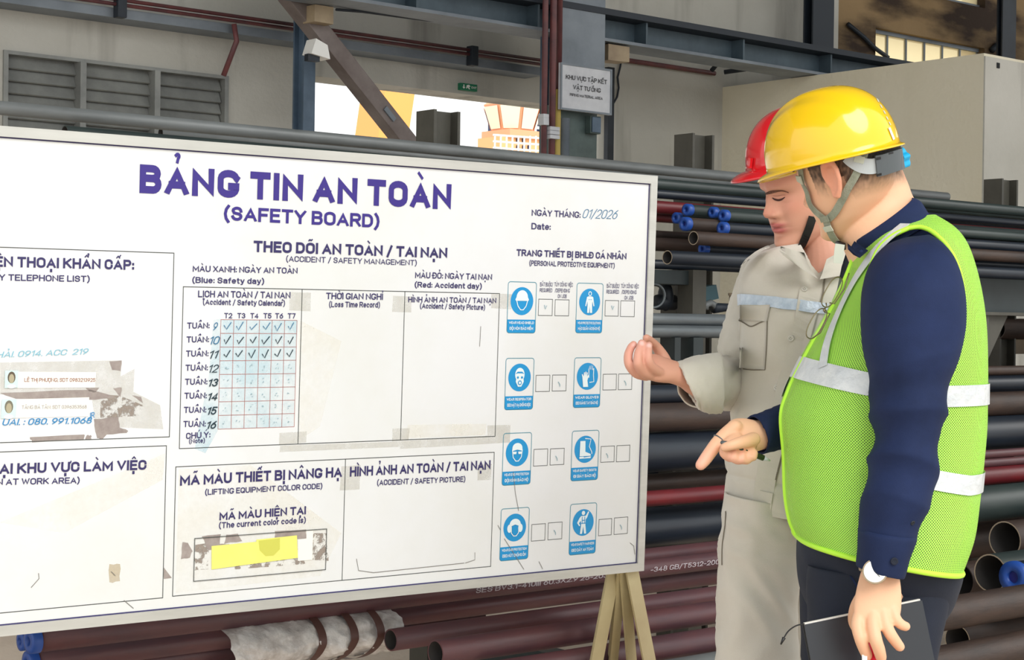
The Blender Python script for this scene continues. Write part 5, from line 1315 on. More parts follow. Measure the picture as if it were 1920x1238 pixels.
def button(px, py, tree, r, mt, parent, name='button', d=None, lift=.002):
    l, n_ = cast(tree, px, py, d, lift); u = n_.orthogonal().normalized(); w = n_.cross(u)
    mb = MB(); m_ = 16
    for h, k in ((0, 1.), (.0018, 1.), (.0024, .85), (.0016, .6), (.0016, 0.01)):
        mb.v += [l+n_*h+(u*math.cos(2*PI*j/m_)+w*math.sin(2*PI*j/m_))*r*k for j in range(m_)]
    mb.f = [(i*m_+j, i*m_+(j+1) % m_, (i+1)*m_+(j+1) % m_, (i+1)*m_+j) for i in range(4) for j in range(m_)]
    o_ = mb.build(name, mt, parent, True)
    hs = MB()
    for dx, dy in ((-.25, -.25), (.25, -.25), (.25, .25), (-.25, .25)):
        c = l+n_*.0018+(u*dx+w*dy)*r; hs.tube([c, c+n_*.0004], r*.1, 6)
    hs.build('button_holes', M_steel_dark, parent)
    return o_
def helmet_mb(a=.138, b=.112, h=.135, base=.040, peak=.050, ridge=.0045):
    """local hard hat shell: crown to brim grid"""
    P = []; n, m_ = 46, 96
    for i in range(n+1):
        s = i/n
        for k in range(m_):
            f = 2*PI*k/m_; cy, sx = math.cos(f), math.sin(f)
            if s <= .84:
                q = s/.84; rr = math.sin(q*PI/2)**.92; zz = math.cos(q*PI/2)**.86 if q < 1 else 0.
                x = b*rr*sx; y = a*rr*cy*(1+.02*cy); z = base+h*zz
                k_ = ridge*(1/(1+math.exp((abs(x)-.040)/.0022)))*(1-gs(1-q, .35))*(1 if q > .02 else 1)
                k2 = .0025*(1/(1+math.exp((abs(abs(x)-.066)-.007)/.0018)))*gs(q-.62, .25)*(abs(cy) < .95)
                z += k_+k2
            else:
                q = (s-.84)/.16; fr = max(0, cy)**2.2; bk = max(0, -cy)**3
                out = (.006+peak*fr+.004*bk)*q; x = (b+out*.75)*sx; y = (a+out)*cy*(1+.02*cy)
                z = base-.004-.010*q*(.4)-.38*peak*fr*q*q
                if q > .9: z -= .002
            P.append(Vector((x, y, z)))
    return P, n+1, m_
def hair_under(mask, grow, mt, parent, place, name='hair', sc=1.0):
    P, n, m_ = head_pts(70, 90, grow, sc); fs = []
    for f in grid_faces(n, m_, False):
        c = sum((P[i] for i in f), Vector())/4
        if mask(c/sc): fs.append(f)
    for i, p in enumerate(P): P[i] = p+p.normalized()*.0016*noise.noise(p*180)
    o_ = obj(name, [place(p) for p in P], fs, mt, None, True); md = o_.modifiers.new('thickness', 'SOLIDIFY'); md.thickness = .003; md.offset = -1
    return child(o_, parent)

M_skinA = skin_mat('tan_skin'); M_skinB = skin_mat('light_skin')
M_hair = mat('black_hair', (26, 22, 20), .6, rgb2=(40, 34, 30), vscale=90, bump=.4, bscale=400)
M_khaki = mat('beige_workwear', (208, 203, 191), .85, rgb2=(198, 192, 178), vscale=5, bump=.12, bscale=500, sheen=.2)
M_khaki_dk = mat('beige_seam', (118, 110, 96), .9)
M_khaki_tr = mat('beige_trousers', (216, 211, 200), .85, rgb2=(206, 200, 188), vscale=4, bump=.12, bscale=500, sheen=.2)
M_navy = mat('navy_cotton', (32, 46, 84), .8, spec=.25, rgb2=(25, 37, 68), vscale=6, bump=.1, bscale=600)
M_navytr = mat('dark_navy_trousers', (26, 34, 52), .8, rgb2=(20, 28, 44), vscale=6, bump=.1, bscale=600)
M_lime = mat('lime_trim', (196, 255, 70), .6)
M_reflect = mat('reflective_tape', (226, 230, 230), .35, .15, rgb2=(206, 212, 216), vscale=30, bump=.3, bscale=60)
M_reflectA = mat('pale_blue_reflective_tape', (206, 218, 230), .35, .1, rgb2=(176, 192, 208), vscale=40, bump=.3, bscale=70)
M_yhat = mat('yellow_hard_hat_shell', (246, 200, 18), .18, coat=.6)
M_rhat = mat('red_hard_hat_shell', (214, 24, 34), .2, coat=.6)
M_web = mat('grey_green_webbing', (158, 162, 144), .8, rgb2=(136, 140, 122), vscale=60, bump=.3, bscale=500)
M_webedge = mat('webbing_edge', (196, 200, 184), .8)
M_blackp = mat('black_plastic', (24, 24, 26), .4)
M_greyp = mat('dark_grey_plastic', (84, 90, 94), .5)
M_lgreyp = mat('light_grey_plastic', (186, 192, 194), .5)
M_knob = mat('sky_blue_knob', (20, 170, 226), .4)
M_button = mat('pearl_button', (206, 202, 190), .35)
def vest_mat():
    M = bpy.data.materials.new('lime_mesh_fabric'); M.use_nodes = True; nt = M.node_tree; N = nt.nodes; L = nt.links; P = N['Principled BSDF']
    P.inputs['Base Color'].default_value = (*lin((180, 242, 92)), 1); P.inputs['Roughness'].default_value = .7
    uv = N.new('ShaderNodeUVMap'); uv.uv_map = 'UVMap'; sp = N.new('ShaderNodeSeparateXYZ'); L.new(uv.outputs[0], sp.inputs[0])
    def mth(op, a, b=None):
        q = N.new('ShaderNodeMath'); q.operation = op
        for i, v in enumerate((a, b)):
            if v is None: continue
            if isinstance(v, (int, float)): q.inputs[i].default_value = v
            else: L.new(v, q.inputs[i])
        return q.outputs[0]
    u = mth('ADD', sp.outputs[0], sp.outputs[1]); v = mth('SUBTRACT', sp.outputs[0], sp.outputs[1])
    a = mth('SINE', mth('MULTIPLY', u, PI)); b = mth('SINE', mth('MULTIPLY', v, PI))
    h = mth('GREATER_THAN', mth('ABSOLUTE', mth('MULTIPLY', a, b)), .60)
    L.new(mth('SUBTRACT', 1.0, mth('MULTIPLY', h, .92)), P.inputs['Alpha'])
    return M
M_vest = vest_mat()

def cut_hole(verts, faces_, poly, test):
    """open a hole: drop the faces inside the outline and draw the rim of the cloth onto the outline"""
    kept = []; gone = set()
    for f in faces_:
        c = sum((verts[i] for i in f), Vector())/len(f); x, y = toPx(c)
        if test(c) and inpoly(x, y, poly): gone.update(f)
        else: kept.append(f)
    rim = gone & set(i for f in kept for i in f)
    for i in rim:
        x, y = toPx(verts[i]); d = depth(verts[i]); best = None
        for k in range(len(poly)):
            a = Vector(poly[k]); b = Vector(poly[(k+1) % len(poly)]); ab = b-a; t = max(0, min(1, (Vector((x, y))-a).dot(ab)/max(ab.length_squared, 1e-9)))
            q = a+ab*t; e = (q-Vector((x, y))).length
            if best is None or e < best[0]: best = (e, q)
        if best[0] < 9: verts[i] = atD(best[1].x, best[1].y, d)
    return kept
def inpoly(x, y, poly):
    c = False; n = len(poly)
    for i in range(n):
        x1, y1 = poly[i]; x2, y2 = poly[(i+1) % n]
        if (y1 > y) != (y2 > y) and x < (x2-x1)*(y-y1)/(y2-y1)+x1: c = not c
    return c

# ------------------------------------------------------------------ man in beige workwear and red hard hat
def mixc(base, col, w): return base*(1-w[:, None])+np.array(lin(col))[None, :]*w[:, None]
def g2(a, s): return np.exp(-(a/s)**2)
def face_colors(co, C, Rr, Ff, Uu, sc, col, base, lip, brow, stub=None, redden=(206, 120, 100)):
    q = co-np.array(C)[None, :]; x = q@np.array(Rr)/sc; y = q@np.array(Ff)/sc; z = q@np.array(Uu)/sc
    z = np.where(z < -.03, -.03+(z+.03)/.86, z)
    near = (np.abs(z) < .135) & (np.abs(x) < .095) & (y > -.12) & (y < .13)
    front = near & (y > .03); ax = np.abs(x)
    nz = np.array([noise.noise(Vector(p)*60) for p in q[::1]]) if len(q) < 1 else 0.
    w = np.where(front, .30*g2(ax-.045, .016)*g2(z+.015, .016)+.42*g2(x, .013)*g2(z+.024, .012)*(y > .09), 0); col = mixc(col, redden, w)
    w = np.where(near, .5*(np.abs(x) > .074)*(np.abs(z) < .04), 0); col = mixc(col, redden, w)
    w = np.where(front, np.clip(2.2*g2(x, .020)*(g2(z+.0510, .0044)+g2(z+.0635, .0060)), 0, .9), 0); col = mixc(col, lip, w)
    w = np.where(front, .8*g2(x, .022)*g2(z+.0570, .0013), 0); col = mixc(col, (96, 44, 44), w)
    w = np.where(front, .7*g2(ax-.0078, .0032)*g2(z+.034, .0028), 0); col = mixc(col, (90, 44, 40), w)
    return col, (x, y, z, near)
PA = empty('person', (0, 0, 0)); pc_ = atD(1500, 600, 3.4); PA.location = (pc_.x, pc_.y, 0)
tag(PA, 'man in beige work shirt and red hard hat, raising one hand at the board', 'person')
SA = 1.02
fA = (-HR*math.sin(math.radians(64))-HF*math.cos(math.radians(64)))
sideA, foreA, crownA = frame(fA, math.radians(16), math.radians(3))
CA = atD(1511, 358, 3.40)
def putA(p): return CA+(sideA*p.x+foreA*p.y+crownA*p.z)*SA
mb = MB()
P_, n_, m_ = head_pts()
mb.add([putA(p) for p in P_], grid_faces(n_, m_))
for sd in (-1, 1):
    e = ear_mb(sd); mb.add([putA(v) for v in e.v], e.f)
Loft(limb_rings([(1532, 400, 3.44, 50), (1540, 440, 3.43, 52), (1548, 480, 3.42, 56), (1552, 520, 3.42, 80), (1545, 560, 3.42, 105), (1530, 700, 3.42, 100), (1520, 850, 3.42, 105), (1500, 1000, 3.42, 95)]), 32, 5).add_to(mb)
# right arm (left in the picture) and hand
Loft(limb_rings([(1432, 520, 3.47, 36), (1410, 620, 3.45, 38), (1397, 700, 3.46, 33), (1350, 724, 3.39, 33), (1310, 716, 3.28, 29), (1283, 705, 3.25, 25, .85), (1262, 698, 3.24, 25, .75), (1245, 694, 3.235, 29, .62), (1228, 690, 3.23, 32, .55), (1212, 690, 3.225, 27, .5)]), 28, 5).add_to(mb)
HA = [ # fingers: chain of (px, py, depth, radius px)
 [(1212, 705, 2.95, 10), (1193, 700, 2.935, 9.5), (1180, 684, 2.925, 9.2), (1178, 667, 2.93, 8.6), (1183, 652, 2.94, 7.6), (1188, 646, 2.945, 7)],
 [(1224, 705, 2.945, 10), (1206, 698, 2.925, 9.6), (1196, 682, 2.91, 9.2), (1197, 664, 2.915, 8.6), (1201, 650, 2.925, 7.8), (1203, 643, 2.93, 7)],
 [(1238, 700, 2.945, 10), (1224, 690, 2.925, 9.4), (1216, 677, 2.915, 8.8), (1215, 662, 2.918, 8.2), (1216, 652, 2.925, 7.4), (1217, 647, 2.93, 6.8)],
 [(1222, 690, 2.99, 9), (1208, 676, 2.99, 8.4), (1203, 660, 2.985, 7.8), (1206, 646, 2.975, 7)],
 [(1252, 692, 3.0, 14), (1243, 670, 3.01, 12), (1231, 651, 3.005, 9.6), (1220, 640, 2.99, 8.4), (1212, 634, 2.975, 7.4)]]
for f_ in HA: capsule(mb, [(a, b, c+.27, r) for a, b, c, r in f_])
# left arm hangs behind the other man
Loft(limb_rings([(1640, 510, 3.55, 44), (1660, 640, 3.6, 40), (1660, 780, 3.6, 34), (1655, 900, 3.6, 26), (1653, 940, 3.6, 30, .5), (1652, 980, 3.6, 26, .5), (1652, 1010, 3.6, 14, .6)]), 20, 5).add_to(mb)
for lx, dd in ((1430, 3.32), (1500, 3.52)):
    Loft(limb_rings([(lx+20, 980, dd+.05, 44), (lx, 1150, dd, 46), (lx, 1400, dd, 42), (lx, 1600, dd, 38), (lx, 1800, dd, 26)]), 20, 4).add_to(mb)
def colA(co):
    col = np.tile(np.array(lin((214, 158, 134))), (len(co), 1))
    col, _ = face_colors(co, CA, sideA, foreA, crownA, SA, col, None, (186, 100, 98), (96, 66, 54))
    px_ = (co-np.array(CAMP))@np.array(CF)
    hand = (co-np.array(atD(1195, 648, 3.20))[None, :]); d_ = np.linalg.norm(hand, axis=1)
    col = mixc(col, (232, 166, 152), .55*np.exp(-(d_/.045)**2))
    for nx, ny, nd in ((1190, 646, 3.203), (1204, 643, 3.19), (1217, 648, 3.19)):
        d_ = np.linalg.norm(co-np.array(atD(nx, ny, nd))[None, :], axis=1); col = mixc(col, (246, 206, 200), .7*np.exp(-(d_/.0055)**4))
    d_ = np.linalg.norm(co-np.array(atD(1493, 394, 3.31))[None, :], axis=1); col = mixc(col, (140, 76, 60), .7*np.exp(-(d_/.003)**2))
    return col
bodyA, treeA = remesh_body(mb, .0023, M_skinA, PA, colA)
# shirt torso
fw_ = wfold((9, 5, 9), .009, 3., .7)
toA = Loft([LR(1500, 452, 1590, 458, 3.42, .04), LR(1447, 466, 1620, 470, 3.42, .07), LR(1408, 488, 1640, 492, 3.41, .10), LR(1392, 525, 1655, 530, 3.40, .12), LR(1392, 585, 1655, 590, 3.38, .135), LR(1394, 650, 1650, 655, 3.38, .135),
            LR(1390, 715, 1645, 725, 3.38, .13), LR(1377, 780, 1640, 795, 3.37, .13), LR(1367, 845, 1636, 865, 3.37, .135), LR(1367, 895, 1636, 925, 3.37, .14), LR(1361, 943, 1636, 990, 3.37, .145)], 140, 18, 2.3)
toA.disp(lambda t, a, p: fw_(t, a, p)*(1 if t < .97 else .3)+(-.004*gs(t-.885, .012)))
# V opening at the neck: faces removed near the throat
shA = empty('shirt', PA.location); child(shA, PA); shA.matrix_parent_inverse = Matrix.Translation(-PA.location)
def childof(o, par):  # par is an Empty child placed in world coordinates
    o.parent = par; o.matrix_parent_inverse = Matrix.Translation(-Vector(par.location)); return o
vA = toA.verts(); keep = []
neckA = [(1488, 440), (1600, 440), (1590, 462), (1560, 484), (1536, 516), (1522, 500), (1512, 480)]
keep = cut_hole(vA, toA.faces(False), neckA, lambda c: depth(c) < 3.40)
o = obj('shirt_body', vA, keep, M_khaki, None, True); md = o.modifiers.new('thickness', 'SOLIDIFY'); md.thickness = .003; md.offset = -1; childof(o, shA)
bvA = toA.bvh()
# sleeve with rolled cuff
slA = Loft(limb_rings([(1456, 492, 3.47, 30), (1440, 510, 3.475, 45), (1428, 545, 3.47, 48), (1415, 600, 3.46, 52), (1404, 655, 3.44, 53), (1396, 702, 3.48, 50), (1374, 716, 3.44, 48), (1345, 718, 3.37, 46), (1312, 719, 3.28, 44)]), 56, 12)
slA.disp(lambda t, a, p: fold((4.5, 1.5), .010*(.35+1.2*gs(t-.62, .2)), 2., .7)(t, a, p)*.65)
childof(slA.build('sleeve', M_khaki, shA, False, None, .003), shA)
def ring_px(a, b, d, dh, dskew=0.):
    A_, B_ = atD(a[0], a[1], d-dskew), atD(b[0], b[1], d+dskew); u = (A_-B_)/2; t = u.normalized()
    v = (CF-t*CF.dot(t)).normalized()*dh; return ((A_+B_)/2, u, v)
cuA = Loft([ring_px((1352, 664), (1352, 772), 3.305, .058), ring_px((1345, 662), (1350, 776), 3.300, .064), ring_px((1316, 666), (1332, 776), 3.280, .062), ring_px((1290, 672), (1318, 772), 3.265, .058), ring_px((1268, 679), (1310, 766), 3.255, .052), ring_px((1272, 684), (1308, 758), 3.260, .047), ring_px((1300, 688), (1316, 752), 3.275, .044)], 48, 6)
cuA.disp(lambda t, a, p: fold((2, 2.2), .006, 5.)(t, a, p)*(.3+.7*t))
childof(cuA.build('rolled_cuff', M_khaki, shA, False, None, .002), shA)
slB_ = Loft(limb_rings([(1625, 480, 3.5, 40), (1650, 540, 3.55, 56), (1662, 650, 3.6, 54), (1664, 780, 3.6, 48), (1657, 900, 3.6, 40)]), 32, 6)
childof(slB_.build('sleeve', M_khaki, shA, False, None, .003), shA)
# collar leaves
def leaf(name, rows, mt, parent, d0, th=.003, tree=None, lift=.008):
    """cloth leaf from rows of picture points with depth"""
    n = len(rows); m2 = len(rows[0]); mb_ = MB()
    for lay in (0, 1):
        for r in rows:
            for p in r: mb_.v.append(atD(p[0], p[1], (p[2] if len(p) > 2 else d0)+lay*th))
    N = n*m2
    for i in range(n-1):
        for k in range(m2-1):
            q = (i*m2+k, i*m2+k+1, (i+1)*m2+k+1, (i+1)*m2+k); mb_.f += [q, tuple(N+z for z in q)[::-1]]
    bd_ = [k for k in range(m2)]+[i*m2+m2-1 for i in range(1, n)]+[(n-1)*m2+k for k in range(m2-2, -1, -1)]+[i*m2 for i in range(n-2, 0, -1)]
    for i in range(len(bd_)): j = (i+1) % len(bd_); mb_.f.append((bd_[i], bd_[j], N+bd_[j], N+bd_[i]))
    o_ = mb_.build(name, mt, None, True); return childof(o_, parent) if parent is not None else o_
leaf('collar_leaf', [[(1464, 462, 3.29), (1478, 466, 3.27), (1492, 471, 3.27), (1508, 474, 3.30)], [(1461, 470, 3.27), (1477, 479, 3.252), (1495, 486, 3.25), (1513, 490, 3.27)], [(1468, 479, 3.26), (1485, 491, 3.243), (1503, 501, 3.242), (1522, 508, 3.25)], [(1484, 489, 3.255), (1500, 502, 3.240), (1516, 513, 3.24), (1534, 523, 3.244)]], M_khaki, shA, 3.3)
leaf('collar_leaf', [[(1606, 452, 3.35), (1592, 463, 3.32), (1568, 476, 3.28), (1550, 486, 3.262)], [(1612, 464, 3.33), (1597, 477, 3.30), (1572, 490, 3.268), (1546, 498, 3.252)], [(1616, 476, 3.32), (1600, 491, 3.29), (1573, 505, 3.258), (1542, 512, 3.246)], [(1618, 488, 3.31), (1602, 504, 3.28), (1572, 518, 3.252), (1537, 524, 3.244)]], M_khaki, shA, 3.3)
# placket, pocket, epaulette, reflective strip, buttons
childof(strap('placket_seam', [(1546, 522), (1540, 560), (1528, 610), (1513, 670), (1500, 720), (1488, 770), (1473, 830), (1460, 880), (1452, 912)], .0030, M_khaki_dk, shA, bvA, .0045, 3.27, .0008), shA)
childof(strap('placket', [(1524, 524, 1), (1516, 560, 1), (1506, 610, 1), (1492, 670, 1), (1478, 720, 1), (1466, 770, 1), (1452, 830, 1), (1440, 880, 1), (1430, 945, 1), (1426, 958, 1)], .040, M_khaki, shA, bvA, .0015, 3.27, .0018), shA)
childof(strap('reflective_strip', [(1388, 562), (1400, 563), (1425, 566), (1450, 568.5), (1475, 571.5), (1505, 575), (1530, 578.5), (1552, 582)], .0225, M_reflectA, shA, bvA, .0052, 3.28, .001), shA)
childof(surf_patch('pocket', [(1392, 590), (1440, 596), (1437, 693), (1386, 690)], M_khaki, shA, bvA, .0020, .002, 3.27), shA)
childof(surf_patch('pocket_flap', [(1386, 572), (1447, 574), (1441, 603), (1387, 599)], M_khaki, shA, bvA, .0052, .002, 3.27), shA)
childof(strap('flap_edge', [(1387, 599), (1400, 606), (1412, 612), (1428, 605), (1441, 600)], .0022, M_khaki_dk, shA, bvA, .0045, 3.27, .001), shA)
childof(strap('seam', [(1386, 691), (1410, 694), (1437, 693)], .002, M_khaki_dk, shA, bvA, .003, 3.27, .0006), shA)
childof(strap('seam', [(1441, 602), (1440, 650), (1437, 693)], .0014, M_khaki_dk, shA, bvA, .004, 3.27, .0006), shA)
childof(strap('hem_seam', [(1368, 908), (1400, 918), (1440, 928), (1480, 940)], .002, M_khaki_dk, shA, bvA, .002, 3.27, .0006), shA)
childof(strap('waist_tab', [(1426, 930), (1450, 935)], .020, M_khaki, shA, bvA, .004, 3.25, .002), shA)
for bx, by in ((1508, 545), (1483, 634), (1458, 728), (1436, 947)): childof(button(bx, by, bvA, .0062, M_button, shA, d=3.26, lift=.0045), shA)
childof(leaf('epaulette', [[(1388, 500, 3.33), (1393, 496, 3.31), (1402, 490, 3.30)], [(1398, 486, 3.34), (1406, 482, 3.32), (1414, 480, 3.31)], [(1416, 472, 3.35), (1424, 470, 3.33), (1430, 470, 3.32)], [(1434, 462, 3.37), (1441, 460, 3.35), (1444, 464, 3.34)]], M_khaki, None, 3.33, .004), shA)
# trousers
trA = empty('trousers', PA.location); child(trA, PA); trA.matrix_parent_inverse = Matrix.Translation(-PA.location)
def trouser(rg, seg, sub, fn, mt, par, nm='trouser_leg', ex=2.2):
    L_ = Loft(rg, seg, sub, ex); L_.disp(fn); return childof(L_.build(nm, mt, par, False, None, .003), par), L_
trouser([LR(1376, 925, 1620, 955, 3.40, .12), LR(1372, 975, 1620, 1000, 3.40, .125), LR(1380, 1020, 1600, 1040, 3.40, .12), LR(1390, 1060, 1590, 1070, 3.40, .11), LR(1410, 1090, 1560, 1092, 3.40, .07)], 64, 8, wfold((6, 4, 6), .006, 11.), M_khaki_tr, trA, 'trouser_seat')
zA0 = lambda px_, d: 1238+0*px_
rowsA = [(1366, 925, 1505, 945), (1359, 985, 1500, 1000), (1353, 1040, 1496, 1050), (1351, 1100, 1492, 1104), (1350, 1160, 1488, 1162), (1349, 1238, 1492, 1238), (1352, 1400, 1484, 1400), (1360, 1560, 1474, 1560), (1364, 1700, 1468, 1700), (1368, 1830, 1462, 1830)]
_, LtA = trouser([LR(a, b, c, d_, 3.33, .088-.00003*max(0, b-1000)) for a, b, c, d_ in rowsA], 64, 10, wfold((7, 10, 7), .009, 21., .8), M_khaki_tr, trA)
rowsA2 = [(1440, 1000, 1560, 1005), (1446, 1050, 1545, 1052), (1452, 1110, 1530, 1110), (1456, 1160, 1524, 1160), (1456, 1238, 1534, 1238), (1460, 1400, 1545, 1400), (1464, 1560, 1540, 1560), (1466, 1700, 1535, 1700), (1468, 1800, 1532, 1800)]
trouser([LR(a, b, c, d_, 3.50, .085) for a, b, c, d_ in rowsA2], 48, 10, wfold((6, 8, 6), .006, 31., .8), M_khaki_tr, trA)
childof(strap('seam', [(1364, 960), (1363, 985), (1358, 1020), (1357, 1060)], .0025, M_khaki_dk, trA, LtA.bvh(), .004, 3.27, .0008), trA)
# shoes
def shoe(px_, d, mt, par):
    c = atD(px_, 1300, d); mb_ = MB(); fz = fA if par is PA else fB
    for (u, w, h, z) in ((0, .045, .05, .05),):
        vs = []
    rg = []
    for (s_, w, h) in ((-.13, .02, .03), (-.11, .038, .045), (-.04, .042, .05), (.03, .046, .042), (.09, .048, .032), (.13, .036, .024), (.15, .012, .014)):
        side = fz.cross(EZ).normalized(); rg.append((Vector((c.x, c.y, 0))+fz*(s_+.04)+EZ*h, side*w, EZ*h))
    L_ = Loft(rg, 24, 4); L_.P[:, :, 2] = np.maximum(L_.P[:, :, 2], .002); o_ = L_.build('shoe', mt, par, True); return o_
for px_, d in ((1415, 3.33), (1500, 3.5)): shoe(px_, d, M_blackp, PA)
# red hard hat
HP, hn, hm = helmet_mb(.122, .102, .112, .0, .036)
hatSideA, hatForeA, hatUpA = frame(fA, math.radians(9), math.radians(0))
CHA = atD(1509, 303, 3.40)
def putHatA(p): return CHA+(hatSideA*p.x+hatForeA*p.y+hatUpA*p.z)
htA = obj('hard_hat', [putHatA(p) for p in HP], grid_faces(hn, hm, False), M_rhat, None, True); md = htA.modifiers.new('thickness', 'SOLIDIFY'); md.thickness = .003; md.offset = -1; child(htA, PA)
htA['label'] = 'glossy red hard hat'
def sub_(o_, par): o_.parent = par; o_.matrix_parent_inverse = Matrix.Identity(4); return o_
def sub_world(o_, par):
    # parts of a mesh made in world coordinates under PA/PB root
    root = par.parent; o_.parent = par; o_.matrix_parent_inverse = Matrix.Identity(4); o_.location = (0, 0, 0)
    return o_
sub_(strap('chin_strap', [(1522, 405), (1516, 425), (1508, 445), (1500, 460), (1490, 468), (1478, 470), (1466, 466)], .017, M_blackp, None, treeA, .004, 3.33, .002), htA)
sub_(strap('strap_buckle', [(1468, 468), (1480, 472), (1494, 469)], .015, M_blackp, None, treeA, .006, 3.31, .006), htA)
sub_(strap('clip', [(1411, 296), (1409, 316)], .008, M_rhat, None, BVHTree.FromPolygons([putHatA(p) for p in HP], grid_faces(hn, hm, False)), .001, 3.3, .006), htA)
for nm, pts, w, mt_ in (('eyelashes', [(1448, 371, .4), (1453, 374, 1), (1460, 375.5, 1.2), (1467, 373.5, 1), (1472, 370, .4)], .0034, mat('lash_hair', (70, 44, 40), .9)), ('eyelid_crease', [(1449, 367, .3), (1457, 367.5, 1), (1466, 366, 1), (1473, 366, .3)], .0010, mat('eyelid_fold', (168, 114, 96), .6)),
                      ('eyebrow', [(1435, 364, .6), (1445, 360.5, 1.1), (1456, 358, 1.1), (1468, 357.5, .8), (1479, 361, .3)], .0056, mat_stain('brow_hair', (104, 74, 62), .3, .7, 300, .7, .3))):
    child(strap(nm, pts, w, mt_, None, treeA, .0006, 3.32, .0005), PA)
hair_under(lambda c: (c.y < .02 and c.z > -.03) or c.z > .055, .004, M_hair, PA, putA)

# ------------------------------------------------------------------ man in navy shirt, lime vest and yellow hard hat
PB = empty('person', (0, 0, 0)); pc_ = atD(1650, 600, 2.95); PB.location = (pc_.x, pc_.y, 0)
tag(PB, 'man in navy shirt, lime mesh vest and yellow hard hat, pointing down', 'person')
SB = .97
fB = (-HR*math.cos(math.radians(45))+HF*math.sin(math.radians(45)))
sideB, foreB, crownB = frame(fB, math.radians(14), math.radians(12))
CB = atD(1592, 330, 2.95)
def putB(p): return CB+(sideB*p.x+foreB*p.y+crownB*p.z)*SB
mb = MB()
P_, n_, m_ = head_pts()
mb.add([putB(p) for p in P_], grid_faces(n_, m_))
for sd in (-1, 1):
    e = ear_mb(sd); mb.add([putB(Vector((v.x, v.y, v.z*1.08))) for v in e.v], e.f)
Loft([ring_px((1536, 352), (1690, 318), 2.98, .058), ring_px((1548, 392), (1702, 346), 2.98, .06), ring_px((1562, 430), (1712, 372), 2.98, .066), ring_px((1582, 465), (1732, 400), 2.97, .08), ring_px((1606, 520), (1760, 450), 2.97, .10)], 40, 6).add_to(mb)
Loft([LR(1620, 470, 1770, 455, 2.97, .09), LR(1605, 560, 1790, 560, 2.97, .13), LR(1560, 700, 1790, 700, 2.97, .13), LR(1540, 900, 1780, 900, 2.97, .12), LR(1560, 1040, 1770, 1040, 2.97, .12)], 32, 5).add_to(mb)
# left arm and hand (near side)
Loft(limb_rings([(1712, 490, 2.80, 48), (1714, 560, 2.75, 52), (1708, 700, 2.73, 46), (1700, 800, 2.72, 42), (1680, 920, 2.72, 36), (1660, 1020, 2.72, 31), (1652, 1062, 2.72, 33, .72), (1650, 1084, 2.715, 38, .55), (1648, 1112, 2.71, 43, .44), (1645, 1140, 2.705, 45, .38), (1642, 1164, 2.70, 42, .33)]), 32, 5).add_to(mb)
HB_ = [[(1616, 1144, 2.71, 14), (1608, 1172, 2.695, 12.5), (1613, 1196, 2.685, 12), (1619, 1214, 2.69, 11.2), (1626, 1230, 2.70, 10.2)],
       [(1636, 1150, 2.70, 14), (1637, 1176, 2.685, 13), (1642, 1200, 2.675, 12.4), (1648, 1218, 2.68, 11.8), (1652, 1233, 2.69, 10.6)],
       [(1655, 1148, 2.70, 14), (1661, 1172, 2.69, 12.5), (1670, 1190, 2.685, 11.5), (1680, 1204, 2.69, 10.5), (1687, 1213, 2.695, 9.6)],
       [(1671, 1138, 2.705, 13), (1679, 1160, 2.695, 11), (1689, 1171, 2.695, 10), (1698, 1175, 2.70, 9.2)],
       [(1622, 1112, 2.74, 14), (1606, 1140, 2.76, 13), (1600, 1168, 2.775, 11), (1602, 1190, 2.78, 9.5)]]
for f_ in HB_: capsule(mb, f_)
# right arm reaching out, pointing hand with pen
Loft(limb_rings([(1640, 560, 3.12, 48), (1590, 690, 3.14, 44), (1540, 770, 3.10, 38), (1480, 800, 3.06, 31), (1432, 814, 3.03, 28, .85), (1412, 817, 3.02, 31, .7), (1394, 816, 3.015, 33, .6), (1376, 812, 3.01, 28, .52), (1366, 812, 3.01, 21, .5)]), 28, 5).add_to(mb)
HC = [[(1378, 802, 3.005, 15), (1360, 816, 3.0, 14), (1344, 832, 2.995, 13), (1332, 848, 2.99, 12.5), (1322, 862, 2.985, 12), (1314, 872, 2.98, 10.5)],
      [(1380, 822, 2.995, 13), (1364, 836, 2.975, 12), (1360, 850, 2.965, 11.5), (1368, 856, 2.97, 11), (1380, 852, 2.98, 10)],
      [(1392, 830, 2.99, 12), (1378, 846, 2.968, 11), (1376, 858, 2.96, 10.5), (1384, 862, 2.965, 10), (1393, 857, 2.975, 9)],
      [(1402, 834, 2.99, 11), (1392, 850, 2.97, 10), (1391, 862, 2.962, 9.5), (1399, 863, 2.968, 9), (1406, 856, 2.975, 8.4)],
      [(1410, 836, 2.99, 10), (1405, 848, 2.975, 9), (1404, 858, 2.968, 8.6), (1411, 858, 2.97, 8), (1414, 850, 2.975, 7.6)],
      [(1412, 824, 2.98, 14), (1398, 828, 2.96, 12.5), (1382, 832, 2.948, 11), (1368, 836, 2.945, 9.5), (1358, 839, 2.948, 8.2)]]
for f_ in HC: capsule(mb, f_)
for lx, dd in ((1640, 2.88), (1620, 3.08)):
    Loft(limb_rings([(lx+10, 1040, dd, 84), (lx, 1250, dd, 66), (lx, 1500, dd, 48), (lx, 1700, dd, 42), (lx, 1960, dd, 28)]), 20, 4).add_to(mb)
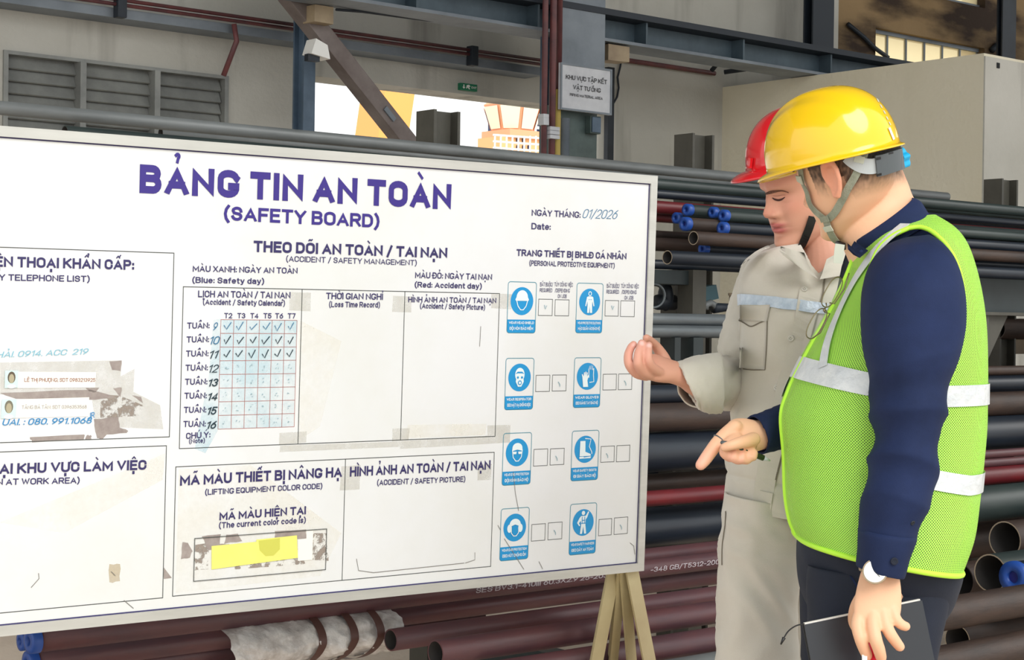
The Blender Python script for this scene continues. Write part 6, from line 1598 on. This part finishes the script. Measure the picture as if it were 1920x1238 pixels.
def colB(co):
    col = np.tile(np.array(lin((238, 188, 152))), (len(co), 1))
    col, (x, y, z, near) = face_colors(co, CB, sideB, foreB, crownB, SB, col, None, (214, 130, 124), (90, 70, 58), redden=(236, 140, 118))
    nz = np.array([noise.noise(Vector((p[0]*260, p[1]*260, p[2]*90))) for p in co]) if len(co) < 400000 else 0.
    m1 = near & (y < .035) & (z > -.075)
    hl = -.052+.030*np.clip((y+.02)/.05, 0, 1)
    w = np.where(m1 & (np.abs(x) < .0745), np.clip((z-hl)/.042, 0, 1)**1.2*.9*(1+.35*nz), 0)
    w = np.where((y > -.03) & (z < .0) & (np.abs(x) < .2), np.where(y > .012, w, w*.35), w)
    col = mixc(col, (52, 44, 38), np.clip(w, 0, .93))
    for nx, ny, nd in ((1624, 1230, 2.668), (1652, 1232, 2.658), (1685, 1213, 2.668)):
        d_ = np.linalg.norm(co-np.array(atD(nx, ny, nd))[None, :], axis=1); col = mixc(col, (250, 214, 200), .7*np.exp(-(d_/.008)**4))
    for nx, ny, nd in ((1315, 872, 2.98), (1384, 862, 2.965)):
        d_ = np.linalg.norm(co-np.array(atD(nx, ny, nd))[None, :], axis=1); col = mixc(col, (246, 170, 160), .5*np.exp(-(d_/.03)**2))
    return col
bodyB, treeB = remesh_body(mb, .0023, M_skinB, PB, colB)
hair_under(lambda c: (c.y < -.070 and c.z > -.004) or c.z > .040, .0035, M_hair, PB, putB, sc=SB/SB)
# trousers
trB = empty('trousers', PB.location); child(trB, PB); trB.matrix_parent_inverse = Matrix.Translation(-PB.location)
trouser([LR(1505, 960, 1785, 1000, 2.96, .15), LR(1500, 1010, 1790, 1040, 2.96, .16), LR(1502, 1060, 1792, 1080, 2.96, .15), LR(1510, 1110, 1780, 1125, 2.96, .13), LR(1530, 1150, 1765, 1150, 2.96, .12)], 64, 8, wfold((5, 4, 5), .006, 41.), M_navytr, trB, 'trouser_seat')
rB1 = [(1520, 1060, 1784, 1080), (1518, 1130, 1772, 1140), (1520, 1200, 1758, 1210), (1530, 1300, 1740, 1300), (1550, 1450, 1720, 1450), (1562, 1600, 1706, 1600), (1572, 1800, 1696, 1800), (1578, 1990, 1690, 1990)]
_, LtB = trouser([LR(a, b, c, d_, 2.90, .08) for a, b, c, d_ in rB1], 64, 8, wfold((5, 5, 5), .007, 51.), M_navytr, trB)
trouser([LR(a-14, b, c-20, d_, 3.08, .09) for a, b, c, d_ in rB1[:-1]]+[LR(1560, 1880, 1670, 1880, 3.08, .09)], 48, 8, wfold((5, 5, 5), .006, 61.), M_navytr, trB)
childof(strap('pocket_seam', [(1590, 1072), (1602, 1090), (1612, 1108), (1616, 1112)], .003, M_navy, trB, LtB.bvh(), .004, 2.8, .001), trB)
for px_, d in ((1630, 2.88), (1610, 3.08)): shoe(px_, d, M_blackp, PB)
# shirt
shB = empty('shirt', PB.location); child(shB, PB); shB.matrix_parent_inverse = Matrix.Translation(-PB.location)
VR = [(1668, 418, 1748, 408, .06), (1632, 440, 1778, 432, .115), (1612, 470, 1797, 462, .15), (1592, 520, 1812, 510, .175), (1568, 575, 1824, 565, .185), (1536, 630, 1831, 620, .19), (1502, 690, 1834, 690, .19), (1480, 735, 1834, 745, .19), (1467, 780, 1833, 800, .19), (1471, 850, 1827, 860, .19), (1474, 925, 1818, 930, .195), (1482, 975, 1806, 1000, .20), (1494, 1005, 1784, 1062, .20)]
DB = 2.96
sT = Loft([LR(a+12, b+4, c-12, d_+4, DB, e-.02) for a, b, c, d_, e in VR], 64, 8, 2.3)
childof(sT.build('shirt_body', M_navy, shB, False), shB)
slv = [(1692, 452, 1738, 446, 2.85, .04), (1664, 466, 1762, 460, 2.81, .07), (1639, 496, 1786, 490, 2.78, .083), (1625, 545, 1801, 540, 2.755, .088), (1623, 605, 1802, 605, 2.745, .085), (1630, 660, 1790, 660, 2.74, .08), (1642, 720, 1772, 722, 2.735, .074), (1643, 780, 1762, 785, 2.73, .07), (1637, 850, 1754, 860, 2.725, .066), (1630, 910, 1740, 925, 2.72, .06), (1620, 965, 1723, 975, 2.72, .056), (1616, 1000, 1712, 1012, 2.72, .052)]
slB = Loft([LR(a, b, c, d_, e, f) for a, b, c, d_, e, f in slv], 72, 14, 2.1)
slB.disp(lambda t, a, p: wfold((4, 7, 4), .0085*(.5+gs(t-.62, .22)+gs(t-.95, .08)), 71., .75)(t, a, p))
childof(slB.build('sleeve', M_navy, shB, False, None, .003), shB)
cfB = Loft([LR(1617, 992, 1714, 1004, 2.72, .056), LR(1611, 1000, 1716, 1012, 2.72, .06), LR(1610, 1030, 1704, 1044, 2.72, .058), LR(1607, 1060, 1694, 1080, 2.72, .055), LR(1610, 1060, 1690, 1078, 2.72, .052), LR(1616, 1045, 1690, 1060, 2.72, .048)], 56, 6, 2.2)
childof(cfB.build('cuff', M_navy, shB, False), shB)
childof(button(1676, 1052, cfB.bvh(), .006, M_navytr, shB), shB); childof(button(1709, 979, slB.bvh(), .004, M_steel_dark, shB), shB)
rs = Loft(limb_rings([(1640, 540, 3.12, 56), (1590, 680, 3.14, 52), (1540, 765, 3.10, 46), (1500, 790, 3.07, 40), (1466, 801, 3.05, 37), (1418, 816, 3.025, 34)]), 40, 8)
rs.disp(fold((3, 2), .004, 8.)); childof(rs.build('sleeve', M_navy, shB, False, None, .003), shB)
# collar standing round the neck
col_ = Loft([ring_px((1592, 456), (1708, 371), 2.965, .082), ring_px((1589, 460), (1722, 378), 2.965, .090), ring_px((1596, 474), (1732, 394), 2.965, .102), ring_px((1606, 488), (1742, 412), 2.965, .112)], 64, 6)
childof(col_.build('collar', M_navy, shB, False, None, .003), shB)
childof(leaf('collar_leaf', [[(1589, 456, 2.93), (1596, 462, 2.90), (1602, 452, 2.885)], [(1590, 468, 2.92), (1602, 472, 2.88), (1616, 462, 2.87)], [(1600, 478, 2.90), (1612, 484, 2.86), (1628, 470, 2.86)]], M_navy, None, 2.9, .003), shB)
childof(leaf('shirt_front', [[(1590, 462, 3.0), (1604, 470, 2.98), (1620, 474, 2.96)], [(1578, 500, 3.0), (1590, 506, 2.98), (1604, 506, 2.95)], [(1572, 530, 3.0), (1580, 534, 2.98), (1590, 536, 2.95)], [(1566, 560, 3.0), (1572, 564, 2.99), (1576, 566, 2.97)]], M_navytr, None, 2.9, .003), shB)
# vest
vs_ = empty('safety_vest', PB.location); child(vs_, PB); vs_.matrix_parent_inverse = Matrix.Translation(-PB.location); vs_['label'] = 'lime mesh safety vest with reflective bands'
vt = Loft([LR(a, b, c, d_, DB, e) for a, b, c, d_, e in VR], 120, 14, 2.3)
vf = wfold((4, 1.2, 4), .010, 81., .5)
vt.disp(lambda t, a, p: vf(t, a, p)*min(1, t*1.4)+.004)
vV = vt.verts(); bvV = vt.bvh()
arm_h = [(1704, 430), (1672, 446), (1646, 474), (1630, 520), (1624, 566), (1627, 620), (1637, 670), (1648, 712), (1660, 760), (1700, 790), (1740, 770), (1768, 730), (1786, 690), (1798, 640), (1804, 590), (1804, 545), (1794, 500), (1776, 465), (1750, 438), (1726, 428)]
neck_h = [(1592, 360), (1740, 360), (1742, 408), (1716, 412), (1680, 424), (1646, 444), (1622, 464), (1604, 500), (1570, 500)]
keep = []
keep = cut_hole(vV, vt.faces(False), arm_h, lambda c: depth(c) < DB-.02)
circ_m = 1.02; Lc = np.concatenate([[0], np.cumsum(np.linalg.norm(np.diff(vt.R[:, :3], axis=0), axis=1))])
uvv = [((k/vt.m)*circ_m*215, Lc[i]*215) for i in range(vt.n) for k in range(vt.m)]
o = obj('mesh_fabric', vV, keep, M_vest, None, True, uvs=uvv)
for lp in o.data.polygons:   # seam of the wrap
    us = [o.data.uv_layers[0].data[i].uv[0] for i in lp.loop_indices]
    if max(us)-min(us) > 100:
        for i in lp.loop_indices:
            if o.data.uv_layers[0].data[i].uv[0] < 100: o.data.uv_layers[0].data[i].uv[0] += circ_m*215
childof(o, vs_)
def trim_tube(pts3, r, nm='trim', par=None):
    mb_ = MB(); mb_.tube(pts3, r, 8, False); return childof(mb_.build(nm, M_lime, None, True), par or vs_)
ah = cr_interp([list(p) for p in arm_h+[arm_h[0]]], 5); pts3 = []
for x, y in ah:
    l, n_ = cast(bvV, x, y, None, .002)
    if l is None: l = atD(x, y, 2.80)
    pts3.append(l)
trim_tube(pts3, .0042, 'armhole_trim')
trim_tube([Vector(p) for p in vt.P[-1]]+[Vector(vt.P[-1][0])], .0048, 'hem_trim')
# solid lime yoke over the shoulder
fl_pts = []
for (x, y) in ((1610, 478), (1622, 462), (1646, 446), (1674, 431), (1700, 420), (1726, 412), (1742, 414)): fl_pts.append((x, y))
k_f = int(vt.m*.5)
front_edge = [Vector(vt.P[i][k_f]) for i in range(int(vt.n*.14), vt.n)]
trim_tube(front_edge, .0045, 'front_edge_trim')
# bands following the vest surface
def vest_band(nm, a0, a1, path, w, lift=.003, par=None):
    """path: function angle -> (centre level in picture y) turned into ring index; band of height w metres"""
    ks_ = [k for k in range(vt.m)] ; mb_ = MB(); sel = [k % vt.m for k in range(a0, a1+1)]
    N_ = vt.normals(); rows = []
    for k in sel:
        tgt = path(vt.P[:, k]); dl = [0]
        zs = vt.P[:, k, 2]
        row = []
        for j in range(5):
            zz = tgt+w*(.5-j/4); i = int(np.clip(np.searchsorted(-zs, -zz), 1, vt.n-1)); f = (zs[i-1]-zz)/(zs[i-1]-zs[i]+1e-9); f = min(max(f, 0), 1)
            p = vt.P[i-1, k]*(1-f)+vt.P[i, k]*f; nn = N_[i, k]; row.append(Vector(p)+Vector(nn)*lift)
        rows.append(row)
    for r in rows: mb_.v += r
    for i in range(len(rows)-1):
        for j in range(4): mb_.f.append((i*5+j, (i+1)*5+j, (i+1)*5+j+1, i*5+j+1))
    return childof(mb_.build(nm, M_reflect, None, True), par or vs_)
zy = lambda x, y, d: atD(x, y, d).z
# angle index: 0 = right side of the picture, m/2 = left, 3m/4 = nearest the camera
m_ = vt.m
z1a, z1b = zy(1505, 690, 2.95), zy(1645, 722, 2.77)
def lvl(col_):
    p = col_[int(vt.n*.5)]; x, y = toPx(Vector(p)); f = min(1, max(0, (x-1500)/(1640-1500))); return z1a+(z1b-z1a)*f
vest_band('reflective_band', int(m_*.47), int(m_*.74), lvl, .036)
z2a, z2b = zy(1765, 740, 2.85), zy(1834, 735, 2.96)
def lvl2(col_): p = col_[int(vt.n*.5)]; x, y = toPx(Vector(p)); f = min(1, max(0, (x-1765)/70)); return z2a+(z2b-z2a)*f
vest_band('reflective_band', int(m_*.76), int(m_*1.0), lvl2, .035); vest_band('reflective_band', 0, int(m_*.47), lambda c: z2b, .035)
z3a, z3b = zy(1748, 894, 2.82), zy(1822, 895, 2.96)
def lvl3(col_): p = col_[int(vt.n*.7)]; x, y = toPx(Vector(p)); f = min(1, max(0, (x-1748)/74)); return z3a+(z3b-z3a)*f
vest_band('reflective_band', int(m_*.76), int(m_*1.0), lvl3, .033); vest_band('reflective_band', 0, int(m_*.30), lambda c: z3b, .033)
vs2 = strap('reflective_band', [(1698, 424, .9), (1672, 446, .95), (1640, 478, 1), (1610, 520, 1), (1586, 565, 1), (1566, 610, 1), (1553, 650, 1), (1546, 690, 1)], .021, M_reflect, None, bvV, .004, 2.8, .001); childof(vs2, vs_)
# yellow hard hat
HP, hn, hm = helmet_mb(.121, .104, .114, .0, .020, .0045)
hatSideB, hatForeB, hatUpB = frame(fB, math.radians(8), math.radians(12))
CHB = atD(1562, 291, 2.95)
def putHatB(p): return CHB+(hatSideB*p.x+hatForeB*p.y+hatUpB*p.z)
htB = obj('hard_hat', [putHatB(p) for p in HP], grid_faces(hn, hm, False), M_yhat, None, True); md = htB.modifiers.new('thickness', 'SOLIDIFY'); md.thickness = .003; md.offset = -1; child(htB, PB)
htB['label'] = 'glossy yellow hard hat'
bvH = BVHTree.FromPolygons([putHatB(p) for p in HP], grid_faces(hn, hm, False))
dS = 2.85
for pts, w in (([(1504, 306), (1506, 318), (1509, 338), (1518, 360), (1523, 380), (1533, 394), (1548, 407)], .013), ([(1620, 286), (1614, 306), (1604, 328), (1592, 350), (1578, 378), (1568, 396), (1556, 408)], .013),
               ([(1551, 404), (1556, 424), (1563, 440), (1572, 452), (1580, 458)], .0135)):
    sub_(strap('chin_strap', pts, w, M_web, None, treeB, .005, dS, .0016), htB)
sub_(strap('strap_slider', [(1549, 402), (1553, 412)], .018, M_web, None, treeB, .008, dS, .002), htB)
sub_(strap('strap_slider', [(1555, 420), (1559, 428)], .017, M_webedge, None, treeB, .008, dS, .002), htB)
sub_(strap('strap_slider', [(1504, 326), (1508, 338)], .016, M_webedge, None, treeB, .008, dS, .002), htB)
sub_(strap('strap_slider', [(1612, 292), (1609, 304)], .017, M_webedge, None, treeB, .008, dS, .002), htB)
sub_(strap('strap_buckle', [(1578, 452), (1592, 460)], .012, M_blackp, None, treeB, .007, dS, .005), htB)
sub_(strap('strap_end', [(1575, 458), (1573, 472), (1571, 494)], .016, M_webedge, None, None, .0, 2.86, .0016), htB)
# head band and ratchet at the back
sub_(strap('head_band', [(1592, 292), (1602, 301), (1616, 309), (1630, 311), (1640, 309)], .026, M_lgreyp, None, treeB, .006, 2.88, .003), htB)
sub_(strap('ratchet_housing', [(1638, 310), (1648, 308), (1660, 304), (1672, 300), (1683, 297)], .036, M_greyp, None, treeB, .007, 2.90, .006), htB)
sub_(strap('ratchet_slots', [(1637, 297), (1644, 295.5)], .004, M_blackp, None, treeB, .0135, 2.9, .001), htB)
sub_(strap('ratchet_slots', [(1638, 325), (1645, 323)], .004, M_blackp, None, treeB, .0135, 2.9, .001), htB)
sub_(strap('ratchet_slots', [(1656, 288), (1663, 286.5)], .003, M_blackp, None, treeB, .0135, 2.9, .001), htB)
rt = [atD(1636, 312, 2.90), atD(1690, 294, 2.955)]
ra = (rt[1]-rt[0]).normalized(); rn = ra.cross(CU).normalized()
kc = atD(1686, 299, 2.93); kx = (ra*.8+rn*.0+CF*-.2).normalized(); ku = kx.orthogonal().normalized(); kw = kx.cross(ku)
mb = MB(); sg_ = 40
for h, k in ((-.006, .9), (-.005, 1), (.009, 1), (.012, .85), (.012, .01)):
    mb.v += [kc+kx*h+(ku*math.cos(2*PI*j/sg_)+kw*math.sin(2*PI*j/sg_))*(.0175+.0022*math.cos(6*2*PI*j/sg_))*k for j in range(sg_)]
mb.f = [(i*sg_+j, i*sg_+(j+1) % sg_, (i+1)*sg_+(j+1) % sg_, (i+1)*sg_+j) for i in range(4) for j in range(sg_)]
ko = sub_(mb.build('ratchet_knob', M_knob, None, False), htB); ko['label'] = 'sky-blue adjusting knob'
for a_, b_ in ((1657, 220), (1668, 246)):
    pass
sub_(strap('reflective_sticker', [(1666, 240), (1675, 262)], .007, M_reflect, None, bvH, .0012, 2.95, .0006), htB)
for k, (a_, b_) in enumerate(((1644, 186), (1650, 197), (1656, 208), (1661, 219), (1666, 229))):
    sub_(strap('vent_slot', [(a_, b_), (a_+3, b_+6)], .0035, M_webedge, None, bvH, .0008, 2.95, .0005), htB)
# watch
wc = atD(1641, 1073, 2.678); wn = (-CF*.86+CU*.25-CR*.25).normalized(); wu = wn.orthogonal().normalized(); ww = wn.cross(wu)
wt = empty('wristwatch', PB.location); child(wt, PB); wt.matrix_parent_inverse = Matrix.Translation(-PB.location)
def disc(c, n_, u, w, r, h, mt, nm, par, ry=1.):
    mb_ = MB(); s_ = 32
    for hh, k in ((0, 1), (h, 1), (h, .01)): mb_.v += [c+n_*hh+(u*math.cos(2*PI*j/s_)+w*math.sin(2*PI*j/s_)*ry)*r*k for j in range(s_)]
    mb_.f = [(i*s_+j, i*s_+(j+1) % s_, (i+1)*s_+(j+1) % s_, (i+1)*s_+j) for i in range(2) for j in range(s_)]
    return childof(mb_.build(nm, mt, None), par)
disc(wc, wn, wu, ww, .0195, .006, M_tan, 'case', wt); disc(wc+wn*.006, wn, wu, ww, .0172, .0008, M_white, 'dial', wt)
mb = MB(); mb.tube([wc+wn*.0072, wc+wn*.0072+wu*.011], .0005, 6); mb.tube([wc+wn*.0072, wc+wn*.0072+ww*.007], .0007, 6); childof(mb.build('hands', M_steel_dark, None), wt)
bandL = Loft([ring_px((1610, 1060), (1694, 1072), 2.715, .034), ring_px((1611, 1070), (1693, 1084), 2.715, .034)], 40, 4); childof(bandL.build('watch_strap', M_tan, None, False) if False else bandL.build('watch_strap', M_tan, PB, False), wt)
# ring on the pointing finger
rc_ = atD(1350, 826, 2.998); rdir = (atD(1332, 848, 2.99)-atD(1360, 816, 3.0)).normalized(); rg_ = ringm(rc_, .0134, .0012, rdir); child(rg_.build('finger_ring', M_pgal, None, True), PB)

# ------------------------------------------------------------------ things held or hung
pa, pb = atD(1352, 829, 2.955), atD(1444, 864, 2.985); pv = (pb-pa).normalized()
pen = empty('pen', pa); tag(pen, 'dark green pen held in the pointing hand', 'pen')
MB().tube([pa+(pb-pa)*.12, pa+(pb-pa)*.86], .0052, 14).build('barrel', mat('dark_green_plastic', (52, 66, 44), .4), pen, True)
MB().tube([pa+(pb-pa)*.86, pb], [.0048, .0012], 14).build('tip', M_lgreyp, pen, True)
MB().tube([pa, pa+(pb-pa)*.12], [.003, .0056], 14).build('cap_end', M_pgal, pen, True)
# folder
q = [(1508, 1172, 2.765), (1729, 1126, 2.785), (1790, 1420, 2.765), (1560, 1450, 2.745)]
cn = [atD(*p) for p in q]; nn = (cn[1]-cn[0]).cross(cn[3]-cn[0]).normalized(); nn = nn if nn.dot(CF) > 0 else -nn
fo = empty('folder', sum(cn, Vector())/4); tag(fo, 'black folder held flat against the thigh by the hanging hand', 'folder')
MB().prism(cn, nn*.003).build('cover', mat('black_folder_cover', (44, 48, 54), .35), fo)
MB().prism([c+nn*.012 for c in cn], nn*.003).build('cover', mat('black_folder_back', (40, 44, 48), .4), fo)
ins = [cn[0]+(cn[1]-cn[0])*.01, cn[1]-(cn[1]-cn[0])*.01, cn[2]-(cn[1]-cn[0])*.02, cn[3]+(cn[1]-cn[0])*.02]
MB().prism([c+nn*.0035+(cn[3]-cn[0])*-.010*(i < 2) for i, c in enumerate(ins)], nn*.008).build('papers', M_paper, fo)
cable_p = cr_interp([[1508, 1170], [1492, 1174], [1478, 1184], [1469, 1198], [1465, 1208]], 5)
MB().tube([atD(x, y, 2.765) for x, y in cable_p], .0012, 6).build('cord', M_blackp, fo, True)
MB().tube([atD(1470, 1196, 2.765), atD(1464, 1209, 2.765)], [.0032, .0012], 8).build('cord_tip', M_blackp, fo, True)
mk = empty('red_marker', atD(1640, 1225, 2.70)); tag(mk, 'red marker pinched between the fingers over the black folder', 'marker')
MB().tube([atD(1630, 1188, 2.735), atD(1638, 1212, 2.72), atD(1646, 1245, 2.70), atD(1656, 1330, 2.68)], [.004, .010, .014, .015], 16).build('barrel', mat('red_plastic', (220, 30, 60), .35), mk, True)
MB().obox(atD(1621, 1234, 2.69), (CR, CU, CF), (.004, .010, .002)).build('white_tag', M_white, mk)
# eyeglasses hooked on the vest
eg = empty('eyeglasses', atD(1545, 580, 2.93)); tag(eg, 'thin-rimmed eyeglasses hanging folded from the vest front edge', 'glasses')
M_wire = mat('thin_metal_wire', (134, 124, 96), .35, .7)
M_lens = mat('clear_lens', (220, 226, 216), .05, alpha=.16)
def lens(cx, cy, rx, ry, rot, d0):
    pts = []
    for k in range(28):
        a = 2*PI*k/28; x = math.copysign(abs(math.cos(a))**.8, math.cos(a))*rx; y = math.copysign(abs(math.sin(a))**.8, math.sin(a))*ry
        c, s_ = math.cos(rot), math.sin(rot); pts.append((cx+x*c-y*s_, cy+x*s_+y*c, d0+.0006*(x*c-y*s_)))
    W_ = [atD(*p) for p in pts]
    mb_ = MB(); mb_.tube(W_+[W_[0]], .0011, 6, False); mb_.build('rim', M_wire, eg, True)
    MB().add(W_, [tuple(range(28))]).build('lens', M_lens, eg)
lens(1531, 607, 12, 31, .50, 2.90); lens(1560, 548, 12, 31, .50, 2.93)
MB().tube([atD(1545, 580, 2.90), atD(1550, 575, 2.89), atD(1549, 569, 2.90)], .0014, 6).build('bridge', M_wire, eg, True)
MB().tube([atD(1546, 586, 2.90), atD(1556, 588, 2.89), atD(1538, 624, 2.89), atD(1524, 634, 2.90)], .0012, 6).build('temple', M_wire, eg, True)
MB().tube([atD(1556, 568, 2.91), atD(1564, 570, 2.90), atD(1584, 540, 2.90), atD(1592, 512, 2.90)], .0012, 6).build('temple', M_wire, eg, True)
MB().sphere(atD(1546, 582, 2.895), .003, 6).build('hinge', M_wire, eg, True)
